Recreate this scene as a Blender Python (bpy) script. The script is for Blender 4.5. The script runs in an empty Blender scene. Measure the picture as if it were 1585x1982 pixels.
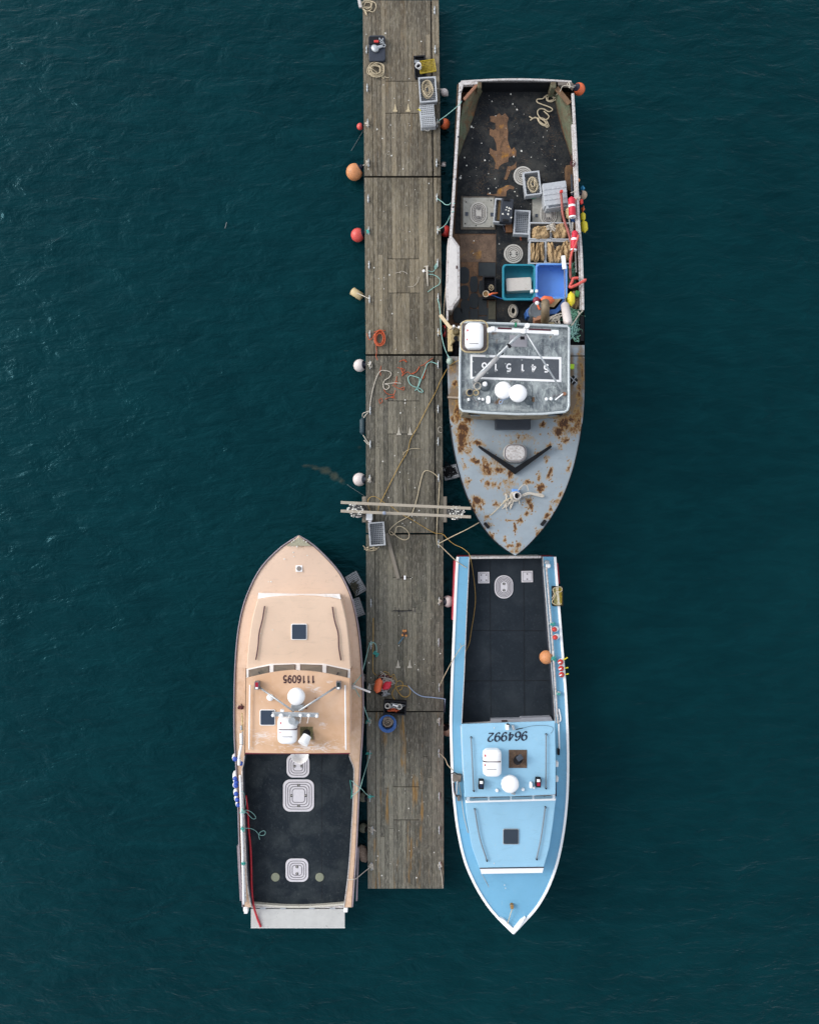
import bpy, math, random
from mathutils import Vector, Matrix, noise as mnoise
R = math.radians
sc = bpy.context.scene
COL = sc.collection
# ---------------------------------------------------------------- camera, sky, sun, exposure
CAM_H, PXM, CX, CY = 26.0, 60.0, 792.5, 991.0
cam = bpy.data.cameras.new('camera'); camo = bpy.data.objects.new('camera', cam); COL.objects.link(camo)
camo.location = (0, 0, CAM_H); camo.rotation_euler = (0, 0, 0)
cam.sensor_fit = 'VERTICAL'; cam.sensor_height = 36; cam.lens = 36 * CAM_H / (1982 / PXM)
cam.clip_start = 0.1; cam.clip_end = 3000
sc.camera = camo
SUN_EL, SUN_AZ = R(36), R(-72)          # azimuth measured from +Y towards +X
w = bpy.data.worlds.new('World'); sc.world = w; w.use_nodes = True
nt = w.node_tree; nt.nodes.clear()
sky = nt.nodes.new('ShaderNodeTexSky'); sky.sky_type = 'NISHITA'; sky.sun_disc = False
sky.sun_elevation = SUN_EL; sky.sun_rotation = SUN_AZ; sky.dust_density = 1.6; sky.air_density = 1.0; sky.ozone_density = 1.0
hs = nt.nodes.new('ShaderNodeHueSaturation'); hs.inputs['Saturation'].default_value = 0.30
bg = nt.nodes.new('ShaderNodeBackground'); bg.inputs['Strength'].default_value = 0.15
ow = nt.nodes.new('ShaderNodeOutputWorld')
nt.links.new(sky.outputs[0], hs.inputs['Color']); nt.links.new(hs.outputs[0], bg.inputs['Color']); nt.links.new(bg.outputs[0], ow.inputs['Surface'])
sl = bpy.data.lights.new('sun', 'SUN'); sl.energy = 0.5; sl.angle = R(20); sl.color = (1, 0.97, 0.93)
so = bpy.data.objects.new('sun', sl); COL.objects.link(so)
sd = Vector((math.sin(SUN_AZ) * math.cos(SUN_EL), math.cos(SUN_AZ) * math.cos(SUN_EL), math.sin(SUN_EL)))
so.rotation_euler = sd.to_track_quat('Z', 'Y').to_euler(); so.location = (0, 0, 40)
vs = sc.view_settings; vs.view_transform = 'Standard'; vs.look = 'None'; vs.gamma = 1; vs.exposure = 0.98
try: vs.use_curve_mapping = False
except Exception: pass

# ---------------------------------------------------------------- units and mesh helpers
def P(px, py, z=0.0):
    "point of the place that is z metres above the water"
    k = (CAM_H - z) / CAM_H / PXM
    return Vector(((px - CX) * k, -(py - CY) * k, z))
def inv(v):
    k = (CAM_H - v[2]) / CAM_H / PXM
    return v[0] / k + CX, CY - v[1] / k
def U(z=0.0): return (CAM_H - z) / CAM_H / PXM
class MB:
    def __init__(s): s.v = []; s.f = []; s.t = []; s.tone = None
    def add(s, vs, fs):
        o = len(s.v); s.v += [Vector(a) for a in vs]; s.f += [tuple(i + o for i in f) for f in fs]
        s.t += [s.tone if s.tone is not None else 0.5] * len(fs)
        return s
    def prism(s, pts, z0):
        "pts: top ring of 3D points; walls go straight down to z0"
        n = len(pts); top = [Vector(p) for p in pts]
        area = sum(top[i].x * top[(i + 1) % n].y - top[(i + 1) % n].x * top[i].y for i in range(n))
        if area < 0: top.reverse()
        bot = [Vector((p.x, p.y, z0)) for p in top]
        fs = [tuple(range(n)), tuple(range(2 * n - 1, n - 1, -1))]
        fs += [(n + i, n + (i + 1) % n, (i + 1) % n, i) for i in range(n)]
        return s.add(top + bot, fs)
    def box(s, px, py, z0, z1, wpx, hpx, rot=0.0):
        "footprint given in photo pixels, seen at height z1; rot in degrees, clockwise in the picture"
        c = P(px, py, z1); u = U(z1); a = R(-rot); ca, sa = math.cos(a), math.sin(a)
        pts = [Vector((c.x + (x * ca - y * sa), c.y + (x * sa + y * ca), z1)) for x, y in
               ((-wpx * u / 2, -hpx * u / 2), (wpx * u / 2, -hpx * u / 2), (wpx * u / 2, hpx * u / 2), (-wpx * u / 2, hpx * u / 2))]
        return s.prism(pts, z0)
    def bar(s, a, b, wd, ht=None):
        "a square bar between two points"
        a = Vector(a); b = Vector(b); d = (b - a); L = d.length
        if L < 1e-6: return s
        ht = ht or wd; q = d.to_track_quat('Y', 'Z'); c = (a + b) / 2
        vs = [c + q @ Vector((x * wd / 2, y * L / 2, z * ht / 2)) for x in (-1, 1) for y in (-1, 1) for z in (-1, 1)]
        return s.add(vs, [(0, 1, 3, 2), (4, 6, 7, 5), (0, 4, 5, 1), (2, 3, 7, 6), (0, 2, 6, 4), (1, 5, 7, 3)])
    def tube(s, pts, r, n=6, closed=False, r2=None):
        pts = [Vector(p) for p in pts]; q = [pts[0]]
        for p in pts[1:]:
            if (p - q[-1]).length > 1e-4: q.append(p)
        pts = q; m = len(pts)
        if m < 2: return s
        vs = []; up = Vector((0, 0, 1))
        for i, p in enumerate(pts):
            t = pts[min(i + 1, m - 1)] - pts[max(i - 1, 0)]
            if closed and i in (0, m - 1): t = pts[1] - pts[m - 2]
            t.normalize(); a = t.cross(up)
            if a.length < 0.05: a = t.cross(Vector((1, 0, 0)))
            a.normalize(); b = a.cross(t)
            rr = r if r2 is None else r + (r2 - r) * i / (m - 1)
            vs += [p + (a * math.cos(k * math.tau / n) + b * math.sin(k * math.tau / n)) * rr for k in range(n)]
        fs = [(i * n + k, i * n + (k + 1) % n, (i + 1) * n + (k + 1) % n, (i + 1) * n + k) for i in range(m - 1) for k in range(n)]
        fs += [tuple(range(n - 1, -1, -1)), tuple(range((m - 1) * n, m * n))]
        return s.add(vs, fs)
    def lathe(s, prof, c, axis=(0, 0, 1), n=20, sx=1.0, sy=1.0):
        "prof: (radius, height) pairs along the axis from c"
        q = Vector(axis).normalized().to_track_quat('Z', 'Y'); c = Vector(c); vs = []; rings = []
        for r, h in prof:
            if r < 1e-5: rings.append([len(vs)]); vs.append(c + q @ Vector((0, 0, h)))
            else:
                rings.append(list(range(len(vs), len(vs) + n)))
                vs += [c + q @ Vector((r * sx * math.cos(k * math.tau / n), r * sy * math.sin(k * math.tau / n), h)) for k in range(n)]
        fs = []
        for A, B in zip(rings, rings[1:]):
            for k in range(n):
                k2 = (k + 1) % n
                if len(A) == 1 and len(B) == 1: break
                if len(A) == 1: fs.append((A[0], B[k2], B[k]))
                elif len(B) == 1: fs.append((A[k], A[k2], B[0]))
                else: fs.append((A[k], A[k2], B[k2], B[k]))
        if len(rings[0]) > 1: fs.append(tuple(reversed(rings[0])))
        if len(rings[-1]) > 1: fs.append(tuple(rings[-1]))
        return s.add(vs, fs)
    def band(s, A, B, th=0.05, cols=1, camber=0.0):
        "a slab between two edge lines A and B (same length), top at the given heights"
        A = [Vector(a) for a in A]; B = [Vector(b) for b in B]; m = len(A); vs = []
        for lvl in (0, 1):
            for a, b in zip(A, B):
                for c in range(cols + 1):
                    t = c / cols; p = a.lerp(b, t); p.z += camber * 4 * t * (1 - t) - lvl * th; vs.append(p)
        W = cols + 1; N = m * W
        cr = (B[0] - A[0]).cross(A[-1] - A[0]).z
        fs = []
        def q(f): fs.append(f if cr > 0 else tuple(reversed(f)))
        for i in range(m - 1):
            for c in range(cols):
                a = i * W + c
                q((a, a + 1, a + W + 1, a + W)); q((N + a + W, N + a + W + 1, N + a + 1, N + a))
            a = i * W; b = i * W + cols
            q((a, a + W, N + a + W, N + a)); q((b + W, b, N + b, N + b + W))
        for c in range(cols):
            q((c + 1, c, N + c, N + c + 1)); e = (m - 1) * W + c; q((e, e + 1, N + e + 1, N + e))
        return s.add(vs, fs)
    def build(s, name, mt, parent=None, smooth=False, bevel=0.0, attrs=None, seg=2, solid=None):
        me = bpy.data.meshes.new(name)
        if parent is not None: org = Vector(parent['_o'])
        else:
            n = max(1, len(s.v)); cx = sum(v.x for v in s.v) / n; cy = sum(v.y for v in s.v) / n; org = Vector((cx, cy, min(v.z for v in s.v)))
        me.from_pydata([tuple(v - org) for v in s.v], [], s.f); me.update()
        if smooth: me.polygons.foreach_set('use_smooth', [True] * len(me.polygons))
        if any(t != 0.5 for t in s.t):
            at = me.attributes.new('tone', 'FLOAT', 'FACE'); at.data.foreach_set('value', s.t)
        if attrs:
            for k, fn in attrs.items():
                at = me.attributes.new(k, 'FLOAT', 'POINT'); at.data.foreach_set('value', [fn(*inv(v)) for v in s.v])
        me.materials.append(mt)
        o = bpy.data.objects.new(name, me); COL.objects.link(o)
        if parent is None: o.location = org
        else: o.parent = parent
        o['_o'] = tuple(org)
        if bevel:
            b = o.modifiers.new('bevel', 'BEVEL'); b.width = bevel; b.segments = seg; b.limit_method = 'ANGLE'; b.angle_limit = R(40)
        return o
def tag(o, label, cat, group=None, kind=None):
    o['label'] = label
    if cat: o['category'] = cat
    if group: o['group'] = group
    if kind: o['kind'] = kind
    return o
def thing(name, label, cat, loc, group=None):
    o = bpy.data.objects.new(name, None); COL.objects.link(o); o.location = loc; o['_o'] = tuple(loc); o.empty_display_size = 0.2
    return tag(o, label, cat, group)
def crom(pts, k=5, closed=False):
    pts = [Vector(p) for p in pts]; n = len(pts)
    if n < 3: return pts
    out = []
    rng = range(n) if closed else range(n - 1)
    for i in rng:
        g = (lambda j: pts[j % n]) if closed else (lambda j: pts[max(0, min(n - 1, j))])
        p0, p1, p2, p3 = g(i - 1), g(i), g(i + 1), g(i + 2)
        for j in range(k):
            t = j / k
            out.append(0.5 * ((2 * p1) + (p2 - p0) * t + (2 * p0 - 5 * p1 + 4 * p2 - p3) * t * t + (3 * p1 - p0 - 3 * p2 + p3) * t ** 3))
    out.append(pts[0] if closed else pts[-1])
    return out
def L3(pts, z=None): return [P(p[0], p[1], p[2] if len(p) > 2 else z) for p in pts]
def interp(tab, y):
    "tab rows (y, a, b, ...) sorted by y"
    if y <= tab[0][0]: return tab[0][1:]
    for r0, r1 in zip(tab, tab[1:]):
        if y <= r1[0]:
            t = (y - r0[0]) / (r1[0] - r0[0]); return tuple(a + (b - a) * t for a, b in zip(r0[1:], r1[1:]))
    return tab[-1][1:]
def dense(tab, step=12):
    "resample a table smoothly in y"
    pts = []
    n = len(tab)
    for i in range(n - 1):
        p0, p1, p2, p3 = (tab[max(0, min(n - 1, j))] for j in (i - 1, i, i + 1, i + 2))
        k = max(1, int(abs(p2[0] - p1[0]) / step))
        for j in range(k):
            t = j / k; row = [p1[0] + (p2[0] - p1[0]) * t]
            for c in range(1, len(p1)):
                m1 = (p2[c] - p0[c]) / max(1e-6, (p2[0] - p0[0])) * (p2[0] - p1[0]); m2 = (p3[c] - p1[c]) / max(1e-6, (p3[0] - p1[0])) * (p2[0] - p1[0])
                row.append((2*t**3-3*t**2+1)*p1[c] + (t**3-2*t**2+t)*m1 + (-2*t**3+3*t**2)*p2[c] + (t**3-t**2)*m2)
            pts.append(tuple(row))
    pts.append(tab[-1]); return pts
def rrect(px, py, wpx, hpx, rpx, z, rot=0, n=5):
    out = []; a0 = R(rot)
    for sx, sy, st in ((1, 1, 0), (-1, 1, 90), (-1, -1, 180), (1, -1, 270)):
        for k in range(n + 1):
            a = R(st + 90 * k / n); x = sx * (wpx / 2 - rpx) + rpx * math.cos(a); y = sy * (hpx / 2 - rpx) + rpx * math.sin(a)
            out.append(P(px + x * math.cos(a0) - y * math.sin(a0), py + x * math.sin(a0) + y * math.cos(a0), z))
    return out

def gauss(blobs):
    def f(px, py):
        s = 0.0
        for bl in blobs:
            x, y, rx, ry, k = bl[:5]
            dx, dy = px - x, py - y
            if len(bl) > 5:
                a = R(bl[5]); dx, dy = dx * math.cos(a) + dy * math.sin(a), -dx * math.sin(a) + dy * math.cos(a)
            d = (dx / rx) ** 2 + (dy / ry) ** 2
            if d < 9: s = max(s, k * math.exp(-d))
        return s
    return f

# ---------------------------------------------------------------- materials
def lin(c): c /= 255; return c / 12.92 if c <= 0.04045 else ((c + 0.055) / 1.055) ** 2.4
def C(r, g, b, k=0.8): return (lin(r) * k, lin(g) * k, lin(b) * k, 1)
def nodes(m):
    m.use_nodes = True; t = m.node_tree; b = t.nodes['Principled BSDF']; return t, b
def NN(t, kind, **kw):
    n = t.nodes.new(kind)
    for k, v in kw.items():
        if k in n.inputs: n.inputs[k].default_value = v
        else: setattr(n, k, v)
    return n
def ramp(t, src, p0, p1, c0=(0, 0, 0, 1), c1=(1, 1, 1, 1)):
    r = t.nodes.new('ShaderNodeValToRGB'); e = r.color_ramp.elements
    e[0].position = p0; e[1].position = p1; e[0].color = c0; e[1].color = c1
    t.links.new(src, r.inputs[0]); return r.outputs[0]
def mixc(t, fac, a, b, mode='MIX'):
    m = t.nodes.new('ShaderNodeMix'); m.data_type = 'RGBA'; m.blend_type = mode
    for s, v in ((0, fac), (6, a), (7, b)):
        if hasattr(v, 'links') or hasattr(v, 'is_linked'): t.links.new(v, m.inputs[s])
        else: m.inputs[s].default_value = v
    return m.outputs[2]
def math_(t, op, a, b=None, clamp=False):
    m = t.nodes.new('ShaderNodeMath'); m.operation = op; m.use_clamp = clamp
    for s, v in ((0, a), (1, b)):
        if v is None: continue
        if hasattr(v, 'is_linked'): t.links.new(v, m.inputs[s])
        else: m.inputs[s].default_value = v
    return m.outputs[0]
def tex(t, scale, detail=6, rough=0.6, stretch=(1, 1, 1), dist=0.0, out=0, coord='Object'):
    tc = t.nodes.new('ShaderNodeTexCoord'); mp = t.nodes.new('ShaderNodeMapping'); mp.inputs['Scale'].default_value = stretch
    n = NN(t, 'ShaderNodeTexNoise', Scale=scale, Detail=detail, Roughness=rough, Distortion=dist)
    t.links.new(tc.outputs[coord], mp.inputs[0]); t.links.new(mp.outputs[0], n.inputs['Vector']); return n.outputs[out]
def attr(t, name):
    a = t.nodes.new('ShaderNodeAttribute'); a.attribute_name = name; return a.outputs['Fac']
def bump(t, b, src, strength=0.3, dist=0.02):
    n = NN(t, 'ShaderNodeBump', Strength=strength, Distance=dist); t.links.new(src, n.inputs['Height']); t.links.new(n.outputs[0], b.inputs['Normal'])
MATS = {}
def mat(name, col, rough=0.5, var=0.15, scale=8, metal=0.0, bmp=0.0, dirt=None, dirt_amt=0.5, stretch=(1, 1, 1), spec=None):
    "an everyday surface: base colour with slow variation and optional grime"
    if name in MATS: return MATS[name]
    m = bpy.data.materials.new(name); t, b = nodes(m); MATS[name] = m
    n = tex(t, scale, 7, 0.65, stretch)
    dark = tuple(c * (1 - var) for c in col[:3]) + (1,); lite = tuple(min(1, c * (1 + var)) for c in col[:3]) + (1,)
    c = ramp(t, n, 0.32, 0.68, dark, lite)
    if dirt:
        n2 = tex(t, scale * 2.3, 9, 0.7, stretch, 0.6)
        c = mixc(t, ramp(t, n2, 0.72 - dirt_amt * 0.25, 0.86 - dirt_amt * 0.2), c, dirt)
    t.links.new(c, b.inputs['Base Color']); b.inputs['Roughness'].default_value = rough; b.inputs['Metallic'].default_value = metal
    if spec is not None: b.inputs['Specular IOR Level'].default_value = spec
    if bmp: bump(t, b, n, bmp)
    return m
GRIME = (0.05, 0.045, 0.035, 1)
M = dict(
    white=mat('white_paint', (0.80, 0.80, 0.79, 1), 0.35, 0.03, 6, dirt=(0.42, 0.40, 0.36, 1), dirt_amt=0.15),
    gel=mat('white_gelcoat', (0.86, 0.86, 0.86, 1), 0.25, 0.02, 4),
    offwhite=mat('weathered_white', (0.52, 0.50, 0.49, 1), 0.55, 0.18, 7, dirt=(0.20, 0.14, 0.10, 1), dirt_amt=0.9),
    cream=mat('cream_paint', C(205, 185, 140), 0.55, 0.2, 9, dirt=C(120, 80, 40), dirt_amt=0.7),
    red=mat('red_paint', (0.36, 0.02, 0.035, 1), 0.4, 0.15, 5),
    black=mat('black_plastic', (0.010, 0.011, 0.014, 1), 0.6, 0.25, 12, spec=.2),
    hullblack=mat('black_hull_paint', (0.007, 0.008, 0.010, 1), 0.6, 0.3, 5, spec=.15, dirt=C(90, 60, 40), dirt_amt=0.3),
    navy=mat('navy_vinyl', (0.010, 0.013, 0.03, 1), 0.4, 0.2, 10),
    grey=mat('grey_crate_plastic', C(190, 194, 198), 0.5, 0.07, 9, dirt=C(120, 120, 118), dirt_amt=0.4),
    greydk=mat('dark_grey_plastic', C(62, 70, 82), 0.55, 0.15, 9),
    galv=mat('galvanised_steel', C(190, 195, 198), 0.38, 0.14, 14, metal=0.45),
    alu=mat('brushed_aluminium', C(218, 217, 212), 0.42, 0.07, 4, metal=0.3, dirt=C(150, 150, 148), dirt_amt=0.5),
    glass=mat('dark_tinted_glass', (0.012, 0.02, 0.026, 1), 0.06, 0.1, 3),
    smoke=mat('smoked_acrylic', C(52, 66, 84), 0.15, 0.05, 3),
    orange=mat('orange_vinyl', C(240, 114, 66), 0.5, 0.12, 7, dirt=C(225, 150, 112), dirt_amt=.6),
    orangefade=mat('faded_orange_vinyl', C(222, 150, 98), 0.5, 0.14, 5, dirt=C(120, 105, 85), dirt_amt=0.7),
    redv=mat('red_vinyl', C(215, 62, 55), 0.4, 0.1, 7),
    redpink=mat('bright_red_foam', C(215, 36, 62), 0.5, 0.1, 9),
    coral=mat('faded_red_vinyl', C(225, 88, 80), 0.42, 0.1, 6, dirt=C(235, 175, 165), dirt_amt=0.4),
    whitev=mat('white_vinyl', C(222, 212, 208), 0.45, 0.08, 6, dirt=C(150, 140, 125), dirt_amt=0.5),
    tan=mat('tan_vinyl', C(190, 165, 140), 0.55, 0.15, 8, dirt=C(90, 75, 60), dirt_amt=0.5),
    algae=mat('algae_grown_vinyl', C(150, 150, 130), 0.7, 0.3, 10, dirt=C(45, 60, 50), dirt_amt=0.9),
    teal=mat('dark_teal_vinyl', C(34, 62, 72), 0.6, 0.3, 8, dirt=C(70, 90, 95), dirt_amt=0.5),
    yellow=mat('yellow_plastic', C(240, 220, 50), 0.45, 0.08, 8),
    blue=mat('blue_plastic', C(54, 102, 172), 0.5, 0.1, 6),
    bluebr=mat('bright_blue_tote', C(110, 164, 236), 0.42, 0.06, 4, dirt=C(90, 140, 215), dirt_amt=0.3),
    tealtote=mat('teal_tote', C(30, 140, 162), 0.42, 0.1, 4, dirt=C(90, 150, 160), dirt_amt=0.35),
    bluefloat=mat('royal_blue_foam', C(45, 85, 185), 0.5, 0.1, 8),
    lime=mat('lime_plastic', C(190, 235, 40), 0.5, 0.05, 8),
    green=mat('green_plastic', C(70, 140, 70), 0.5, 0.2, 8),
    sack=mat('brown_canvas', C(180, 152, 112), 0.85, 0.16, 6, bmp=0.5, dirt=C(128, 98, 64), dirt_amt=0.4),
    rope=mat('natural_rope', C(205, 190, 160), 0.85, 0.25, 40, bmp=0.4),
    ropew=mat('white_rope', C(206, 198, 184), 0.8, 0.15, 40),
    ropet=mat('teal_rope', C(150, 200, 192), 0.75, 0.2, 30),
    ropetd=mat('deep_teal_rope', C(70, 175, 165), 0.75, 0.2, 30),
    ropey=mat('yellow_rope', C(186, 152, 82), 0.8, 0.3, 14),
    ropeo=mat('orange_twine', C(205, 95, 55), 0.75, 0.15, 30),
    ropeg=mat('green_rope', C(110, 165, 140), 0.8, 0.3, 20),
    ropeb=mat('pale_blue_hose', C(165, 185, 215), 0.5, 0.1, 20),
    ropek=mat('dark_brown_rope', C(90, 40, 45), 0.8, 0.2, 20),
    hosered=mat('red_hose', C(200, 35, 50), 0.4, 0.12, 9),
    hosebr=mat('faded_red_hose', C(160, 85, 75), 0.5, 0.2, 9),
    hosepink=mat('coral_hose', C(225, 95, 85), 0.45, 0.12, 9),
    beam=mat('pale_timber', C(176, 166, 150), 0.8, 0.2, 6, stretch=(1, 8, 8), dirt=C(110, 100, 85), dirt_amt=0.6, bmp=0.3),
    plank=mat('light_plank', C(215, 195, 160), 0.75, 0.1, 9, dirt=C(150, 125, 90), dirt_amt=0.4),
    plankg=mat('grey_plank', C(140, 132, 120), 0.85, 0.2, 20, stretch=(6, 1, 1), dirt=C(90, 82, 70), dirt_amt=0.6),
    pile=mat('dark_wet_pile', C(62, 62, 62), 0.8, 0.4, 10, dirt=C(190, 190, 190), dirt_amt=0.5, bmp=0.5),
    sub=mat('tarred_substructure', (0.010, 0.010, 0.010, 1), 0.8, 0.3, 8),
    rub=mat('pinkish_rubber_guard', C(158, 146, 152), 0.55, 0.15, 9, dirt=C(90, 80, 80), dirt_amt=0.4),
    brown=mat('dark_brown_trim', C(74, 48, 44), 0.5, 0.2, 9),
    barn=mat('barnacled_fender', C(205, 180, 160), 0.8, 0.3, 16, dirt=C(120, 95, 85), dirt_amt=0.9, bmp=0.7),
    soot=mat('black_iron', (0.010, 0.010, 0.012, 1), 0.7, 0.3, 10, spec=.2),
    dropping=mat('bird_dropping_white', C(232, 230, 222), 0.8, 0.1, 20),
    hatchg=mat('cast_hatch_grey', C(196, 192, 184), 0.45, 0.10, 20, dirt=C(130, 125, 115), dirt_amt=0.4),
    hatchw=mat('white_hatch_plastic', C(226, 222, 226), 0.4, 0.05, 12, dirt=C(150, 146, 150), dirt_amt=0.3),
    hatchline=mat('hatch_groove', C(128, 124, 128), 0.6, 0.1, 12),
    letterk=mat('dark_letter_paint', C(28, 36, 60), 0.5, 0.2, 20),
    letterb=mat('maroon_letter_paint', C(66, 28, 40), 0.5, 0.15, 20),
    kelp=mat('brown_kelp', C(80, 78, 62), 0.7, 0.3, 12),
    line=mat('thin_grey_line', C(120, 130, 132), 0.6, 0.1, 9),
)
def wood(name, ca, cb, grey=0.5, rust=0.0):
    m = bpy.data.materials.new(name); t, b = nodes(m)
    g = tex(t, 5, 9, 0.7, (9, 0.55, 1), 0.3, coord='Object')
    big = tex(t, 0.9, 4, 0.55, (1.0, 0.35, 1))
    tone = attr(t, 'tone')
    s = math_(t, 'ADD', math_(t, 'MULTIPLY', g, 0.74), math_(t, 'MULTIPLY', tone, 0.26))
    c = ramp(t, s, 0.36, 0.60, ca, cb)
    pat = tex(t, 0.8, 6, 0.65, (1.6, 0.55, 1), 0.8)
    c = mixc(t, math_(t, 'MULTIPLY', ramp(t, pat, 0.42, 0.66), grey * .8), c, C(122, 119, 110))
    c = mixc(t, math_(t, 'MULTIPLY', ramp(t, big, 0.44, 0.68), 0.55), c, C(70, 64, 54))
    bl2 = tex(t, 1.9, 7, 0.7, (1.0, 0.5, 1), 1.0); c = mixc(t, math_(t, 'MULTIPLY', ramp(t, bl2, 0.52, 0.70), 0.5), c, C(150, 142, 122))
    hol = tex(t, 15, 7, 0.7, (2.2, 0.5, 1), 0.8)
    c = mixc(t, math_(t, 'MULTIPLY', ramp(t, hol, 0.56, 0.68), .85), c, C(48, 44, 40))          # splits and knots
    lt = tex(t, 10, 8, 0.75, (3.5, 0.45, 1), 0.4)
    c = mixc(t, math_(t, 'MULTIPLY', ramp(t, lt, 0.52, 0.68), 0.7), c, C(190, 184, 170))
    gr2 = tex(t, 24, 6, 0.7, (2.6, 0.28, 1), 0.2)
    c = mixc(t, math_(t, 'MULTIPLY', ramp(t, gr2, 0.50, 0.66), 0.45), c, C(60, 56, 50))
    sp = tex(t, 34, 3, 0.5, (1, 0.7, 1), 0)
    c = mixc(t, math_(t, 'MULTIPLY', ramp(t, sp, 0.66, 0.76), 0.8), c, C(40, 36, 32))
    if rust:
        rr = tex(t, 1.2, 5, 0.6, (4.5, 0.5, 1), 0.2)
        c = mixc(t, math_(t, 'MULTIPLY', ramp(t, rr, 0.58, 0.72), rust), c, C(165, 120, 45))
    t.links.new(c, b.inputs['Base Color']); b.inputs['Roughness'].default_value = 0.85
    b.inputs['Specular IOR Level'].default_value = 0.2
    bump(t, b, g, 0.5, 0.02)
    return m
def rubber(name, base, dust, amt=0.5, sc_=2.2, st=(1, 1, 1), fleck=None):
    m = bpy.data.materials.new(name); t, b = nodes(m)
    a = tex(t, sc_, 7, 0.65, st, 0.5); f = tex(t, 40, 3, 0.6)
    k = math_(t, 'MULTIPLY', ramp(t, a, 0.44, 0.70), amt * .45)
    c = mixc(t, k, base, dust)
    sp = tex(t, 17, 8, 0.85, (1, 0.7, 1), .3)
    c = mixc(t, math_(t, 'MULTIPLY', ramp(t, sp, 0.54, 0.68), amt * 0.9), c, dust)
    scr = tex(t, 9, 9, .8, (3, .35, 1), 1.6); c = mixc(t, math_(t, 'MULTIPLY', ramp(t, scr, 0.64, 0.70), amt * 1.1), c, dust)
    sc2 = tex(t, 5, 8, 0.75, (0.5, 2.2, 1), 1.2)
    c = mixc(t, math_(t, 'MULTIPLY', ramp(t, sc2, 0.64, 0.72), amt * 1.1), c, dust)
    if fleck:
        fl = tex(t, 22, 6, .7, (1, 1, 1), .5); fl2 = tex(t, 1.5, 3, .5)
        c = mixc(t, math_(t, 'MULTIPLY', ramp(t, math_(t, 'ADD', fl, math_(t, 'MULTIPLY', math_(t, 'SUBTRACT', fl2, .5), .35)), .60, .68), .8), c, fleck)
    t.links.new(c, b.inputs['Base Color']); b.inputs['Roughness'].default_value = 0.8; b.inputs['Specular IOR Level'].default_value = 0.25
    bump(t, b, f, 0.4, 0.006); return m
def painted(name, base, var=0.06, rust=True, halo=C(178, 140, 72), core=C(116, 72, 32), stain_and_shade=C(124, 100, 70), speck=0.0, scale=7):
    m = bpy.data.materials.new(name); t, b = nodes(m)
    n = tex(t, 1.6, 6, 0.6); dark = tuple(c * (1 - var) for c in base[:3]) + (1,); lt = tuple(c * (1 + var) for c in base[:3]) + (1,)
    c = ramp(t, n, 0.35, 0.65, dark, lt)
    sc3 = tex(t, 14, 8, 0.7, (1, 0.4, 1), 0.4)
    c = mixc(t, math_(t, 'MULTIPLY', ramp(t, sc3, 0.58, 0.74), 0.22), c, (0.55, 0.55, 0.52, 1))
    dr = tex(t, 3.5, 8, 0.75, (.6, 1.6, 1), 1.2)
    c = mixc(t, math_(t, 'MULTIPLY', ramp(t, dr, 0.54, 0.76), 0.38), c, tuple(q * .55 for q in base[:3]) + (1,))
    sk = tex(t, 38, 3, 0.5); c = mixc(t, math_(t, 'MULTIPLY', ramp(t, sk, 0.68, 0.76), 0.5), c, tuple(q * .4 for q in base[:3]) + (1,))
    if rust:
        r = math_(t, 'MULTIPLY', attr(t, 'rust'), 1.24); s = attr(t, 'stain_and_shade')
        n2 = tex(t, scale, 9, 0.72, (1, 0.75, 1), 0.5); n3 = tex(t, 12, 6, 0.6, (1, 0.6, 1), 0.9)
        sn = math_(t, 'ADD', s, math_(t, 'MULTIPLY', math_(t, 'SUBTRACT', n2, 0.5), 1.3))
        c = mixc(t, math_(t, 'MULTIPLY', ramp(t, sn, 0.30, 0.85), 0.9), c, stain_and_shade)
        v = math_(t, 'ADD', r, math_(t, 'ADD', math_(t, 'MULTIPLY', math_(t, 'SUBTRACT', n2, 0.5), 1.6), math_(t, 'MULTIPLY', math_(t, 'SUBTRACT', n3, 0.5), 1.9)))
        c = mixc(t, math_(t, 'MULTIPLY', ramp(t, v, 0.26, 0.72), 0.80), c, halo)
        c = mixc(t, math_(t, 'MULTIPLY', ramp(t, v, 0.60, 0.88), .92), c, core)
        c = mixc(t, math_(t, 'MULTIPLY', ramp(t, v, 0.92, 1.2), .85), c, C(66, 40, 22))
    t.links.new(c, b.inputs['Base Color']); b.inputs['Roughness'].default_value = 0.5; b.inputs['Specular IOR Level'].default_value = 0.35
    bump(t, b, sc3, 0.08, 0.01); return m
def rustplate(name, ca, cb, cc):
    m = bpy.data.materials.new(name); t, b = nodes(m)
    n = tex(t, 3.0, 9, 0.72, (1, 0.8, 1), 0.6); c = ramp(t, n, 0.36, 0.62, ca, cb)
    n2 = tex(t, 2.3, 5, 0.6, (1, 1, 1), 0.3); c = mixc(t, ramp(t, n2, 0.58, 0.70), c, cc)
    n3 = tex(t, 30, 5, 0.7); c = mixc(t, math_(t, 'MULTIPLY', ramp(t, n3, 0.50, 0.66), 0.6), c, C(52, 38, 28))
    n4 = tex(t, 4.5, 9, .8, (1, .7, 1), 1.0); c = mixc(t, math_(t, 'MULTIPLY', ramp(t, n4, 0.52, 0.62), 0.65), c, tuple(q * .42 for q in ca[:3]) + (1,))
    t.links.new(c, b.inputs['Base Color']); b.inputs['Roughness'].default_value = 0.85; bump(t, b, n, 0.5, 0.01); return m

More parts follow.
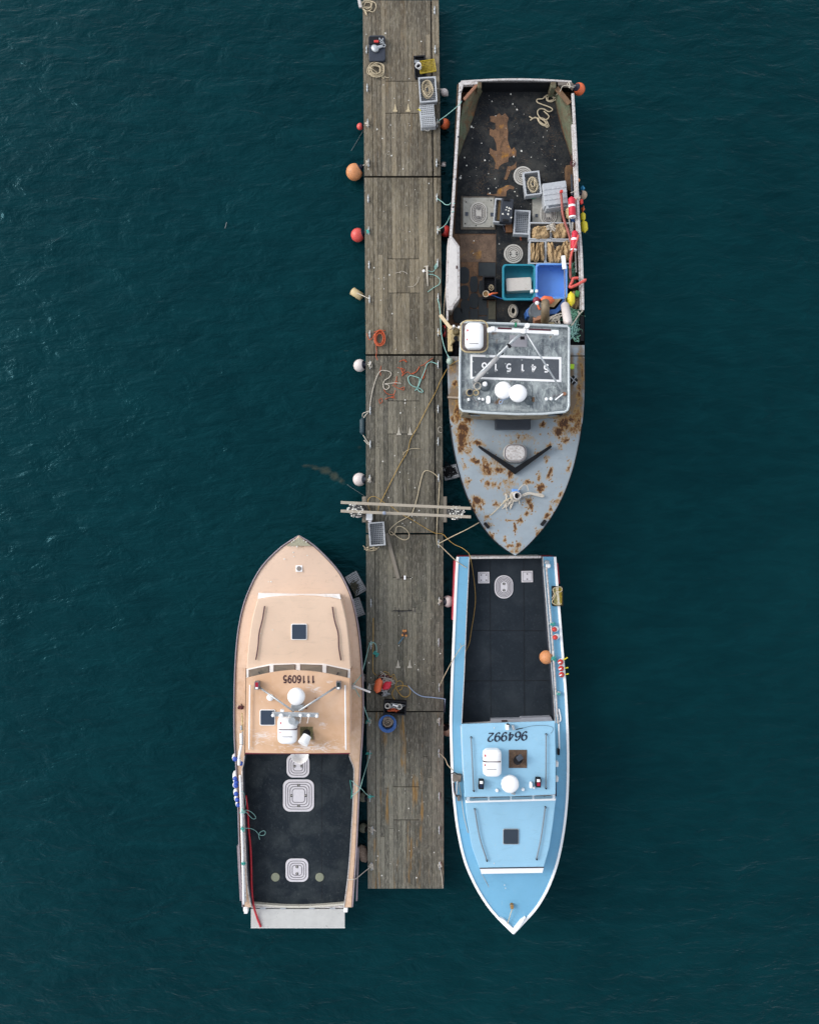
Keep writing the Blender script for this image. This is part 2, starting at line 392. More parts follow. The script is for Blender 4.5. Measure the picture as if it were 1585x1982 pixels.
# ---------------------------------------------------------------- water
def water():
    m = bpy.data.materials.new('harbour_water'); t, b = nodes(m)
    big = tex(t, 0.16, 3, 0.5)
    c = ramp(t, big, 0.35, 0.65, WATER_A, WATER_B)
    tb = tex(t, 1.3, 6, 0.6, (0.5, 1.9, 1), 1.0); tb2 = tex(t, 0.5, 5, 0.6, (0.7, 1.3, 1), 0.8)     # streaks that put the light and dark of ripples into the colour
    c = mixc(t, math_(t, 'MULTIPLY', ramp(t, tb, 0.38, 0.72), 0.55), c, (0.0022, 0.031, 0.037, 1)); c = mixc(t, math_(t, 'MULTIPLY', ramp(t, tb2, 0.45, 0.72), 0.35), c, (0.0005, 0.011, 0.014, 1))
    weed = attr(t, 'weed'); wn = tex(t, 3.0, 7, .7, (1, 1, 1), .4)
    c = mixc(t, math_(t, 'MULTIPLY', ramp(t, math_(t, 'ADD', weed, math_(t, 'MULTIPLY', math_(t, 'SUBTRACT', wn, .5), .9)), .35, .8), .75), c, C(72, 74, 62))
    t.links.new(c, b.inputs['Base Color']); b.inputs['Roughness'].default_value = 0.06; b.inputs['IOR'].default_value = 1.33; b.inputs['Specular IOR Level'].default_value = 0.34; b.inputs['Specular Tint'].default_value = (0.22, 0.80, 1.0, 1)
    a1 = tex(t, 1.15, 4, 0.55, (0.75, 1.7, 1), 0.5); a2 = tex(t, 3.2, 4, 0.5, (0.7, 1.6, 1), 0.6); a3 = tex(t, 14, 3, 0.6, (0.9, 1.3, 1), 0.4)
    amp = ramp(t, tex(t, 0.22, 3, 0.5), 0.35, 0.7, (0.45, 0.45, 0.45, 1), (1, 1, 1, 1))
    h = math_(t, 'ADD', math_(t, 'MULTIPLY', a1, 0.11), math_(t, 'ADD', math_(t, 'MULTIPLY', math_(t, 'MULTIPLY', a2, amp), 0.036), math_(t, 'MULTIPLY', a3, 0.0035)))
    n = NN(t, 'ShaderNodeBump', Strength=1.0, Distance=1.0); t.links.new(h, n.inputs['Height']); t.links.new(n.outputs[0], b.inputs['Normal'])
    mb = MB(); S = 900.0; xs = [-S, -60] + [-10 + .1 * k for k in range(91)] + [60, S]; ys = [-S, -60] + [-4 + .1 * k for k in range(101)] + [60, S]; nx = len(xs)
    mb.add([(x, y, 0) for y in ys for x in xs], [(j * nx + i, j * nx + i + 1, (j + 1) * nx + i + 1, (j + 1) * nx + i) for j in range(len(ys) - 1) for i in range(nx - 1)])
    o = mb.build('water', m, attrs={'weed': gauss([(595, 902, 14, 5, .7), (612, 905, 13, 6, .9, 10), (630, 911, 14, 9, 1.0, 20), (648, 921, 11, 9, 1.0, 40), (660, 930, 12, 6, .95, 45), (670, 938, 8, 3, .8, 45), (696, 866, 8, 6, .5), (672, 680, 20, 3, .45, 20)])}); o['kind'] = 'structure'; o['label'] = 'dark teal harbour water with small ripples'
WATER_A, WATER_B = (0.0010, 0.0165, 0.0205, 1), (0.0016, 0.0215, 0.0260, 1)
water()

# ---------------------------------------------------------------- the dock
DZ = 0.5
SEC = [(0.5, 340.2, 702, 849, 705, 853), (343.8, 685.2, 705, 853, 708, 855.5), (688.8, 1031.5, 708, 855.5, 708.5, 858), (1034.8, 1376.2, 708.5, 858, 709.5, 858.5), (1378.5, 1720, 709.5, 858.5, 712, 859)]
WD = [wood('brown_weathered_planks', C(88, 80, 68), C(152, 140, 118), 0.45, 0.15), wood('speckled_weathered_planks', C(88, 81, 68), C(156, 144, 121), 0.35),
      wood('grey_weathered_planks', C(80, 78, 70), C(144, 138, 122), 0.55), wood('grey_green_planks', C(80, 80, 72), C(138, 134, 119), 0.6), wood('stained_grey_planks', C(80, 80, 73), C(142, 139, 125), 0.6, 0.75)]
HATCH = [(750, 805, 157, 219), (755, 807, 501, 567), (756, 812, 776, 840), (757, 795, 1118, 1182), (762, 809, 1523, 1587)]
HINGES = [[(765, 216, -1), (790, 216, -1)], [], [(772, 842, -1), (793.5, 842, -1)], [(770.5, 1293, -1), (793, 1293, -1)], []]
DLBL = ['brown planked dock float with a hatch, at the top of the photo', 'speckled plank dock float with a square hatch and orange twine coil', 'grey plank dock float crossed by a long yellow rope',
        'grey green plank dock float between the peach boat and blue boat', 'end section of the grey dock with yellow rust streaks at its end']
SPOTS = [(709, 66), (746, 64), (737, 113), (815, 80), (742, 164), (763, 190), (791, 194), (756, 242), (730, 250), (793, 243), (740, 268), (758, 301), (792, 152), (713, 327), (780, 327), (830, 355), (793, 448), (724, 518), (733, 539), (754, 532), (743, 559), (737, 581),
         (783, 679), (766, 676), (759, 607), (784, 774), (784, 780), (771, 721), (775, 799), (764, 882), (741, 893), (774, 914), (790, 916), (791, 928), (752, 963), (803, 944), (770, 976), (811, 988), (824, 1003), (797, 999), (779, 1013), (795, 1011), (802, 1007), (733, 1060), (820, 1276), (803, 1286), (809, 1296), (772, 1250), (852, 1265), (797, 1504), (731, 1657), (728, 1665), (793, 1647), (806, 1699), (791, 1565), (739, 1695), (840, 1650), (714, 1283), (718, 1312)]
def dock():
    rng = random.Random(4)
    for i, (y0, y1, xl0, xr0, xl1, xr1) in enumerate(SEC):
        t = thing('dock_section', DLBL[i], 'dock', P(780, (y0 + y1) / 2, 0), 'dock floats joined end to end')
        hx0, hx1, hy0, hy1 = HATCH[i]
        def X(u, y):  # u 0..147 across
            k = (y - y0) / (y1 - y0); a = xl0 + (xl1 - xl0) * k; b = xr0 + (xr1 - xr0) * k; return a + (b - a) * u / 147
        edges = [0, 16.5, 17.2]; x = 17.2
        if i < 3 or i == 3:
            while x < 131 - 9: x += rng.choice((7.6, 8.4, 9.2, 10.2)); edges.append(x)
            edges.append(131.0); edges.append(133.4 if i < 3 else 131.4); edges.append(139.5); edges.append(147)
        else:
            while x < 147 - 14: x += rng.choice((8.0, 9.0, 10.0)); edges.append(x)
            edges.append(147)
        mb = MB(); hb = MB(); g = 0.55
        skip = {1}
        if i < 3: skip.add(edges.index(131.0))
        for k in range(len(edges) - 1):
            if k in skip: continue
            a, b = edges[k] + 0.16, edges[k + 1] - 0.16
            xm = X((a + b) / 2, (hy0 + hy1) / 2); inh = hx0 < xm < hx1
            segs = [(y0, y1)]
            if inh: segs = [(y0, hy0 - g), (hy0 + g, hy1 - g), (hy1 + g, y1)]
            elif rng.random() < 0.35:
                yy = rng.uniform(y0 + 60, y1 - 60); segs = [(y0, yy - 0.2), (yy + 0.2, y1)]
            for j, (s0, s1) in enumerate(segs):
                tgt = hb if (inh and j == 1) else mb
                tgt.tone = rng.random(); dz = rng.uniform(-0.006, 0.006)
                tgt.prism([P(X(a, s0), s0, DZ + dz), P(X(b, s0), s0, DZ + dz), P(X(b, s1), s1, DZ + dz), P(X(a, s1), s1, DZ + dz)], DZ - 0.05)
        mb.build('planks', WD[i], t, bevel=0.004, seg=1)
        h = hb.build('hatch', WD[i], t, bevel=0.004, seg=1)
        for (x, y, d) in HINGES[i]:
            hm = MB(); z = DZ + 0.016
            hm.prism(L3([(x - 4.3, y - 3), (x + 4.3, y - 3), (x + 4.3, y), (x - 4.3, y)], z + 0.01), DZ)
            hm.prism(L3([(x - 2.6, y - 3), (x - 1.6, y - 9), (x - 0.4, y - 15), (x + 0.4, y - 15), (x + 1.6, y - 9), (x + 2.6, y - 3)], z), DZ)
            hm.build('hinge', mat('worn_white_hinge', C(190, 184, 170), .7, .2, 30) if i != 0 else mat('worn_cream_hinge', C(196, 180, 146), .7, .2, 30), h)
        fm = MB()                                    # side timbers
        for s in (0, 1):
            u0, u1 = (0.6, 3.5) if s == 0 else (143.5, 146.4)
            fm.prism([P(X(u0, y0), y0, DZ - 0.052), P(X(u1, y0), y0, DZ - 0.052), P(X(u1, y1), y1, DZ - 0.052), P(X(u0, y1), y1, DZ - 0.052)], 0.12)
        for yy in (y0 + 1.5, y1 - 1.5): fm.prism([P(X(4, yy), yy - 1, DZ - 0.052), P(X(143, yy), yy - 1, DZ - 0.052), P(X(143, yy), yy + 1, DZ - 0.052), P(X(4, yy), yy + 1, DZ - 0.052)], 0.12)
        fm.build('side_timber', M['sub'], t)
        fl = MB(); n = 3
        for q in range(n):
            ya = y0 + (y1 - y0) * (q + 0.08) / n; yb = y0 + (y1 - y0) * (q + 0.92) / n
            fl.prism(L3([(X(5, ya), ya), (X(142, ya), ya), (X(142, yb), yb), (X(5, yb), yb)], DZ - 0.06), -0.35)
        fl.build('float', M['sub'], t)
        dm = MB()
        for (sx, sy) in SPOTS:
            if y0 < sy < y1:
                r = rng.uniform(0.7, 1.5); n = 7
                dm.prism([P(sx + r * rng.uniform(0.7, 1.15) * math.cos(k * math.tau / n), sy + r * rng.uniform(0.7, 1.4) * math.sin(k * math.tau / n), DZ + 0.014) for k in range(n)], DZ + 0.004)
        for q in range(14):
            sx, sy = X(rng.uniform(20, 128), 0.5 * (y0 + y1)), rng.uniform(y0 + 8, y1 - 8); r = rng.uniform(0.3, 0.75)
            dm.prism([P(sx + r * math.cos(k), sy + r * math.sin(k), DZ + 0.012) for k in range(6)], DZ + 0.004)
        dm.build('bird_droppings', M['dropping'], t)['kind'] = 'stuff'
    # small galvanised side blocks that hold the piles
dock()
def cleat_mb(c):
    mb = MB(); c = Vector(c)
    mb.lathe([(0.0, 0), (0.035, 0.0), (0.03, 0.05), (0.0, 0.055)], c + Vector((0, -0.05, 0)), n=8)
    mb.lathe([(0.0, 0), (0.035, 0.0), (0.03, 0.05), (0.0, 0.055)], c + Vector((0, 0.05, 0)), n=8)
    mb.tube([c + Vector((0, -0.13, 0.062)), c + Vector((0, -0.06, 0.058)), c + Vector((0, 0.06, 0.058)), c + Vector((0, 0.13, 0.062))], 0.017, 6)
    return mb
CL_L = [(710, 98), (711, 172), (712, 240), (713.5, 317), (713, 386), (714, 448), (714.5, 514), (715.5, 580), (716, 648), (716.5, 707), (717, 795), (717, 860), (716, 927), (718, 1167), (718, 1248), (715, 1330), (715, 1396), (716, 1459), (716, 1543), (721, 1606), (719, 1675)]
CL_R = [(841, 22), (842, 98), (846, 240), (845, 317), (845.5, 384), (847, 447), (847, 510), (848, 577), (848, 644), (848, 706), (848, 792), (848, 855), (849, 925), (849, 1052), (850, 1163), (849, 1243), (850, 1330), (850, 1396), (849.5, 1457), (850, 1540), (850, 1605), (851, 1674)]
ORD = 'first second third fourth fifth sixth seventh eighth ninth tenth eleventh twelfth thirteenth fourteenth fifteenth sixteenth seventeenth eighteenth nineteenth twentieth twenty-first twenty-second'.split()
c0 = None
for side, lst in (('left', CL_L), ('right', CL_R)):
    for k, (x, y) in enumerate(lst):
        if c0 is None: o = c0 = cleat_mb(P(x, y, DZ)).build('dock_cleat', M['galv'], smooth=True); base = o.location.copy(); b0 = P(x, y, DZ)
        else:
            o = c0.copy(); COL.objects.link(o); o.location = base + (P(x, y, DZ) - b0)
        tag(o, 'galvanised mooring cleat, %s from the top along the %s edge of the dock' % (ORD[k], side), 'cleat', 'cleats along the dock edges')

# pile frame across the dock
def piles():
    t = thing('pile_frame', 'grey timber crossbeams over two piles spanning the dock', 'pile frame', P(785, 988, 0))
    ZT = 2.6
    for cx, cy in ((688, 986), (884, 992)):
        mb = MB(); c = P(cx, cy, ZT); rng = random.Random(int(cx)); n = 16; rings = []
        bb = P(690 if cx < 792 else 866, 989, 0); bb.z = -3
        rad = 0.205
        for h in range(9):
            k = h / 8; z = -3 + (ZT + 0.06 + 3) * k; ce = bb.lerp(c, k)
            ce = Vector((c.x, c.y, z)); rings.append([ce + Vector((rad * math.cos(a * math.tau / n), rad * math.sin(a * math.tau / n), 0)) * rng.uniform(0.95, 1.05) for a in range(n)])
        vs = [v for r in rings for v in r]; fs = [(i * n + a, i * n + (a + 1) % n, (i + 1) * n + (a + 1) % n, (i + 1) * n + a) for i in range(8) for a in range(n)] + [tuple(range(8 * n, 9 * n))]
        mb.add(vs, fs); pl = mb.build('pile', M['pile'], t, smooth=False, bevel=0.01)
        dm = MB()
        for q in range(70):
            a = rng.uniform(0, math.tau); rr = rad * math.sqrt(rng.random()) * 1.15; e = rng.uniform(0.006, 0.026); z0 = ZT + 0.06
            dm.lathe([(0, 0.02), (e * 0.8, 0.012), (e, -0.01)], c + Vector((rr * math.cos(a), rr * math.sin(a), 0.055)), n=6, sx=rng.uniform(0.5, 1.8))
        dm.build('droppings', M['dropping'], pl)['kind'] = 'stuff'
    for a, b in (((660, 972.5), (911, 984)), ((660, 989), (911, 1000.5))):
        mb = MB(); mb.bar(P(a[0], a[1], ZT), P(b[0], b[1], ZT), 0.083, 0.14); mb.build('crossbeam', M['beam'], t, bevel=0.006)
    # guide blocks on the dock edge
    for px, q in ((705, -1), (861, 1)):
        mb = MB(); mb.box(px, 986, 0.15, DZ - 0.01, 8, 50); mb.build('guide_block', M['plankg'], t, bevel=0.02)
piles()

# ---------------------------------------------------------------- ropes, buoys, crates
def rope(label, pts, z, r, m, name='rope', cat='rope', group=None, k=5, twist=True):
    w3 = crom(L3(pts, z), k)
    o = MB().tube(w3, r, 6).build(name, M[m], smooth=True)
    return tag(o, label, cat, group)
def coil_pts(cx, cy, rx, ry, turns, z, seed=0, jit=0.25, grow=0.004, inner=0.55, rot=0.0):
    rng = random.Random(seed); out = []; n = int(turns * 9); ph = rng.uniform(0, 6); a0 = R(rot)
    for i in range(n):
        a = ph + i * math.tau / 9; q = inner + (1 - inner) * (0.5 + 0.5 * math.sin(i * 0.31 + ph)) + rng.uniform(-jit, jit) * 0.5
        x = rx * q * math.cos(a) + rng.uniform(-1, 1) * jit * rx * 0.3; y = ry * q * math.sin(a) + rng.uniform(-1, 1) * jit * ry * 0.3
        out.append((cx + x * math.cos(a0) - y * math.sin(a0), cy + x * math.sin(a0) + y * math.cos(a0), z + 0.01 + (i / n) * grow * turns * 3 + rng.uniform(0, 0.01)))
    return out
def tangle(px, py, rx, ry, n, z, seed, h=0.08):
    rng = random.Random(seed); return [(px + rng.gauss(0, 0.5) * rx, py + rng.gauss(0, 0.5) * ry, z + 0.01 + rng.random() * h) for _ in range(n)]
def rope_into(parent, name, pts, r, m, k=4): return MB().tube(crom(L3(pts), k), r, 5).build(name, M[m], parent, smooth=True)
def buoy(label, px, py, rpx, z, mt, ax, neck='navy', tie=None, group='ball fenders hung along the dock', tiem='ropew', name='ball_fender'):
    "inflated ball fender with its moulded neck; ax: direction of the neck"
    c = P(px, py, z); r = rpx * U(z); a = Vector(ax).normalized()
    t = thing(name, label, 'fender', c, group)
    prof = [(0, -r)] + [(r * math.sin(R(q)), -r * math.cos(R(q))) for q in (12, 25, 40, 55, 70, 85, 100, 115, 128, 140, 148)]
    MB().lathe(prof + [(0, prof[-1][1])], c, a, 28).build('ball', M[mt], t, smooth=True)
    h0 = 0.848 * r; q_ = 1.015 * r
    nk = MB().lathe([(0, .60 * r)] + [(q_ * math.sin(R(g_)), -q_ * math.cos(R(g_))) for g_ in (141, 148, 155)] + [(.30 * r, h0 + .16 * r), (.24 * r, h0 + .36 * r), (.12 * r, h0 + .42 * r), (0, h0 + .42 * r)], c, a, 20)
    n = nk.build('neck', M[neck], t, smooth=True)
    if tie:
        e = c + a * (h0 + 0.45 * r); p2 = P(*tie); mid = (e + p2) / 2; mid.z += 0.02
        mb = MB().tube(crom([e, mid, p2], 4), 0.016, 5)
        rng = random.Random(int(px * 7 + py)); kn = [p2 + Vector((rng.uniform(-.07, .07), rng.uniform(-.09, .09), rng.uniform(0, .06))) for _ in range(9)]
        mb.tube(crom([p2] + kn, 3), 0.013, 5); mb.build('lanyard', M[tiem], t, smooth=True)
    return t
def capsule(label, a, b, r, mt, name='fender', cat='fender', group=None, tie=None, ends=None, tip=0.5, tiem='ropew'):
    a, b = Vector(a), Vector(b); L = (b - a).length; c = a; d = b - a
    pr = [(0, 0), (r * 0.3, 0.0), (r * 0.32, tip * r * 0.4), (r * 0.75, tip * r * 0.9), (r, tip * r * 1.8), (r, L - tip * r * 1.8), (r * 0.75, L - tip * r * 0.9), (r * 0.32, L - tip * r * 0.4), (r * 0.3, L), (0, L)]
    mb = MB().lathe(pr, c, d, 16)
    if not tie and not ends:
        return tag(mb.build(name, M[mt], smooth=True), label, cat, group)
    t = thing(name, label, cat, a, group); mb.build('body', M[mt], t, smooth=True)
    if ends:
        e = MB()
        for q0, q1 in ends[1]: e.lathe([(0, L * q0), (r * 1.03, L * q0), (r * 1.03, L * q1), (0, L * q1)], c, d, 16)
        e.build('band', M[ends[0]], t, smooth=False)
    if tie: MB().tube(crom([a] + [P(*q) for q in tie], 4), 0.014, 5).build('lanyard', M[tiem], t, smooth=True)
    return t
def crate(label, px, py, wpx, hpx, rot, z0, dep, mt='grey', flip=False, group=None, holes=True, name='crate', sq=5.0):
    "slotted plastic fish crate; flip: standing on its rim with the slotted base up"
    z1 = z0 + dep; u = U(z1); W, H = wpx * u, hpx * u; a = R(-rot); c = P(px, py, z1)
    def T(x, y, z): return Vector((c.x + x * math.cos(a) - y * math.sin(a), c.y + x * math.sin(a) + y * math.cos(a), z))
    t = thing(name, label, 'crate', Vector((c.x, c.y, z0)), group)
    def bx(mb, x0, x1, y0, y1, za, zb): mb.prism([T(x0, y0, zb), T(x1, y0, zb), T(x1, y1, zb), T(x0, y1, zb)], za)
    wl = 0.018; rim = 0.042
    zr, zf = (z1, z0) if not flip else (z0 + 0.05, z1)
    mb = MB(); iw = 0.012
    for s in (-1, 1):
        bx(mb, min(s * (W / 2 - iw), s * (W / 2 - iw - wl)), max(s * (W / 2 - iw), s * (W / 2 - iw - wl)), -H / 2 + iw, H / 2 - iw, z0 + 0.003, z1 - 0.003)
        bx(mb, -W / 2 + iw + wl, W / 2 - iw - wl, min(s * (H / 2 - iw), s * (H / 2 - iw - wl)), max(s * (H / 2 - iw), s * (H / 2 - iw - wl)), z0 + 0.003, z1 - 0.003)
    mb.build('walls', M[mt], t)
    mb = MB()
    for s in (-1, 1):
        x0, x1 = sorted((s * W / 2, s * (W / 2 - rim))); bx(mb, x0, x1, -H / 2, H / 2, zr - 0.045, zr)
        y0, y1 = sorted((s * H / 2, s * (H / 2 - rim))); bx(mb, -W / 2 + rim, W / 2 - rim, y0, y1, zr - 0.045, zr)
    if not flip:
        nn = max(3, int(H / 0.11))
        for k in range(nn):       # stacking lugs
            y = -H / 2 + H * (k + 0.5) / nn
            for s in (-1, 1):
                x0, x1 = sorted((s * (W / 2 - rim), s * (W / 2 - rim - 0.012))); bx(mb, x0, x1, y - 0.018, y + 0.018, zr - 0.035, zr - 0.004)
    mb.build('rim', M[mt], t, bevel=0.006)
    mb = MB(); zt = zf if flip else z0 + 0.03; b = 0.013
    nx = max(3, int(W / 0.062)); ny = max(4, int(H / 0.062))
    X0, Y0 = W / 2 - iw - wl - 0.002, H / 2 - iw - wl - 0.002
    for k in range(nx + 1):
        x = -X0 + 2 * X0 * k / nx; bx(mb, x - b, x + b, -Y0, Y0, zt - 0.02, zt)
    for k in range(ny + 1):
        y = -Y0 + 2 * Y0 * k / ny; bx(mb, -X0, X0, y - b, y + b, zt - 0.023, zt - 0.003)
    if flip: bx(mb, -X0, X0, -0.012, 0.012, zt - 0.02, zt + 0.012)
    mb.build('slotted_base', M[mt], t)
    if not flip: bx(pan := MB(), -X0, X0, -Y0, Y0, z0 + 0.001, z0 + 0.006); pan.build('base_sheet', M['greydk'], t)
    return t
def lumpy(label, px, py, wpx, hpx, z0, h, mt, seed, rot=0, parent=None, name='canvas_sack', cat='sack', group=None, folds=5):
    rng = random.Random(seed); c = P(px, py, z0 + h); u = U(z0 + h); W, H = wpx * u / 2, hpx * u / 2; a = R(-rot); vs = []; nx, ny = 22, 26
    for lv in (0, 1):
        for i in range(nx + 1):
            for j in range(ny + 1):
                x, y = -1 + 2 * i / nx, -1 + 2 * j / ny
                e = (abs(x) ** 4 + abs(y) ** 4); q = max(0, 1 - e * 0.5)
                n1 = mnoise.noise(Vector((x * 1.6 + seed, y * 1.3, 0))); n2 = abs(mnoise.noise(Vector((x * folds + seed, y * 1.2 + n1 * 1.5, 3))))
                rr = 1 + 0.10 * n1
                z = z0 + 0.02 if lv else z0 + h * (0.35 + 0.65 * q ** 0.7) + h * 0.28 * n1 - h * 0.42 * max(0, 0.20 - n2) * 2 + 0.02
                X, Y = x * W * rr, y * H * rr
                f = 1 - 0.14 * min(1, abs(x) ** 3 * abs(y) ** 3)
                X *= f; Y *= f
                vs.append(Vector((c.x + X * math.cos(a) - Y * math.sin(a), c.y + X * math.sin(a) + Y * math.cos(a), max(z, z0 + 0.015 + 0.005 * (1 - lv)))))
    N = (nx + 1) * (ny + 1); fs = []
    for i in range(nx):
        for j in range(ny):
            p = i * (ny + 1) + j; fs.append((p, p + ny + 1, p + ny + 2, p + 1)); fs.append((N + p + 1, N + p + ny + 2, N + p + ny + 1, N + p))
    for i in range(nx): p = i * (ny + 1); fs.append((p, N + p, N + p + ny + 1, p + ny + 1)); p += ny; fs.append((p + ny + 1, N + p + ny + 1, N + p, p))
    for j in range(ny): p = j; fs.append((p + 1, N + p + 1, N + p, p)); p = nx * (ny + 1) + j; fs.append((p, N + p, N + p + 1, p + 1))
    o = MB().add(vs, fs).build(name, M[mt], parent, smooth=True)
    return o if parent else tag(o, label, cat, group)

# digits as pen strokes -------------------------------------------------------
DIG = {
    '0': [[(.3, 1), (.08, .85), (.0, .5), (.08, .15), (.3, 0), (.52, .15), (.6, .5), (.52, .85), (.3, 1)]],
    '1': [[(.12, .78), (.3, .95), (.34, 1), (.34, 0)]],
    '2': [[(.04, .74), (.1, .92), (.3, 1), (.5, .92), (.56, .74), (.46, .52), (.22, .28), (.02, .03)], [(.02, .04), (.3, .04), (.6, .04)]],
    '4': [[(.44, 0), (.44, 1)], [(.44, 1), (.02, .32)], [(.02, .3), (.62, .3)]],
    '5': [[(.54, .96), (.12, .96)], [(.13, .97), (.09, .56), (.3, .64), (.5, .54), (.57, .32), (.48, .1), (.28, .0), (.04, .1)]],
    '6': [[(.54, .86), (.34, 1), (.12, .8), (.02, .46), (.06, .16), (.28, 0), (.5, .1), (.57, .32), (.48, .54), (.28, .6), (.08, .46)]],
    '9': [[(.06, .14), (.26, 0), (.48, .2), (.58, .54), (.54, .84), (.32, 1), (.1, .9), (.03, .68), (.12, .46), (.32, .4), (.52, .54)]],
}
def digits(txt, cx, cy, hpx, z, wpen, mt, parent, gap=0.82, nib=None, slant=0.0, th=0.006, name='registration_number', wid=1.0, tilt=0.0):
    "numbers read from the bow end, so they stand upside down in the picture"
    mb = MB(); n = len(txt); tot = (n - 1) * gap + 0.6; 
    for i, ch in enumerate(txt):
        for st in DIG[ch]:
            sm = crom([Vector((p[0], p[1], 0)) for p in st], 5) if len(st) > 3 else [Vector((p[0], p[1], 0)) for p in st]
            A = []; B = []
            for k, p in enumerate(sm):
                d = (sm[min(k + 1, len(sm) - 1)] - sm[max(k - 1, 0)]); d.normalize()
                wd = wpen if nib is None else wpen * (nib + (1 - nib) * abs(math.sin(math.atan2(d.y, d.x) - R(25))))
                nrm = Vector((-d.y, d.x, 0)) * wd / 2
                for q, dst in ((p + nrm, A), (p - nrm, B)):
                    lx = (q.x * wid + i * gap - tot / 2 + slant * q.y) * hpx; ly = (q.y - 0.5) * hpx
                    X, Y = -lx, ly
                    ca, sa = math.cos(R(tilt)), math.sin(R(tilt))
                    dst.append(P(cx + X * ca - Y * sa, cy + X * sa + Y * ca, z))
            mb.tone = None; mb.band(A, B, th)
    # separate strokes overlap only at joints: lift every second one a hair
    o = mb.build(name, M[mt], parent); o['label'] = 'number ' + txt + ' painted upside down in the photo'
    return o

def hull(t, st, name, mt, zb=-0.45, flare=0.90, keel=0.55, bow_end=1, cut=None):
    "st rows: (py, xl, xr, z). bow_end 1: last row is the stem, 0: first row"
    rows = dense(st, 14); mb = MB(); V = []
    n = len(rows)
    for i, (y, xl, xr, z) in enumerate(rows):
        k = i / (n - 1); kb = k if bow_end else 1 - k
        tp = max(0.0, (kb - 0.55) / 0.45)
        L, Rr = P(xl, y, z - 0.02), P(xr, y, z - 0.02); cxm = (L.x + Rr.x) / 2
        fl = flare - 0.22 * tp
        kk = keel * (1 - 0.75 * tp)
        sh = (-1 if bow_end else 1) * -1
        yo = (0.55 * tp ** 2) * (1 if bow_end else -1)
        row = []
        for (s, f, zz, q) in ((L, 1, z - 0.02, 0), (L, (1 + fl) / 2, (z) * 0.45, .4), (L, fl, 0.0, .8), (L, kk, zb, 1), (Rr, kk, zb, 1), (Rr, fl, 0.0, .8), (Rr, (1 + fl) / 2, z * 0.45, .4), (Rr, 1, z - 0.02, 0)):
            row.append(Vector((cxm + (s.x - cxm) * f, s.y + yo * q, zz)))
        V += row
    fs = [(i * 8 + c, i * 8 + c + 1, (i + 1) * 8 + c + 1, (i + 1) * 8 + c) for i in range(n - 1) for c in range(7)]
    st_i = 0 if bow_end == 1 else n - 1
    if cut is None: fs += [tuple(range(8)), tuple(range((n - 1) * 8, n * 8))[::-1]]
    else:
        b_ = st_i * 8; V += [Vector((V[b_].x, V[b_].y, cut)), Vector((V[b_ + 7].x, V[b_ + 7].y, cut))]; e_ = len(V) - 2
        fs += [(e_, b_ + 1, b_ + 2, b_ + 3, b_ + 4, b_ + 5, b_ + 6, e_ + 1), tuple(range((n - 1 - st_i) * 8, (n - 1 - st_i) * 8 + 8))]
    if bow_end == 1: pass
    mb.add(V, fs); return mb.build(name, M[mt], t, smooth=False)
def edge_rail(t, st, name, mt, wpx, th, dz=0.0, inset=0.0, side='both', y0=None, y1=None, bevel=0.008, step=10):
    rows = dense(st, step); rows = [r for r in rows if (y0 is None or r[0] >= y0) and (y1 is None or r[0] <= y1)]
    for s in ((0, 1) if side == 'both' else ((0,) if side == 'l' else (1,))):
        A, B = [], []
        pts = [(r[1 + s], r[0], r[3] + dz) for r in rows]
        cxm = [(r[1] + r[2]) / 2 for r in rows]
        for i, p in enumerate(pts):
            a = pts[max(0, i - 1)]; b = pts[min(len(pts) - 1, i + 1)]; tx, ty = b[0] - a[0], b[1] - a[1]; l = math.hypot(tx, ty) or 1
            nx, ny = -ty / l, tx / l
            if (nx > 0) != (s == 0): nx, ny = -nx, -ny
            hw = (rows[i][2] - rows[i][1]) / 2
            w0 = min(inset, hw * 0.8); w1 = min(inset + wpx, max(hw * 0.95, 0.3)) if nx != 0 else inset + wpx
            A.append(P(p[0] + nx * w0, p[1] + ny * w0, p[2])); B.append(P(p[0] + nx * w1, p[1] + ny * w1, p[2]))
        MB().band(A, B, th).build(name, M[mt] if isinstance(mt, str) else mt, t, bevel=bevel)
def ring_hatch(t, px, py, wpx, hpx, rpx, z, mt='hatchw', lines=3, handles=((0, -6), (0, 6)), rot=0, name='deck_hatch', bar=True):
    mb = MB().prism(rrect(px, py, wpx, hpx, rpx, z + 0.03, rot, 8), z + 0.002); h = mb.build(name, M[mt], t, bevel=0.008)
    lm = MB()
    for k in range(1, lines + 1):
        q = 1 - k * 0.62 / (lines + 0.3) - 0.02; ww, hh = wpx - (1 - q) * min(wpx, hpx), hpx - (1 - q) * min(wpx, hpx)
        rr = max(1.2, min(rpx * q, ww / 2 - .1, hh / 2 - .1)); r = rrect(px, py, ww, hh, rr, z + 0.031, rot, 6); r.append(r[0]); lm.tube(r, 0.012, 4, closed=True)
    lm.build('ridge', M['hatchline'] if mt == 'hatchw' else mat('dark_hatch_groove', C(118, 114, 106), .7, .15, 12), h)
    for dx, dy in handles:
        km = MB().lathe([(0, 0.0), (0.042, 0), (0.04, 0.008), (0, 0.008)], P(px + dx, py + dy, z + 0.034), n=14); km.build('finger_hole', M['black'], h)
        km = MB().box(px + dx, py + dy, z + 0.035, z + 0.055, 1.2, 5) if abs(dx) < abs(dy) or dx == 0 else MB().box(px + dx, py + dy, z + 0.035, z + 0.055, 5, 1.2)
        km.build('latch', M['hatchg'], h)
    return h
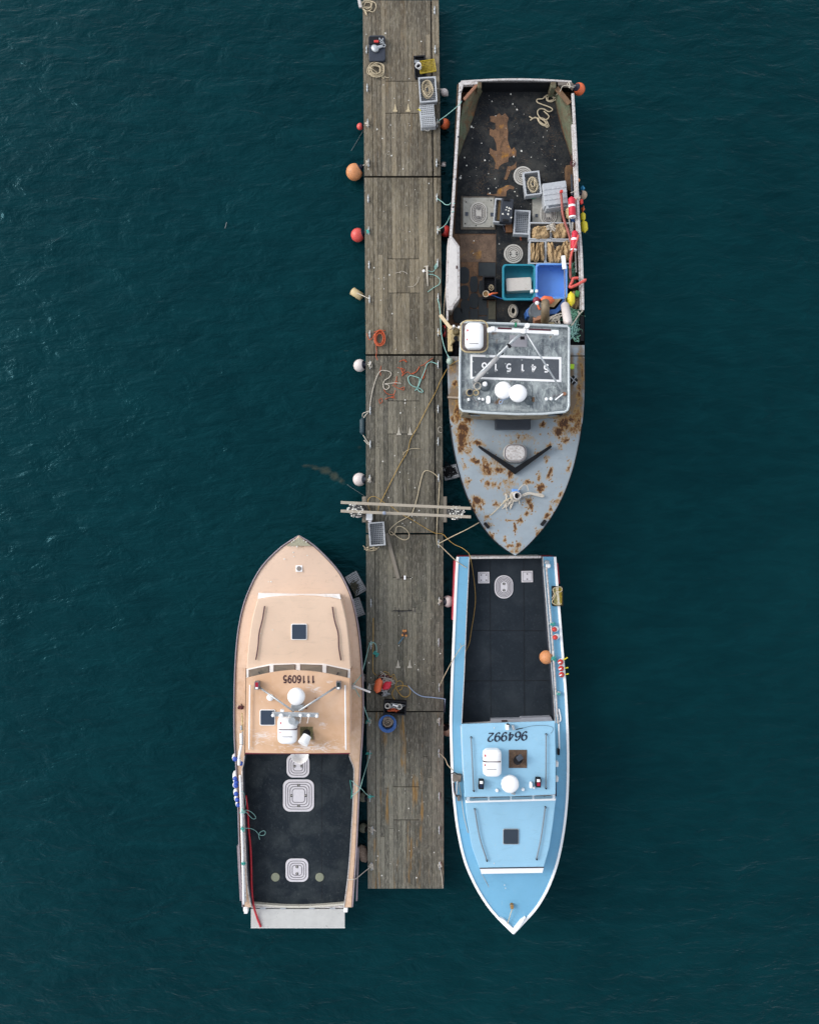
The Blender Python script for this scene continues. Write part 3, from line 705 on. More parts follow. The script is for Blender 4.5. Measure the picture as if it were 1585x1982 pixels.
def dome(t, px, py, rpx, z, hgt=0.22, name='radar_dome', base=0.12, post=None):
    c = P(px, py, z + hgt * 0.5); r = rpx * U(z + hgt * .5); c.z = z
    if post: MB().lathe([(0.09, -post), (0.09, 0.0), (0, 0)], c, n=12).build('radar_post', M['white'], t, smooth=False)
    return MB().lathe([(r * 0.9, 0), (r, hgt * 0.2), (r, hgt * 0.5), (r * 0.93, hgt * 0.72), (r * 0.72, hgt * 0.9), (r * 0.35, hgt * 0.99), (0, hgt)], c, n=36).build(name, M['gel'], t, smooth=True)
def raft(t, px, py, wpx, hpx, z, cradle=False, strap=None):
    "liferaft canister lying on a roof"
    c = P(px, py, z + 0.2); u = U(z + 0.2); L = hpx * u; r = wpx * u / 2; vs = []; n = 28; prof = []
    for k in range(13):
        q = -1 + k / 6; f = (1 - abs(q) ** 6) ** 0.5 if abs(q) < 1 else 0
        prof.append((q * L / 2, 0.72 + 0.28 * f if abs(q) < 1 else 0.70))
    mb = MB()
    for y, f in prof:
        for a in range(n):
            th = a * math.tau / n; cx, sz = math.cos(th), math.sin(th)
            e = 0.5; X = r * f * (abs(cx) ** e) * (1 if cx > 0 else -1); Z = 0.19 * f * (abs(sz) ** 0.8) * (1 if sz > 0 else -1)
            vs.append(Vector((c.x + X, c.y + y, z + 0.2 + Z)))
    fs = [(i * n + a, i * n + (a + 1) % n, (i + 1) * n + (a + 1) % n, (i + 1) * n + a) for i in range(12) for a in range(n)]
    fs += [tuple(range(n))[::-1], tuple(range(12 * n, 13 * n))]
    o = mb.add(vs, [tuple(reversed(f)) for f in fs]).build('liferaft_canister', M['gel'], t, smooth=True, bevel=0.01)
    if strap is not None:
        MB().box(px, py + strap, z + 0.02, z + 0.402, wpx * 0.93, 1.2).build('strap', M['letterb'], o)
    for dx, dy, w_, h_ in ((-0.36, -0.24, 2.4, 4.2), (-0.38, 0.12, 1.6, 3.6)): MB().box(px + dx * wpx, py + dy * hpx, z + 0.3, z + 0.392 - 0.01, w_, h_).build('red_label', M['redpink'], o)
    MB().box(px - 1, py + 0.28 * hpx, z + 0.3, z + 0.397, wpx * 0.5, 0.9).build('printed_line', M['hatchline'], o)
    if cradle:
        r_ = rrect(px, py, wpx + 16, hpx + 12, 13, z + 0.13, 0, 6); r_.append(r_[0]); MB().tube(r_, 0.02, 6, closed=True).build('cradle_rail', M['cream'], o, smooth=True)
        r_ = rrect(px, py, wpx + 13, hpx + 9, 11, z + 0.02, 0, 6); MB().prism(r_, z + 0.004).build('cradle_tray', M['hosebr'] if False else mat('cradle_brown', C(120, 108, 104), 0.6, 0.2, 9), o)
    return o
# ================================================================ grey rusty workboat
ZERO = lambda *a: 0.0
def grey_boat():
    t = thing('fishing_boat', 'rusty grey steel fishing boat with crates and totes on its aft deck', 'boat', P(998, 600, 0), 'fishing boats moored at the dock')
    ST = [(160, 887, 1110, 1.3), (230, 883, 1114, 1.3), (310, 878, 1118, 1.3), (420, 871, 1122, 1.3), (480, 867, 1127, 1.3), (560, 864, 1130, 1.32), (640, 863, 1131, 1.36), (700, 864.5, 1131.5, 1.4), (770, 866.5, 1131, 1.5),
          (820, 870, 1127, 1.6), (870, 877, 1118.5, 1.68), (920, 889, 1105.5, 1.78), (970, 906.5, 1085.5, 1.88), (1015, 930, 1058.5, 1.98), (1045, 954, 1033, 2.05), (1065, 978, 1013, 2.1), (1076, 996.3, 997.7, 2.14)]
    hull(t, ST, 'hull', 'hullblack', flare=0.985, keel=0.7)
    # decks
    D0 = 0.72
    MB().prism(L3([(885, 163), (1108, 163), (1115, 310), (1124, 480), (1127, 640), (866, 640), (868, 480), (878, 310)], D0), D0 - 0.1).build('deck_plate', rustplate('rusted_deck_steel', C(92, 70, 54), C(130, 98, 72), C(160, 112, 42)), t)
    edge_rail(t, ST, 'gunwale', 'offwhite', 5.5, 0.10, inset=1.2, side='l', y0=160, y1=470)
    edge_rail(t, ST, 'gunwale', 'offwhite', 5.0, 0.10, inset=0.3, side='r', y0=175, y1=602)
    edge_rail(t, ST, 'inner_rail', 'offwhite', 2.6, 0.10, dz=-0.06, inset=6.2, side='r', y0=240, y1=600)
    edge_rail(t, ST, 'gunwale', 'offwhite', 4, 0.10, inset=0.8, side='l', y0=595, y1=625)
    edge_rail(t, ST, 'gunwale', 'cream', 9, 0.10, inset=3, side='l', y0=625, y1=688)
    # bolts along the port gunwale
    bm = MB()
    for x, y in ((893, 196), (887, 265), (882, 347), (877, 401), (896, 163)): bm.lathe([(0.028, 0), (0.028, .012), (0, .012)], P(x, y, 1.302), n=8)
    bm.build('bolt', M['navy'], t)
    # stern
    arc = [(892 + (1106 - 892) * k / 14, 156 - 4.5 * math.sin(math.pi * k / 14) + 2) for k in range(15)]
    MB().band(L3([(x, y - 2.2) for x, y in arc], 1.3), L3([(x, y + 1.4) for x, y in arc], 1.3), 0.5).build('stern_rail', M['offwhite'], t, bevel=0.008)
    MB().prism(L3([(889, 160), (893, 157), (925, 158), (926, 163), (897, 164), (894, 175), (888, 178)], 1.34), 1.2).build('corner_cap', M['offwhite'], t, bevel=0.01)
    MB().prism(L3([(1080, 158), (1108, 160), (1111, 166), (1109, 172), (1103, 166), (1080, 164)], 1.34), 1.2).build('corner_cap', mat('rust_stained_cap', C(120, 112, 104), 0.6, .3, 9, dirt=C(110, 75, 50), dirt_amt=.8), t, bevel=0.01)
    # sloping corner plates
    gr = rustplate('green_rust_paint', C(104, 82, 60), C(98, 112, 88), C(132, 92, 55))
    for pts in ([(926, 164, 1.1), (936, 170, .8), (924, 195, .76), (916, 225, .75), (908, 250, .75), (897, 275, .75), (890, 298, .75), (886, 300, 1.1), (890, 235, 1.15), (896, 200, 1.15)],
                [(1068, 166, .8), (1077, 170, 1.1), (1103, 205, 1.15), (1107, 240, 1.15), (1109, 290, 1.1), (1105, 300, .75), (1098, 280, .75), (1090, 250, .75), (1082, 222, .75), (1076, 200, .75), (1066, 172, .76)]):
        v = [P(*p) for p in pts]; n = len(v); mb = MB(); mb.prism([Vector((a.x, a.y, a.z)) for a in v], D0 - 0.02); mb.build('corner_plate', gr, t)
    mb = MB(); mb.bar(P(925, 162, 1.3), P(898, 193, 1.3), 0.09, 0.07); mb.build('corner_brace', mat('rusty_pipe', C(150, 105, 80), .7, .2, 9), t, bevel=.01)
    mb = MB(); mb.bar(P(1076, 170, 1.25), P(1102, 201, 1.25), 0.15, 0.04); mb.build('corner_brace', mat('rusty_brown_plate', C(120, 92, 66), .7, .25, 9), t, bevel=.01)
    MB().box(928, 164, .8, 1.36, 8, 11).build('stern_post', gr, t, bevel=.02); MB().box(1071, 164, .8, 1.36, 10, 12).build('stern_post', gr, t, bevel=.02)
    # rubber mats (the torn hole shows the rusty plate)
    rb = rubber('worn_black_rubber', C(20, 26, 32), C(108, 106, 98), 0.6, 2.0, fleck=C(104, 84, 62))
    zt = D0 + 0.02
    MB().prism(L3([(936, 160), (1067, 160), (1074, 200), (1082, 235), (1092, 268), (1104, 305), (1108, 360), (1105, 640), (960, 640), (960, 396), (884, 372), (888, 302), (905, 258), (918, 222), (927, 190)], zt), D0 + 0.001).build('rubber_mat', rb, t)
    MB().prism(L3([(884, 372.5), (959.5, 396.5), (959.5, 452), (880, 452)], zt - .002), D0 + 0.001).build('rubber_mat', rb, t)
    rp = rustplate('torn_mat_rust', C(104, 76, 54), C(142, 106, 76), C(186, 128, 34))
    tr = [(948, 225), (960, 224), (966, 219), (971, 224), (977, 219), (984, 228), (981, 240), (983, 255), (982, 270), (986, 284), (990, 290), (994, 285), (999, 292), (998, 303), (990, 302), (984, 305), (983, 313), (972, 317), (966, 322), (964, 328), (957, 326), (959, 315), (954, 305), (947, 297), (948, 286), (955, 291), (961, 292), (960, 278), (955, 266), (947, 261), (948, 248), (955, 252), (959, 249), (958, 238), (949, 235)]
    MB().prism(L3(tr, zt + .004), zt).build('torn_patch', rp, t)
    MB().prism(L3([(982, 322), (988, 322), (996, 318), (999, 312), (999, 325), (988, 330), (983, 342), (980, 348), (975, 347), (979, 336)], zt + .004), zt).build('torn_patch', rp, t)
    MB().prism(L3([(980, 359), (987, 358), (995, 362), (994, 367), (986, 365), (980, 370), (979, 380), (964, 380), (952, 378), (942, 377), (944, 373), (952, 376), (961, 375), (963, 366), (972, 363)], zt + .004), zt).build('torn_patch', rp, t)
    pl = rustplate('bare_rusty_plate', C(96, 76, 62), C(128, 104, 84), C(168, 118, 40))
    MB().prism(L3([(890, 455), (959.5, 455), (959.5, 507), (891, 507)], zt), D0 + .001).build('bare_steel_panel', pl, t)
    MB().prism(L3([(891, 507.5), (925, 507.5), (925, 560), (908, 575), (891, 590)], zt - .004), D0 + .001).build('bare_steel_panel', rp, t)
    dm = MB(); rg = random.Random(31)
    for x, y, r in ((950, 166, 1.4), (952, 164, 1.2), (930, 178, 1.5), (988, 182, 1.6), (952, 196, 1.5), (992, 201, 1.5), (1000, 212, 2.0), (959, 224, 1.0), (912, 245, 2.4), (916, 247, 1.4), (932, 277, 1.2), (1009, 292, 2.2), (899, 305, 1.6), (938, 310, 2.0), (1028, 304, 1.2), (994, 303, 1.4), (891, 344, 2.8), (892, 340, 1.4), (948, 374, 1.4), (903, 320, 1.6), (996, 371, 1.5), (1001, 379, 1.2), (945, 336, 1.2), (958, 346, 1.2), (945, 365, 1.2), (960, 363, 1.0), (966, 472, 1.2), (917, 466, 1.2), (1074, 309, 1.2), (1051, 265, 1.0), (916, 490, 1.0)):
        dm.prism([P(x + r * rg.uniform(.5, 1.1) * math.cos(k * math.tau / 8), y + r * rg.uniform(.5, 1.2) * math.sin(k * math.tau / 8), zt + .012) for k in range(8)], zt)
    for q in range(60):
        x, y = rg.uniform(905, 1090), rg.uniform(170, 440); r = rg.uniform(.25, .6); dm.prism([P(x + r * math.cos(k), y + r * math.sin(k), zt + .01) for k in range(6)], zt)
    dm.build('bird_droppings', M['dropping'], t)['kind'] = 'stuff'
    # cut mat tiles over the forward deck
    mt_ = rubber('slate_rubber_tiles', C(52, 58, 62), C(84, 86, 84), 0.4, 3)
    rng = random.Random(3)
    def blob(px, py, a, b, q=2.6, rot=0):
        out = []
        for k in range(22):
            th = k * math.tau / 22; c, s = math.cos(th), math.sin(th); x = a * abs(c) ** (2 / q) * (1 if c > 0 else -1); y = b * abs(s) ** (2 / q) * (1 if s > 0 else -1)
            out.append((px + x * rng.uniform(.95, 1.03), py + y * rng.uniform(.95, 1.03)))
        return out
    tm = MB()
    for px, py, a, b in ((898, 533, 10.5, 16), (917, 550, 8, 16), (899, 566, 9, 14), (917, 582, 9, 15), (900, 594, 9, 14), (934, 556, 8, 14), (886, 610, 9, 15)): tm.prism(L3(blob(px, py, a, b, 3.2), zt + .012), zt)
    for x0, y0, x1, y1 in ((926, 508, 959, 534), (926, 575, 942, 610), (942, 596, 959, 612), (909, 598, 925, 640), (891, 606, 908, 640), (926, 612, 959, 640)): tm.prism(L3([(x0, y0), (x1, y0), (x1, y1), (x0, y1)], zt + .010 + rng.uniform(0, .006)), zt)
    tm.build('cut_rubber_tiles', mt_, t, bevel=.003)
    MB().prism(L3([(945, 583), (959, 583), (959, 618), (945, 618)], zt + .03), zt).build('deck_plank', mat('dull_olive_board', C(78, 76, 62), .8, .2, 9), t, bevel=.004)
    # hatches
    hm = MB().box(925, 412, D0, D0 + .05, 66, 64).build('hatch_frame', rustplate('hatch_frame_rust', C(92, 84, 74), C(118, 110, 98), C(120, 92, 66)), t, bevel=.005)
    hp = MB().box(926, 411, D0 + .05, D0 + .075, 60, 57).build('hatch_plate', mat('hatch_plate_grey', C(168, 166, 156), .55, .12, 6, dirt=C(112, 104, 90), dirt_amt=.7), hm, bevel=.004)
    def oval(px, py, z, par):
        ring_hatch(par, px, py, 32, 42, 15.5, z, 'hatchg', 3, ((0, -8), (0, 8)), name='oval_cover')
        sm = MB()
        for k in range(20):
            a = k * math.tau / 20; sm.bar(P(px + 5 * math.cos(a), py + 9 * math.sin(a), z + .034), P(px + 11 * math.cos(a), py + 16 * math.sin(a), z + .034), .012)
        sm.build('spoke_ridges', M['hatchline'], par)
    oval(926, 412, D0 + .075, t)
    for x, y in ((902, 391), (950, 388), (900, 433), (950, 438), (921, 437)):
        MB().lathe([(.02, 0), (.02, .01), (0, .01)], P(x, y, D0 + .075), n=8).build('bolt', M['black'], hp)
    MB().box(903, 414, D0 + .07, D0 + .09, 6, 7).build('recessed_latch', M['greydk'], hp); MB().box(952, 415, D0 + .07, D0 + .09, 6, 7).build('recessed_latch', M['greydk'], hp)
    h2 = MB().box(1058, 411, D0, D0 + .05, 56, 60).build('hatch_frame', MATS['hatch_plate_grey'], t, bevel=.005); oval(1061, 414, D0 + .05, t)
    MB().box(1038, 417, D0 + .05, D0 + .07, 5, 6).build('recessed_latch', M['greydk'], h2)
    for px, py, r, hs_ in ((1012, 340, 18.5, ((-4, 0), (4, 0))), (993.5, 491, 18.5, ((-6, 0), (6, 0)))): ring_hatch(t, px, py, 2 * r, 2 * r, r - .1, D0 + .02, 'hatchg', 3, hs_, name='round_hatch')
    # bulwark (thick white) on the port side
    bw = [(867, 462), (873, 456), (877, 460), (889.5, 477), (890, 577), (878, 592), (876, 600), (865, 600), (864, 560)]
    b_ = MB().prism(L3(bw, 1.42), D0 - .1).build('bulwark_gate', M['offwhite'], t, bevel=.012)
    MB().prism(L3([(870, 466), (874, 461), (885, 479), (885.5, 574), (874, 592), (868.5, 592), (867.5, 560)], 1.432), 1.42).build('gate_panel', mat('gate_panel_white', C(222, 218, 214), .5, .06, 6, dirt=C(150, 140, 130), dirt_amt=.5), b_, bevel=.005)
    MB().box(884, 517, 1.4, 1.45, 3, 6).build('latch', M['brown'], b_)
    # net hauler on the port side
    g = rustplate('hauler_cream_rust', C(176, 156, 110), C(206, 190, 150), C(150, 110, 60))
    nh = MB().prism(L3([(876, 637), (890, 632), (893, 645), (893, 662), (884, 655), (872, 668), (871, 645)], 1.5), 1.3).build('net_hauler', g, t, bevel=.02)
    MB().lathe([(.10, 0), (.12, .06), (.06, .12), (.10, .2), (.06, .22), (0, .22)], P(883, 643, 1.5), n=16).build('hauler_drum', mat('drum_brown', C(110, 96, 62), .6, .3, 9), nh, smooth=True)
    MB().lathe([(.07, 0), (.07, .05), (0, .05)], P(882, 655, 1.5), n=12).build('hauler_hub', M['black'], nh)
    MB().bar(P(852, 610, 1.5), P(873, 637, 1.8), 0.1, .05).build('hauler_arm', M['plank'], nh, bevel=.005)
    for x, y in ((878, 631), (888.5, 633)): MB().box(x, y, 1.4, 1.75, 5, 5).build('float_block', M['white'], nh, bevel=.02)
    MB().tube(crom(L3([(880, 632), (888, 636), (894, 641)], 1.72)), .012, 5).build('line', M['ropew'], nh, smooth=True)
    mb = MB(); rr = random.Random(2)
    for q in range(10): mb.lathe([(0, 0), (.12, .03), (.13, .1), (0, .18)], P(883 + rr.uniform(-6, 6), 674 + rr.uniform(-9, 8), 1.0 + rr.uniform(-.1, .1)), n=9, sx=rr.uniform(.6, 1.2))
    mb.build('coiled_black_net', M['soot'], t)
    MB().prism(L3([(874, 655), (893, 662), (893, 690), (874, 690)], .95), .7).build('well_floor', M['black'], t)
    MB().lathe([(0, 0), (.09, 0), (.11, .07), (.08, .15), (.03, .2), (0, .2)], P(870.5, 700, 1.4), n=12).build('rail_bollard', mat('pale_green_iron', C(170, 190, 178), .6, .2, 9), t, smooth=True)
    # foredeck, one painted sheet with rust
    BL = [(885, 800, 8, 26, .85), (893, 845, 12, 26, .9, -12), (905, 870, 8, 14, .7), (1112, 830, 10, 18, .85, 25), (1095, 850, 10, 10, .8), (1120, 880 - 60, 6, 22, .8), (1100, 905, 4, 14, .7, 25), (915, 985, 5, 14, .8, -35), (952, 1038, 4, 10, .7, -40), (1042, 1030, 4, 10, .75, 40), (1085, 955, 4, 12, .7, 30), (897, 832, 13, 22, 1.0, -15), (893, 858, 9, 22, .95), (905, 812, 12, 14, .8), (925, 857, 13, 5, 1.0, 18), (919, 893, 12, 7, .8, 35), (925, 893, 8, 4, .9, 30), (941, 906, 9, 22, .85, -10), (947, 912, 10, 12, .8), (966, 909, 12, 8, .85), (988, 918, 8, 14, .8),
          (943, 937, 8, 8, .75), (955, 937, 8, 6, .85, 40), (923, 968, 13, 8, 1.1, 35), (928, 980, 8, 5, .8, 50), (903, 935, 5, 10, .6), (917, 977, 6, 10, .8), (900, 905, 5, 6, .65), (905, 875, 5, 8, .7), (960, 975, 6, 8, .8), (1046, 944, 10, 10, 1.0, 10), (1043, 925, 5, 10, .7), (1020, 932, 7, 6, .7), (1064, 914, 4, 14, 1.0, 25), (1058, 888, 4, 6, .7),
          (1040, 877, 5, 4, .8), (1050, 822, 7, 5, .95), (1080, 836, 12, 12, 1.0, 30), (1092, 820, 14, 14, .95), (1105, 812, 12, 10, .85), (1086, 862, 4, 5, .7), (1062, 862, 9, 5, .7, -30), (1022, 970, 8, 8, .95), (1028, 980, 6, 8, .85), (1019, 994, 6, 7, .95, 30), (1007, 1007, 5, 6, .95), (996, 1020, 3, 10, .95), (1058, 998, 9, 5, .9, -50), (1078, 970, 6, 8, .7), (1066, 985, 4, 8, .7),
          (988, 1056, 8, 4, .9), (1003, 1056, 6, 7, .9, 20), (998, 1066, 12, 6, .65), (1000, 843, 30, 4, .55), (978, 1044, 4, 6, .7), (942, 1000, 6, 5, .6), (985, 940, 22, 20, .42), (960, 895, 30, 18, .42), (1010, 850, 30, 14, .4), (988, 1007, 12, 2, .7), (948, 1017, 7, 5, .6), (890, 790, 9, 10, .7), (876, 810, 5, 12, .6), (1118, 800, 7, 14, .7), (1120, 760, 5, 20, .8), (1126, 720, 3, 20, .8), (880, 743, 6, 8, .85), (1121, 690, 4, 8, .5), (875, 720, 6, 12, .3)]
    SB = [(905, 803, 40, 9, 1.1), (1080, 803, 40, 8, 1.1), (998, 808, 40, 9, .9), (893, 840, 14, 30, .75), (1095, 825, 24, 20, .8, 30), (880, 775, 16, 38, 1.35), (1114, 785, 16, 40, 1.4), (1124, 720, 9, 55, 1.3), (876, 712, 14, 30, 1.05), (890, 700, 5, 60, 1.2), (1104, 730, 8, 60, 1.3), (940, 915, 25, 22, .4), (985, 930, 22, 22, .45), (922, 965, 16, 12, .45), (915, 893, 12, 9, .4), (998, 1062, 12, 10, .5), (905, 940, 6, 30, .3), (1045, 940, 10, 14, .45), (925, 858, 14, 8, .6), (1075, 868, 6, 12, .5), (1110, 670, 20, 4, .7), (1010, 985, 12, 10, .3)]
    rk = random.Random(77)
    for b0_ in list(BL):
        for q in range(7):
            aa = rk.uniform(0, 6.28); d_ = rk.uniform(.7, 1.9); BL.append((b0_[0] + b0_[2] * d_ * math.cos(aa), b0_[1] + b0_[3] * d_ * math.sin(aa), rk.uniform(.8, 2.4), rk.uniform(.8, 2.6), rk.uniform(.6, 1.1)))
    for q in range(120): BL.append((rk.uniform(880, 1110), rk.uniform(830, 1040), rk.uniform(.5, 1.3), rk.uniform(.5, 1.5), rk.uniform(.4, 1.0)))
    gp = painted('grey_deck_paint', C(156, 168, 176))
    rows = dense([r for r in ST if r[0] >= 640], 2.5); A, B = [], []
    rows = [r for r in rows if r[0] >= 689]
    A = [P(r[1] + 1.2, r[0], r[3]) for r in rows]; B = [P(r[2] - 0.7, r[0], r[3]) for r in rows]
    MB().band(A, B, .06, cols=110, camber=.03).build('foredeck', gp, t, attrs={'rust': gauss(BL), 'stain_and_shade': gauss(SB)})
    # starboard deck wing beside the house, starts at y 668
    rr = [r for r in dense(ST, 4) if 668 <= r[0] <= 690]
    MB().band([P(1102, r[0], r[3]) for r in rr], [P(r[2] - .7, r[0], r[3]) for r in rr], .06, cols=10).build('deck_wing', gp, t, attrs={'rust': gauss(BL), 'stain_and_shade': gauss(SB)})
    MB().prism(L3([(1100, 600), (1129, 600), (1130, 667), (1102, 667)], .95), .72).build('net_well_floor', M['hullblack'], t)
    edge_rail(t, ST, 'dark_gunwale', 'hullblack', 7, .12, inset=1, side='r', y0=603, y1=667)
    edge_rail(t, ST, 'deck_edge', 'hullblack', 1.6, .12, dz=.02, inset=-0.2, side='both', y0=820, y1=1076, bevel=.004)
    # raised step line in the plating on port side
    MB().bar(P(866, 769, 1.56), P(890, 770, 1.56), .05, .06).build('plating_step', mat('pale_rust_edge', C(180, 165, 150), .6, .2, 9), t)
    MB().prism(L3([(997.2, 930), (998, 930), (998, 1068), (997.2, 1068)], 2.15), 1.75).build('deck_seam', mat('seam_brown', C(120, 112, 100), .7, .2, 9), t) if False else None
    # vee breakwater, box, round hatch, bitt
    z = 1.78
    mb = MB(); mb.prism(L3([(926, 863), (929, 863), (997, 905), (1065, 862), (1068, 863), (1066, 867), (997, 918), (929, 867)], z + .16), z - .08); mb.build('breakwater', M['hullblack'], t, bevel=.005)
    bx = MB().box(993, 818, 1.55, 1.92, 68, 25).build('deck_box', mat('dark_slate_box', C(44, 52, 62), .45, .15, 6, dirt=C(80, 86, 90), dirt_amt=.4), t, bevel=.015)
    MB().box(993, 818, 1.92, 1.935, 64, 21).build('box_lid', MATS['dark_slate_box'], bx, bevel=.006)
    rh = MB().prism(rrect(997, 877, 45, 36, 16, z + .12, 0, 8), z - .06).build('escape_hatch', M['hatchg'], t, bevel=.015)
    MB().prism(rrect(997, 876, 37, 28, 12, z + .145, 0, 8), z + .12).build('hatch_lid', M['offwhite'], rh, bevel=.012)
    r_ = rrect(997, 877, 41, 32, 14, z + .125, 0, 8); r_.append(r_[0]); MB().tube(r_, .02, 5, closed=True).build('rubber_seal', M['hatchline'], rh)
    bt = MB().lathe([(.17, -.05), (.17, .02), (.115, .04), (.115, .42), (.10, .44), (.085, .44), (.085, .30), (0, .30)], P(997.5, 960, 1.86), n=20).build('mooring_bitt', M['offwhite'], t, smooth=False)
    MB().lathe([(.083, 0), (0, 0.001)], P(997.5, 960, 1.86 + .32), n=16).build('bitt_opening', M['black'], bt)
    for x, y, d in ((936, 1015, 40), (1062, 1010, -40)): MB().box(x + (6 if d > 0 else -10), y + 2, 1.95, 2.1, 6, 13, d * -1).build('rail_chock', M['soot'], t, bevel=.02)
    # wheelhouse
    ZR = 3.25
    wall = L3([(900, 640), (1098, 640), (1096, 796), (1050, 802), (998, 804), (940, 802), (897, 796)], 3.0)
    hs_ = MB().prism(wall, .7).build('wheelhouse_wall', rustplate('house_wall_paint', C(120, 108, 88), C(160, 148, 124), C(118, 84, 54)), t)
    # forward wall trim seen under the visor
    fw = [(889, 800), (940, 804), (998, 806), (1050, 804), (1103, 800)]
    MB().band(L3([(x, y - 22) for x, y in fw], 1.75), L3(fw, 1.72), .3).build('front_sill', rustplate('sill_rust', C(124, 110, 88), C(154, 142, 118), C(120, 80, 50)), t, bevel=.01)
    for k in range(5):
        x = 920 + k * 39; MB().prism([P(x - 13, 797.5, 2.75), P(x + 13, 797.5, 2.75), P(x + 13, 802.9, 2.75), P(x - 13, 802.9, 2.75)], 2.35).build('window', M['glass'], t)
    rf = [(893, 626), (896, 624), (1000, 627), (1097, 631), (1101, 635), (1100.5, 700), (1100.5, 785), (1098, 793), (1093, 797), (1050, 801), (1000, 801.5), (940, 799), (895, 795), (890.5, 790), (889.5, 780), (890, 700)]
    rm = bpy.data.materials.new('weathered_roof_paint'); tt, b = nodes(rm)
    a = tex(tt, 3.2, 8, .68, (1.6, .8, 1), .5); c = ramp(tt, a, .38, .60, C(104, 112, 118), C(172, 180, 180))
    a2 = tex(tt, 2.1, 6, .6, (1.2, 1, 1), .8); c = mixc(tt, math_(tt, 'MULTIPLY', ramp(tt, a2, .50, .64), .85), c, C(80, 90, 98))
    a5 = tex(tt, 1.2, 8, .75, (.5, 1.4, 1), 1.0); c = mixc(tt, math_(tt, 'MULTIPLY', ramp(tt, a5, .54, .64), .5), c, C(200, 206, 204))
    a3 = tex(tt, 7, 9, .75, (2.2, .7, 1), .6); c = mixc(tt, math_(tt, 'MULTIPLY', ramp(tt, a3, .53, .64), .8), c, C(205, 216, 212))
    a4 = tex(tt, 11, 8, .75, (1.6, .6, 1), .3); c = mixc(tt, math_(tt, 'MULTIPLY', ramp(tt, a4, .58, .70), .55), c, C(66, 74, 82))
    s = attr(tt, 'stain_and_shade'); c = mixc(tt, math_(tt, 'MULTIPLY', ramp(tt, math_(tt, 'ADD', s, math_(tt, 'MULTIPLY', math_(tt, 'SUBTRACT', a3, .5), 1.4)), .5, .85), .9), c, C(122, 88, 52))
    tt.links.new(c, b.inputs['Base Color']); b.inputs['Roughness'].default_value = .55
    RS = [(950, 668, 10, 4, .8), (925, 690, 8, 3, .6), (1075, 690, 8, 3, .6), (985, 790, 14, 4, .6), (1060, 790, 14, 4, .55), (895, 700, 3, 40, .6), (1098, 720, 3, 50, .55), (963, 660, 3, 8, 1), (955, 647, 10, 5, .9), (946, 630, 10, 5, .9), (960, 779, 9, 6, 1), (968, 776, 5, 9, 1), (987, 690, 5, 3, .8), (987, 736, 5, 4, 1), (900, 762, 5, 12, .9), (903, 745, 3, 8, .8), (1065, 652, 4, 4, .8), (910, 780, 12, 8, .6), (1088, 765, 8, 8, .6), (1028, 773, 4, 6, .9), (1040, 640, 20, 3, .4), (960, 640, 60, 4, .45), (1000, 650, 20, 8, .35), (1010, 680, 14, 10, .45)]
    rf_rows = dense([(627, 892, 1099), (640, 892, 1100.5), (700, 890.5, 1100.5), (770, 889.8, 1100.5), (786, 890.5, 1099), (794, 893, 1096), (800, 925, 1070)], 6)
    roof = MB().band([P(r[1] + 1, r[0], ZR) for r in rf_rows], [P(r[2] - 1, r[0], ZR) for r in rf_rows], .08, cols=30).build('roof', rm, t, attrs={'stain_and_shade': gauss(RS)})
    lip = L3(rf, ZR + .07); lip.append(lip[0]); MB().tube(lip, .035, 6, closed=True).build('roof_lip', mat('lip_white', C(206, 214, 216), .5, .1, 9, dirt=C(110, 112, 112), dirt_amt=.6), roof, smooth=True)
    lip2 = L3([(998 + (x - 998) * .975, 712 + (y - 712) * .965) for x, y in rf], ZR + .05); lip2.append(lip2[0]); MB().tube(lip2, .018, 5, closed=True).build('inner_lip', mat('lip_grey', C(128, 138, 144), .5, .15, 9), roof, smooth=True)
    for x0, y0, x1, y1 in ((962, 668, 962, 690), (1050, 660, 1050, 690), (1030, 745, 1030, 790), (960, 765, 961, 798)): MB().bar(P(x0, y0, ZR + .003), P(x1, y1, ZR + .003), .012, .012).build('plate_seam', M['greydk'], roof)
    # number board
    nb = MB(); zb = ZR + .012
    nbo = L3([(910, 686), (1086, 691), (1086, 739.5), (910, 733)], zb); nb.prism(nbo, ZR); board = nb.build('number_board', M['gel'], roof)
    MB().prism(L3([(914, 690.5), (1081.5, 695.5), (1081.5, 735), (914, 729)], zb + .004), zb).build('board_face', mat('board_slate', C(84, 90, 97), .6, .1, 7, dirt=C(128, 130, 130), dirt_amt=.6), board)
    for k, ch in enumerate('541516'):
        cxs = (1057, 1032.5, 1011, 984.5, 959.5, 937)[k]; cyy = 712 + (cxs - 998) * .018 + (-1 if k == 5 else 0)
        digits(ch, cxs, cyy, 14.5, zb + .012, .19, 'gel', board, wid=.98, th=.006, tilt=1.5)
    rs = random.Random(9); dm = MB()
    for x, y, r in ((1009.5, 696.5, 1.6), (1033, 695, 1.8), (943, 689, 4.5), (915, 700, 1.6), (978, 704, 1.4), (943, 722, 1.6), (920, 720, 1.3), (982, 722, 1.2)):
        dm.prism([P(x + r * rs.uniform(.5, 1.2) * math.cos(k * math.tau / 9), y + r * rs.uniform(.5, 1.2) * math.sin(k * math.tau / 9), zb + .012) for k in range(9)], zb)
    dm.build('bird_droppings', mat('dull_paint_patch', C(190, 198, 196), .7, .1, 9), board)
    # mast: crossbar with two stays
    zc = ZR + .55
    ms = MB().lathe([(.05, 0), (.05, .62), (.07, .64), (.07, .70), (0, .70)], P(1013, 641, ZR), n=12).build('mast', M['white'], t)
    MB().bar(P(945, 638, zc), P(1080, 643.5, zc), .115, .07).build('crossbar', M['white'], ms, bevel=.01)
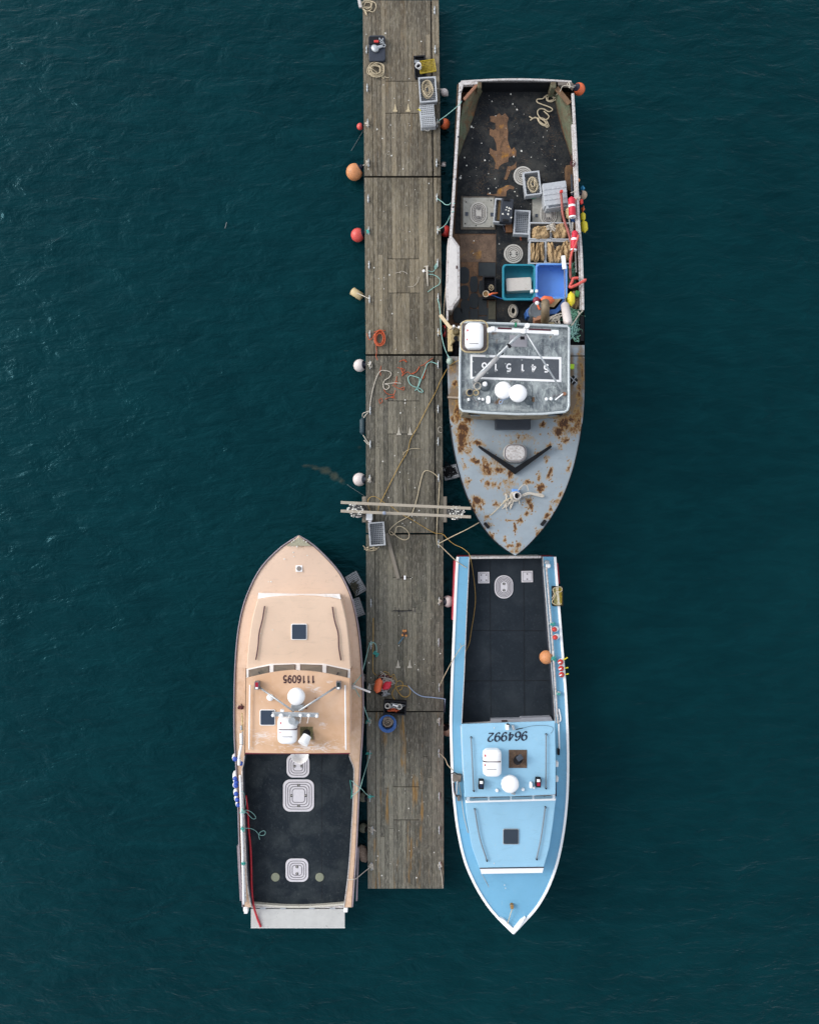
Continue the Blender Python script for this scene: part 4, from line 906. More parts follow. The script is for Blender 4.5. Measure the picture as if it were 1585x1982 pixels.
    for x, y, w_ in ((948, 638, 9), (954, 636, 8), (1013, 640.5, 8), (1077, 643.5, 9)): MB().box(x, y, zc - .06, zc + .07, w_, 9).build('lamp_housing', M['gel'], ms, bevel=.02)
    for x0, x1 in ((963, 990), (1023, 1066)): MB().bar(P(x0, 635.5 + (x0 - 963) * .03, zc + .03), P(x1, 635.5 + (x1 - 963) * .035, zc + .03), .045, .03).build('lamp_glass', mat('maroon_glass', C(84, 30, 44), .2, .1, 9), ms)
    st1 = MB(); st1.tube([P(1008, 645, zc), P(992, 660, zc - .1), P(940, 712, ZR + .3), P(917, 735, ZR + .1)], .045, 8); st1.build('mast_stay', M['galv'], ms, smooth=True)
    MB().tube([P(1017, 643, zc), P(1090, 762, ZR + .06)], .026, 8).build('mast_stay', M['galv'], ms, smooth=True)
    MB().tube([P(963, 691, ZR + .4), P(919, 738, ZR + .12)], .062, 8).build('stay_sleeve', mat('pale_grey_sleeve', C(188, 186, 184), .5, .06, 9), ms, smooth=True)
    for x, y in ((986.5, 668), (971.5, 681)): MB().lathe([(.07, 0), (.07, .06), (0, .06)], P(x, y, zc - .08 - (y - 668) * .01), (-1, -1, 0), n=8).build('clamp', M['black'], ms)
    MB().box(1003, 660, ZR, ZR + .02, 34, 22, 2).build('base_plate', mat('plate_mauve', C(168, 166, 172), .5, .05, 9), roof)
    for dy in (-.8, 2.4): MB().box(1011, 653 + dy, ZR + .12, ZR + .18, 8, 2.4, 2).build('antenna_bracket', M['soot'], ms)
    MB().box(998, 628, ZR, ZR + .12, 4, 8, 0).build('green_lamp', mat('green_glass', C(30, 140, 100), .3, .1, 9), roof, bevel=.01)
    raft(t, 917.5, 651, 36, 49, ZR + .06, cradle=True)
    d1 = dome(t, 974, 755, 16.8, ZR + .18, .22, post=.18); d2 = dome(t, 1002.5, 761, 17.3, ZR + .26, .22, post=.26)
    MB().tube(crom(L3([(987, 768), (978, 773), (968, 775), (966, 780), (970, 781), (973, 775)], ZR + .09)), .014, 5).build('blue_cable', M['ropeb'], roof, smooth=True)
    MB().prism(rrect(945, 773.5, 8, 15.5, 4, ZR + .12), ZR).build('antenna_pod', M['gel'], roof, bevel=.03)
    for x, y, r in ((906.5, 774, 2.8), (927, 772.5, 2.4), (934, 773.5, 2.9), (1056.5, 773, 3.2), (1065.5, 772.5, 3.3)): MB().lathe([(r * .013, 0), (r * .0155, .07), (r * .01, .1), (0, .11)], P(x, y, ZR), n=12).build('antenna_puck', M['gel'], roof, smooth=True)
    sp = MB().lathe([(.16, 0), (.15, .05), (.09, .09), (.05, .16), (0, .16)], P(939, 747, ZR), n=20).build('spotlight_base', mat('slate_puck', C(90, 100, 106), .5, .15, 9), roof, smooth=True)
    MB().lathe([(.05, 0), (.07, .05), (.06, .12), (0, .13)], P(938, 744, ZR + .15), n=14).build('spotlight', M['gel'], sp, smooth=True)
    for x, y, r in ((909, 760, 6.2), (924, 747, 6.5), (921, 760, 5)):
        r_ = rrect(x, y, 2 * r, 2 * r, r - .1, ZR + .05); r_.append(r_[0]); MB().tube(r_, .016, 5, closed=True).build('light_ring', M['cream'] if x != 924 else M['ropew'], roof, smooth=True)
    MB().lathe([(.075, 0), (.075, .12), (.05, .12), (.05, .05), (0, .05)], P(909, 760, ZR), n=16).build('horn', M['greydk'], roof, smooth=False)
    cb = MB(); cb.tube(crom([P(*p, ZR + .03) for p in ((905, 772), (899, 770), (905, 764), (912, 768), (918, 775), (925, 779), (923, 786))]), .009, 5); cb.tube(crom([P(*p, ZR + .03) for p in ((915, 738), (917, 750), (915, 758), (922, 755), (928, 760), (926, 768))]), .011, 5)
    cb.tube(crom([P(*p, ZR + .03) for p in ((1066, 773), (1072, 765), (1078, 768), (1083, 763))]), .012, 5); cb.build('roof_wiring', M['hatchline'], roof, smooth=True)
    mb = MB().bar(P(1074, 774, ZR + .08), P(1089, 762, ZR + .1), .035, .03); mb.build('bracket', M['gel'], roof)
    MB().lathe([(.05, 0), (.05, .1), (0, .1)], P(1091, 763, ZR), n=10).build('stay_foot', MATS['rusty_pipe'], roof)
    MB().lathe([(.14, 0), (.13, .04), (.06, .06), (.05, .12), (0, .12)], P(1024, 775, ZR), n=16).build('vent', MATS['slate_puck'], roof, smooth=True)
    MB().box(1032, 773, ZR, ZR + .08, 4, 9).build('vent_flap', MATS['rusty_brown_plate'], roof)
    for q in ((897, 645), (899, 700), (900, 750)): pass
    MB().box(1107, 709, 1.5, 1.62, 8, 9, 4).build('lime_marker', M['lime'], t, bevel=.01)
    kb = MB().lathe([(.0, 0), (.15, .02), (.04, .14), (0, .15)], P(1109, 736, 1.5), n=4); kb.build('folded_anchor_cover', M['soot'], t)
    MB().bar(P(1103, 729, 1.68), P(1116, 741, 1.68), .02, .02).build('anchor_stock', M['galv'], t); MB().bar(P(1114, 729, 1.68), P(1106, 742, 1.68), .02, .02).build('anchor_stock', M['galv'], t)
    # exhaust elbow behind the house
    ex = MB(); ex.tube(crom([P(1054, 622, 1.0), P(1054, 618, 1.8), P(1055, 606, 2.2), P(1055, 592, 2.25), P(1055, 586, 2.1)], 5), .125, 16); ex.build('exhaust_pipe', mat('dirty_tan_pipe', C(128, 112, 88), .6, .25, 7, dirt=C(70, 58, 45), dirt_amt=.7), t, smooth=True)
    bl_ = MB().lathe([(0, 0), (.24, 0), (.26, .1), (.26, .75), (.24, .78), (.20, .76), (0, .74)], P(1033, 612, .72), n=24).build('deck_drum', mat('dusty_drum', C(104, 112, 118), .5, .12, 7), t, smooth=False)
    MB().box(1006, 634, .72, 1.4, 8, 14).build('locker_step', M['hullblack'], t, bevel=.01)
    MB().bar(P(1041, 629, 1.2), P(1041, 614, 1.5), .28, .2).build('rusty_bracket', MATS['rusty_pipe'], t, bevel=.02)
    # rust-brown bulwark interior starboard aft
    MB().prism(L3([(1095, 320), (1109, 318), (1111, 352), (1108, 372), (1097, 366)], D0 + .28), D0).build('frame_box', MATS['corner_rust'] if 'corner_rust' in MATS else rustplate('corner_rust', C(86, 62, 42), C(120, 88, 56), C(140, 100, 50)), t, bevel=.01)
    return t
grey_boat()

# ================================================================ peach lobster boat
def peach_boat():
    t = thing('fishing_boat', 'peach coloured fishing boat moored bow up on the left side of the dock', 'boat', P(578, 1420, 0), 'fishing boats moored at the dock')
    ST = [(1036.5, 577.5, 579.5, 1.75), (1045, 563, 594.5, 1.73), (1057, 545, 610.5, 1.7), (1085, 515.5, 639, 1.63), (1110, 497, 659.5, 1.56), (1145, 480, 677, 1.48), (1175, 469.5, 686.5, 1.42), (1210, 462, 693.5, 1.35), (1250, 457, 698.5, 1.28), (1310, 453.5, 702.5, 1.2), (1370, 452.5, 704, 1.12), (1430, 453, 702, 1.07), (1480, 456, 698.5, 1.03), (1560, 460, 694.5, 1.0), (1640, 462.5, 691, 1.0), (1700, 465.5, 687, 1.0), (1756, 469, 683, 1.0)]
    hull(t, ST, 'hull', 'brown', flare=.97, keel=.6, bow_end=0, cut=.5)
    pc = C(238, 207, 182); AFT_SHADE = lambda x, y: max(0.0, min(.62, (y - 1120) / 400.0))  # decks brown towards the stern: shade beside the cabin put into the paint
    pm_ = painted('peach_deck_paint', pc, .03, rust=True, halo=C(200, 170, 140), core=C(150, 110, 80), stain_and_shade=C(214, 176, 140), speck=0)
    rows = [r for r in dense(ST, 8) if r[0] <= 1300]
    A = [P(r[1] + 2.2, r[0], r[3]) if r[2] - r[1] > 8 else P(r[1] + .3, r[0], r[3]) for r in rows]; B = [P(r[2] - 2.2, r[0], r[3]) if r[2] - r[1] > 8 else P(r[2] - .3, r[0], r[3]) for r in rows]
    MB().band(A, B, .06, cols=26, camber=.04).build('foredeck', pm_, t, attrs={'rust': gauss([(583, 1057, 10, 2, .55), (583, 1085, 2, 4, .4)]), 'stain_and_shade': AFT_SHADE})
    edge_rail(t, ST, 'rub_rail', 'rub', 2.4, .09, dz=.035, inset=-.4, bevel=.01)
    edge_rail(t, ST, 'toe_rail', 'brown', .9, .04, dz=.03, inset=2.2, bevel=.003)
    # bow plate
    MB().prism([P(x, y, 1.79) for x, y in ((578.5, 1040), (592, 1049), (603, 1056.5), (554, 1056.5), (566, 1049))], 1.7).build('bow_plate', mat('worn_bow_plate', C(168, 164, 140), .6, .15, 9, dirt=C(120, 118, 95), dirt_amt=.6), t, bevel=.005)
    mb = MB(); rg = random.Random(1)
    for x, y in ((565, 1049), (569, 1046), (588, 1046), (593, 1049), (566, 1058), (575, 1058), (568, 1069), (569, 1077), (595, 1075), (551, 1082), (520, 1126), (525, 1126), (578, 1043), (505, 1226), (528, 1219)): mb.lathe([(rg.uniform(.012, .028), 0), (rg.uniform(.01, .02), .008), (0, .008)], P(x, y, 1.81 if y < 1060 else (1.72 if y < 1100 else (1.6 if y < 1150 else 2.0))), n=7)
    mb.build('bird_droppings', M['dropping'], t)['kind'] = 'stuff'
    hw = MB().box(579, 1100.5, 1.58, 1.66, 12.5, 12.5).build('bow_vent', M['gel'], t, bevel=.01); MB().lathe([(.075, 0), (.07, .012), (0, .012)], P(579, 1100.5, 1.66), n=20).build('vent_cap', mat('dull_grey_cap', C(140, 132, 126), .6, .15, 12), hw)
    # side decks down to the stern
    rows = [r for r in dense(ST, 8) if 1292 <= r[0] <= 1756]
    inL = dense([(1292, 476), (1457, 473.5), (1475, 472), (1490, 468.5), (1560, 471), (1600, 473.5), (1700, 478), (1735, 482), (1757, 487)], 8)
    inR = dense([(1292, 679), (1457, 675.5), (1468, 676.5), (1478, 682), (1488, 685), (1560, 683), (1600, 680.5), (1650, 677.5), (1700, 673), (1735, 668.5), (1757, 665.5)], 8)
    sideM = mat('peach_side_deck', C(218, 178, 140), .45, .04, 3, dirt=C(196, 158, 122), dirt_amt=.4)
    MB().band([P(r[1] + 2, r[0], r[3]) for r in rows], [P(interp(inL, r[0])[0], r[0], r[3] - .01) for r in rows], .06, cols=4).build('side_deck', pm_, t, attrs={'rust': ZERO, 'stain_and_shade': AFT_SHADE})
    MB().band([P(interp(inR, r[0])[0], r[0], r[3] - .01) for r in rows], [P(r[2] - 2, r[0], r[3]) for r in rows], .06, cols=4).build('side_deck', pm_, t, attrs={'rust': ZERO, 'stain_and_shade': AFT_SHADE})
    for tab, s in ((inL, 1), (inR, -1)):
        rr = [r for r in rows if r[0] >= 1458]
        MB().band([P(interp(tab, r[0])[0] - .8, r[0], r[3] + .015) for r in rr], [P(interp(tab, r[0])[0] + .8, r[0], r[3] + .015) for r in rr], .06).build('coaming', M['offwhite'], t)
        MB().band([P(interp(tab, r[0])[0] - .5 - s * .2, r[0], r[3] - .05) for r in rr], [P(interp(tab, r[0])[0] + .5 - s * .2, r[0], r[3] - .05) for r in rr], .7).build('inner_wall', M['greydk'], t)
    # cockpit deck
    zd = .55
    dk = rubber('black_rubber_deck', C(22, 33, 42), C(100, 108, 108), .5, 1.3)
    MB().prism(L3([(476, 1440), (676, 1440), (686, 1490), (682, 1600), (672, 1702), (663, 1757), (490, 1757), (478, 1702), (470, 1600), (470, 1490)], zd), .2).build('cockpit_mat', dk, t)
    MB().prism(L3([(622.6, 1460), (623.4, 1460), (623.4, 1740), (622.6, 1740)], zd + .003), zd).build('mat_seam', M['black'], t)
    ring_hatch(t, 577, 1483, 44, 44, 12, zd, lines=3, handles=((-6.5, 0), (6.5, 0)))
    ring_hatch(t, 578, 1540, 60, 62, 13, zd, lines=4, handles=((0, -20), (0, 20), (-13.5, 0), (13.5, 0)))
    ring_hatch(t, 575, 1684.5, 44, 45, 12, zd, lines=3, handles=((0, -6.5), (0, 6.5)))
    for x in (533.5, 619): MB().lathe([(.135, 0), (.135, .02), (.11, .028), (0, .03)], P(x, 1697.5, zd), n=24).build('deck_plate', mat('brass_green_plate', C(140, 144, 122), .5, .1, 20, dirt=C(100, 104, 88), dirt_amt=.6), t, smooth=False)
    # trunk cabin
    ZT = 1.95
    trunk = dense([(1150, 503, 656), (1162, 498, 661), (1200, 488, 670), (1250, 481, 676), (1296, 477, 679)], 8)
    cm = [(498, 1159.5), (520, 1155.5), (550, 1153.6), (580, 1153.2), (610, 1154), (640, 1156.5), (661, 1161)]
    top = [P(*p, ZT) for p in cm] + [P(r[2], r[0], ZT) for r in trunk if r[0] > 1163] + [P(r[1], r[0], ZT) for r in reversed(trunk) if r[0] > 1163]
    pt = painted('peach_cabin_paint', C(236, 206, 180), .03, rust=False)
    MB().prism(top, 1.3).build('trunk_cabin', pt, t, bevel=.03)
    fw0 = [(500.5, 1147.5), (530, 1148), (580, 1149.5), (630, 1149.5), (657.5, 1149.5)]
    A = [P(x, y, 1.56) for x, y in fw0]; B = [P(x, y, ZT - .02) for x, y in ((499, 1160), (530, 1155.2), (580, 1153.8), (630, 1156), (660.5, 1162))]
    MB().band(A, B, .05).build('cabin_front', M['gel'], t)
    def frame_hatch(px, py, s_, z, par=t, sx=None):
        f = MB().prism(rrect(px, py, s_, s_ + 1, 3, z + .04), z).build('skylight_frame', M['gel'], par, bevel=.008)
        MB().prism(rrect(px, py, s_ - 3, s_ - 2, 2, z + .05), z + .04).build('glass', M['smoke'], f, bevel=.004)
        return f
    frame_hatch(579, 1223, 30.5, ZT)
    for a, b in (((512.5, 1173), (495.5, 1277)), ((643.5, 1174.5), (660, 1278))):
        p = [P(a[0] + (b[0] - a[0]) * k / 4 + (3 if k in (2,) and a[0] > 600 else (-2.0 if k == 2 else 0)), a[1] + (b[1] - a[1]) * k / 4, ZT + .05) for k in range(5)]
        MB().tube(crom(p, 4), .02, 6).build('grab_rail', mat('dark_plum_rail', C(84, 46, 54), .4, .1, 9), t, smooth=True)
    # windscreen
    ZRf = 3.0
    up = [(477.5, 1295), (525.5, 1284.5), (577, 1283.5), (628, 1284.5), (678, 1295.5)]
    lo = [(477.5, 1313), (525.5, 1305), (577, 1299.5), (628, 1304), (677, 1314)]
    for i in range(4):
        a0, a1 = Vector(up[i]), Vector(up[i + 1]); b0, b1 = Vector(lo[i]), Vector(lo[i + 1])
        A = [P(*up[i], ZT + .02), P(*lo[i], ZRf - .06)]; B = [P(*up[i + 1], ZT + .02), P(*lo[i + 1], ZRf - .06)]
        fr = MB(); fr.band(A, B, .04); f = fr.build('windscreen_panel', M['gel'], t)
        def q(s_, v, lift=.02):
            pa = P(*up[i], ZT + .02).lerp(P(*up[i + 1], ZT + .02), s_); pb = P(*lo[i], ZRf - .06).lerp(P(*lo[i + 1], ZRf - .06), s_); r = pa.lerp(pb, v); n = Vector((0, lift * .9, lift * .5)); return r + n
        MB().band([q(.085, .20), q(.085, .98)], [q(.915, .20), q(.915, .98)], .01).build('window_gasket', M['brown'], f)
        MB().band([q(.12, .27, .026), q(.12, .98, .026)], [q(.88, .27, .026), q(.88, .98, .026)], .01).build('glass', mat('windscreen_glass', C(62, 70, 68), .08, .45, 3), f)
    # wheelhouse walls and roof
    MB().prism(L3([(481, 1316), (577, 1305), (673, 1316), (672, 1450), (480, 1450)], 2.92), 1.0).build('wheelhouse_wall', pt, t)
    sc_ = bpy.data.materials.new('scuffed_peach_roof'); tt, b = nodes(sc_)
    n0 = tex(tt, 1.4, 5, .6); c = ramp(tt, n0, .35, .65, C(222, 178, 140), C(234, 196, 164))
    rr_ = attr(tt, 'stain_and_shade'); n1 = tex(tt, 4, 9, .72, (.8, 2.2, 1), 1.4)
    c = mixc(tt, math_(tt, 'MULTIPLY', ramp(tt, math_(tt, 'ADD', rr_, math_(tt, 'MULTIPLY', math_(tt, 'SUBTRACT', tex(tt, 2.6, 7, .65, (1, 1, 1), .5), .5), 1.4)), .3, .95), .75), c, C(196, 152, 104))
    w_ = attr(tt, 'scuff'); v = math_(tt, 'ADD', w_, math_(tt, 'MULTIPLY', math_(tt, 'SUBTRACT', n1, .5), 3.4))
    c = mixc(tt, math_(tt, 'MULTIPLY', ramp(tt, v, .55, 1.1), .85), c, C(244, 232, 224))
    so_ = attr(tt, 'soot'); c = mixc(tt, ramp(tt, math_(tt, 'ADD', so_, math_(tt, 'MULTIPLY', math_(tt, 'SUBTRACT', n1, .5), .7)), .4, .9), c, C(52, 42, 36))
    tt.links.new(c, b.inputs['Base Color']); b.inputs['Roughness'].default_value = .45
    m = 46; top = [(477 + 200 * k / m, 1312.5 - 16 * math.sin(math.pi * k / m) ** 1 + (0 if k < m / 2 else 1)) for k in range(m + 1)]
    A = [P(475 + 203 * k / m, 1457, ZRf) for k in range(m + 1)]; mb = MB(); rowsR = 34
    # roof grid: columns k, rows from the curved front to the straight back
    Afr = [P(*p, ZRf) for p in top]
    vs = []; fs = []
    for lv in (0, 1):
        for r in range(rowsR + 1):
            for k in range(m + 1): p = Afr[k].lerp(A[k], r / rowsR); vs.append(Vector((p.x, p.y, p.z + .05 * math.sin(math.pi * k / m) - lv * .07)))
    N = (rowsR + 1) * (m + 1); W = m + 1
    for r in range(rowsR):
        for k in range(m): a = r * W + k; fs.append((a, a + W, a + W + 1, a + 1)); fs.append((N + a + 1, N + a + W + 1, N + a + W, N + a))
        a = r * W; fs.append((a, N + a, N + a + W, a + W)); a += m; fs.append((a + W, N + a + W, N + a, a))
    for k in range(m): fs.append((k + 1, N + k + 1, N + k, k)); a = rowsR * W + k; fs.append((a, N + a, N + a + 1, a + 1))
    mb.add(vs, fs)
    roof = mb.build('roof', sc_, t, attrs={'scuff': gauss([(600, 1445, 90, 14, .85), (510, 1425, 28, 16, .8), (625, 1405, 18, 10, .6, 30), (530, 1340, 14, 8, .6, -40), (610, 1335, 25, 10, .7, 20), (530, 1355, 30, 10, .4), (500, 1435, 22, 8, .8), (660, 1440, 18, 8, .6), (515, 1418, 14, 4, .9, -20), (640, 1320, 20, 6, .5)]),
                                       'stain_and_shade': gauss([(577, 1440, 110, 25, .75), (530, 1360, 40, 20, .35), (600, 1420, 30, 25, .8)]), 'soot': gauss([(604, 1424, 7, 16, .9, -15), (596, 1413, 8, 5, .6), (612, 1436, 10, 6, .5)])})
    MB().bar(P(475, 1457.5, ZRf - .03), P(677.5, 1457.5, ZRf - .03), .035, .08).build('roof_edge_trim', mat('dark_red_trim', C(110, 30, 45), .5, .1, 9), roof)
    zr = ZRf + .03
    digits('1116095', 578.2, 1314.8, 13.6, zr + .03, .20, 'letterb', roof, gap=.665, wid=.78)
    for a, b in (((484, 1326), (482.5, 1451)), ((668, 1326), (669.5, 1451))):
        MB().tube(crom([P(a[0] + (b[0] - a[0]) * k / 6, a[1] + (b[1] - a[1]) * k / 6, zr + .06) for k in range(7)], 2), .021, 6).build('roof_rail', M['gel'], roof, smooth=True)
    frame_hatch(518, 1389, 30, zr, roof)
    for x, mt_, lb in ((497, 'red_glass', C(170, 20, 50)), (655, 'green_black_glass', C(24, 40, 40))):
        nb = MB().box(x, 1327.5, zr, zr + .2, 9, 15).build('navigation_light', M['hatchline'], roof, bevel=.01)
        MB().box(x, 1325.5, zr + .18, zr + .215, 6, 9).build('lens', mat(mt_, lb, .2, .1, 9), nb); MB().box(x, 1332, zr + .15, zr + .22, 5, 4).build('lamp', M['gel'], nb, bevel=.01)
    for a, b in (((503, 1331), (569, 1377)), ((650, 1330), (579, 1376))): MB().tube([P(*a, zr + .1), P(*b, zr + .5)], .028, 8).build('mast_strut', M['galv'], roof, smooth=True)
    ms = MB().lathe([(.09, 0), (.07, .1), (.06, .55), (.1, .57), (.1, .66), (0, .66)], P(572, 1384, zr), n=14).build('mast', M['galv'], roof)
    zc = zr + .55
    MB().bar(P(527, 1382, zc), P(617, 1384, zc), .13, .04).build('crossbar', M['galv'], ms, bevel=.015)
    for x, y in ((529.5, 1383.5), (582.5, 1383.5), (598.5, 1383.5), (614, 1385)): MB().lathe([(.03, 0), (.045, .03), (.045, .09), (0, .12)], P(x, y, zc + .02), n=12).build('lamp', M['gel'], ms, smooth=True)
    MB().box(546, 1376, zc - .02, zc + .1, 7, 4, 8).build('camera_head', M['gel'], ms, bevel=.01); MB().lathe([(.06, 0), (.06, .1), (0, .12)], P(545, 1384.5, zc), n=10).build('camera_head', M['gel'], ms)
    for a, b in (((561, 1383), (555, 1398)), ((582.5, 1386), (581, 1400)), ((598, 1386), (595, 1400))): MB().tube([P(*a, zc + .1), P(*b, zc + .35)], .008, 5).build('whip_aerial', M['gel'], ms)
    MB().box(575, 1370, zr, zr + .3, 24, 12).build('radar_bracket', M['galv'], roof, bevel=.02)
    dome(t, 573.5, 1348.5, 17, zr + .22, .22, post=.22)
    MB().lathe([(0.10, 0), (.10, .03), (.075, .035), (.07, .1), (0, .12)], P(523.5, 1349.5, zr), n=18).build('roof_vent', M['gel'], roof, smooth=False)
    for x, y in ((612, 1354), (592.5, 1370)): MB().box(x, y, zr, zr + .06, 5, 4, 20).build('strut_foot', MATS['rusty_pipe'], roof)
    MB().box(572, 1399, zr, zr + .5, 12, 12, 40).build('satellite_cube', M['galv'], roof, bevel=.01)
    raft(t, 557, 1412, 38, 51, zr, strap=0.5)
    ex = MB().box(593.5, 1419, zr, zr + .02, 25, 25).build('exhaust_plate', mat('sooty_plate', C(130, 120, 80), .7, .3, 7, dirt=C(50, 40, 35), dirt_amt=.9), roof)
    MB().tube([P(594, 1419, zr), P(593, 1421, zr + .25)], .11, 14).build('exhaust_stub', M['soot'], ex, smooth=True)
    MB().tube([P(595, 1424, zr + .28), P(586, 1440, zr + .42)], .125, 18, r2=.15).build('exhaust_cap', M['gel'], ex, smooth=False, bevel=.008)
    # transom
    arc = [(487 + 180 * k / 12, 1748.5 + 5.5 * math.sin(math.pi * k / 12)) for k in range(13)]
    MB().band(L3([(x, y) for x, y in arc], .68), L3([(x, y + 3.5) for x, y in arc], .68), .5).build('transom_rail', mat('transom_offwhite', C(214, 210, 196), .5, .08, 9, dirt=C(150, 140, 110), dirt_amt=.6), t, bevel=.008)
    MB().band(L3([(x, y + 3.6) for x, y in arc], .64), L3([(x, 1757.5) for x, y in arc], .64), .5).build('transom_cap', M['offwhite'], t)
    for x, y in ((475, 1760), (669, 1762)): MB().box(x, y, .5, 1.02, 8, 9).build('quarter_block', M['white'], t, bevel=.02)
    tg = MB().prism(L3([(486, 1759.5), (667.5, 1759.5), (667.5, 1795.5), (486, 1795.5)], .62), .58).build('tailgate_platform', M['alu'], t, bevel=.008)
    for x in (509, 548, 604, 644): MB().box(x, 1758.2, .58, .645, 11, 3).build('hinge_lug', M['galv'], tg)
    MB().box(576.8, 1796.1, .58, .626, 182, .8).build('edge_strip', M['white'], tg)
    # side guard strips
    for pts in ([(461.3, 1636), (467, 1742)], [(693.5, 1640), (690.5, 1742)]):
        MB().bar(P(*pts[0], .85), P(*pts[1], .85), .05, .12).build('side_guard', M['rub'], t)
    # port rail: pipes, outrigger pole, brush
    MB().tube(crom(L3([(465, 1500), (467.5, 1570), (470, 1660), (472, 1750)], 1.1), 3), .035, 8).build('rail_pipe', M['gel'], t, smooth=True)
    MB().tube(crom(L3([(469, 1490), (470.5, 1570), (473, 1660), (476, 1745)], 1.08), 3), .028, 8).build('rail_pipe', M['offwhite'], t, smooth=True)
    MB().box(476, 1764, .9, 1.1, 7, 10).build('pipe_end_block', M['gel'], t, bevel=.02)
    MB().bar(P(685, 1327.5, 1.35), P(717, 1340, 1.5), .055, .05).build('davit_arm', M['gel'], t, bevel=.01); MB().lathe([(.09, 0), (.07, .15), (0, .16)], P(684, 1328, 1.2), n=12).build('davit_base', M['galv'], t)
    return t
peach_boat()

# ================================================================ blue lobster boat
def blue_boat():
    t = thing('fishing_boat', 'light blue and white fishing boat moored bow down on the right side of the dock', 'boat', P(985, 1440, 0), 'fishing boats moored at the dock')
    ST = [(1077.5, 884, 1076, 1.0), (1085, 883, 1076.5, 1.0), (1130, 880.5, 1080, 1.0), (1200, 877.5, 1085.5, 1.0), (1270, 874.5, 1091, 1.02), (1340, 872, 1096.5, 1.05), (1400, 870.5, 1099.5, 1.08), (1450, 871.5, 1101, 1.12), (1500, 873.5, 1101, 1.16), (1550, 877, 1099, 1.22), (1610, 884.5, 1092.5, 1.3), (1670, 898.5, 1080.5, 1.4), (1713, 917, 1065.5, 1.48), (1740, 932.5, 1052, 1.53), (1764, 949.5, 1036, 1.58), (1788, 971.5, 1014, 1.64), (1800, 984, 1003, 1.67), (1808.5, 992.5, 994.5, 1.7)]
    hl = hull(t, ST, 'hull', 'red', flare=.965, keel=.6)
    bs = painted('side_deck_blue', C(122, 184, 218), .03, rust=False)
    bcab = painted('cabin_top_blue', C(158, 207, 234), .03, rust=False)
    rows = [r for r in dense(ST, 8) if r[0] >= 1540]
    MB().band([P(r[1] + min(4, (r[2] - r[1]) * .3), r[0], r[3]) for r in rows], [P(r[2] - min(4, (r[2] - r[1]) * .3), r[0], r[3]) for r in rows], .06, cols=16, camber=.03).build('foredeck', bs, t)
    edge_rail(t, ST, 'gunwale_cap', 'gel', 5, .09, dz=.03, inset=-.3, bevel=.012)
    MB().prism([P(x, y, 1.735) for x, y in ((968, 1777), (975, 1780), (993, 1797), (1008, 1781), (1017, 1776), (1003, 1799), (993.5, 1808), (984, 1800))], 1.6).build('bow_cap', M['gel'], t, bevel=.006)
    rows = [r for r in dense(ST, 8) if r[0] <= 1548]
    inL = dense([(1077, 908), (1200, 902.5), (1300, 898.5), (1398, 893.5), (1420, 893), (1548, 900)], 8); inR = dense([(1077, 1050), (1150, 1055.5), (1250, 1063), (1300, 1068), (1398, 1074.5), (1420, 1075), (1548, 1077)], 8)
    MB().band([P(r[1] + 4.5, r[0], r[3]) for r in rows], [P(interp(inL, r[0])[0], r[0], r[3]) for r in rows], .06).build('side_deck', bs, t)
    MB().band([P(interp(inR, r[0])[0], r[0], r[3]) for r in rows], [P(r[2] - 4.5, r[0], r[3]) for r in rows], .06).build('side_deck', bs, t)
    for tab, s in ((inL, 1), (inR, -1)):
        rr = [r for r in rows if r[0] <= 1402]
        MB().band([P(interp(tab, r[0])[0] - .7, r[0], r[3] + .012) for r in rr], [P(interp(tab, r[0])[0] + .7, r[0], r[3] + .012) for r in rr], .06).build('coaming', M['offwhite'], t)
        MB().band([P(interp(tab, r[0])[0] - .5 - s * .2, r[0], r[3] - .05) for r in rr], [P(interp(tab, r[0])[0] + .5 - s * .2, r[0], r[3] - .05) for r in rr], .65).build('inner_wall', M['greydk'], t)
    MB().box(978, 1079, .3, 1.0, 138, 4.4, -.6).build('transom', M['offwhite'], t, bevel=.01)
    zd = .55
    rb = rubber('charcoal_mat_tiles', C(28, 38, 47), C(92, 100, 106), .36, .9)
    MB().prism(L3([(909, 1080), (1050, 1080), (1056, 1150), (1064, 1250), (1069, 1300), (1075, 1405), (893, 1405), (898, 1300), (903, 1200)], zd), .2).build('cockpit_mat', rb, t)
    def wavy(a, b, n):
        out = []
        d = Vector((b[0] - a[0], b[1] - a[1])); nn = Vector((-d.y, d.x)).normalized()
        for k in range(n * 2 + 1): q = k / (n * 2); s_ = 1.1 if k % 2 else -1.1; out.append(P(a[0] + d.x * q + nn.x * s_, a[1] + d.y * q + nn.y * s_, zd + .002))
        return out
    for a, b, n in (((948, 1085), (950, 1400), 55), ((1013, 1085), (1015, 1400), 55), ((900, 1220), (1062, 1221), 28), ((896, 1318), (1070, 1317), 30)): MB().tube(wavy(a, b, n), .007, 4).build('mat_seam', M['soot'], t)
    ring_hatch(t, 975, 1136, 36, 45, 17.5, zd, lines=4, handles=((0, -6), (0, 6.5)), name='oval_hatch')
    for x, y, hh in ((936, 1118, ((-5, -5), (5, -5), (-5, 5), (5, 5))), (1020, 1116, ((0, -5), (0, 5)))):
        p = MB().box(x, y, zd, zd + .03, 22, 22, -1).build('square_cover', M['hatchw'], t, bevel=.006); r_ = rrect(x, y, 17, 17, 1.5, zd + .032); r_.append(r_[0]); MB().tube(r_, .007, 4, closed=True).build('groove', M['hatchline'], p)
        for dx, dy in hh: MB().lathe([(.026, 0), (.026, .006), (0, .006)], P(x + dx, y + dy, zd + .03), n=10).build('turn_latch', M['hatchline'], p)
    # bulkhead step at the forward end
    MB().prism(L3([(895, 1400), (950, 1397), (950, 1404), (895, 1405)], .62), zd).build('bulkhead_step', M['offwhite'], t)
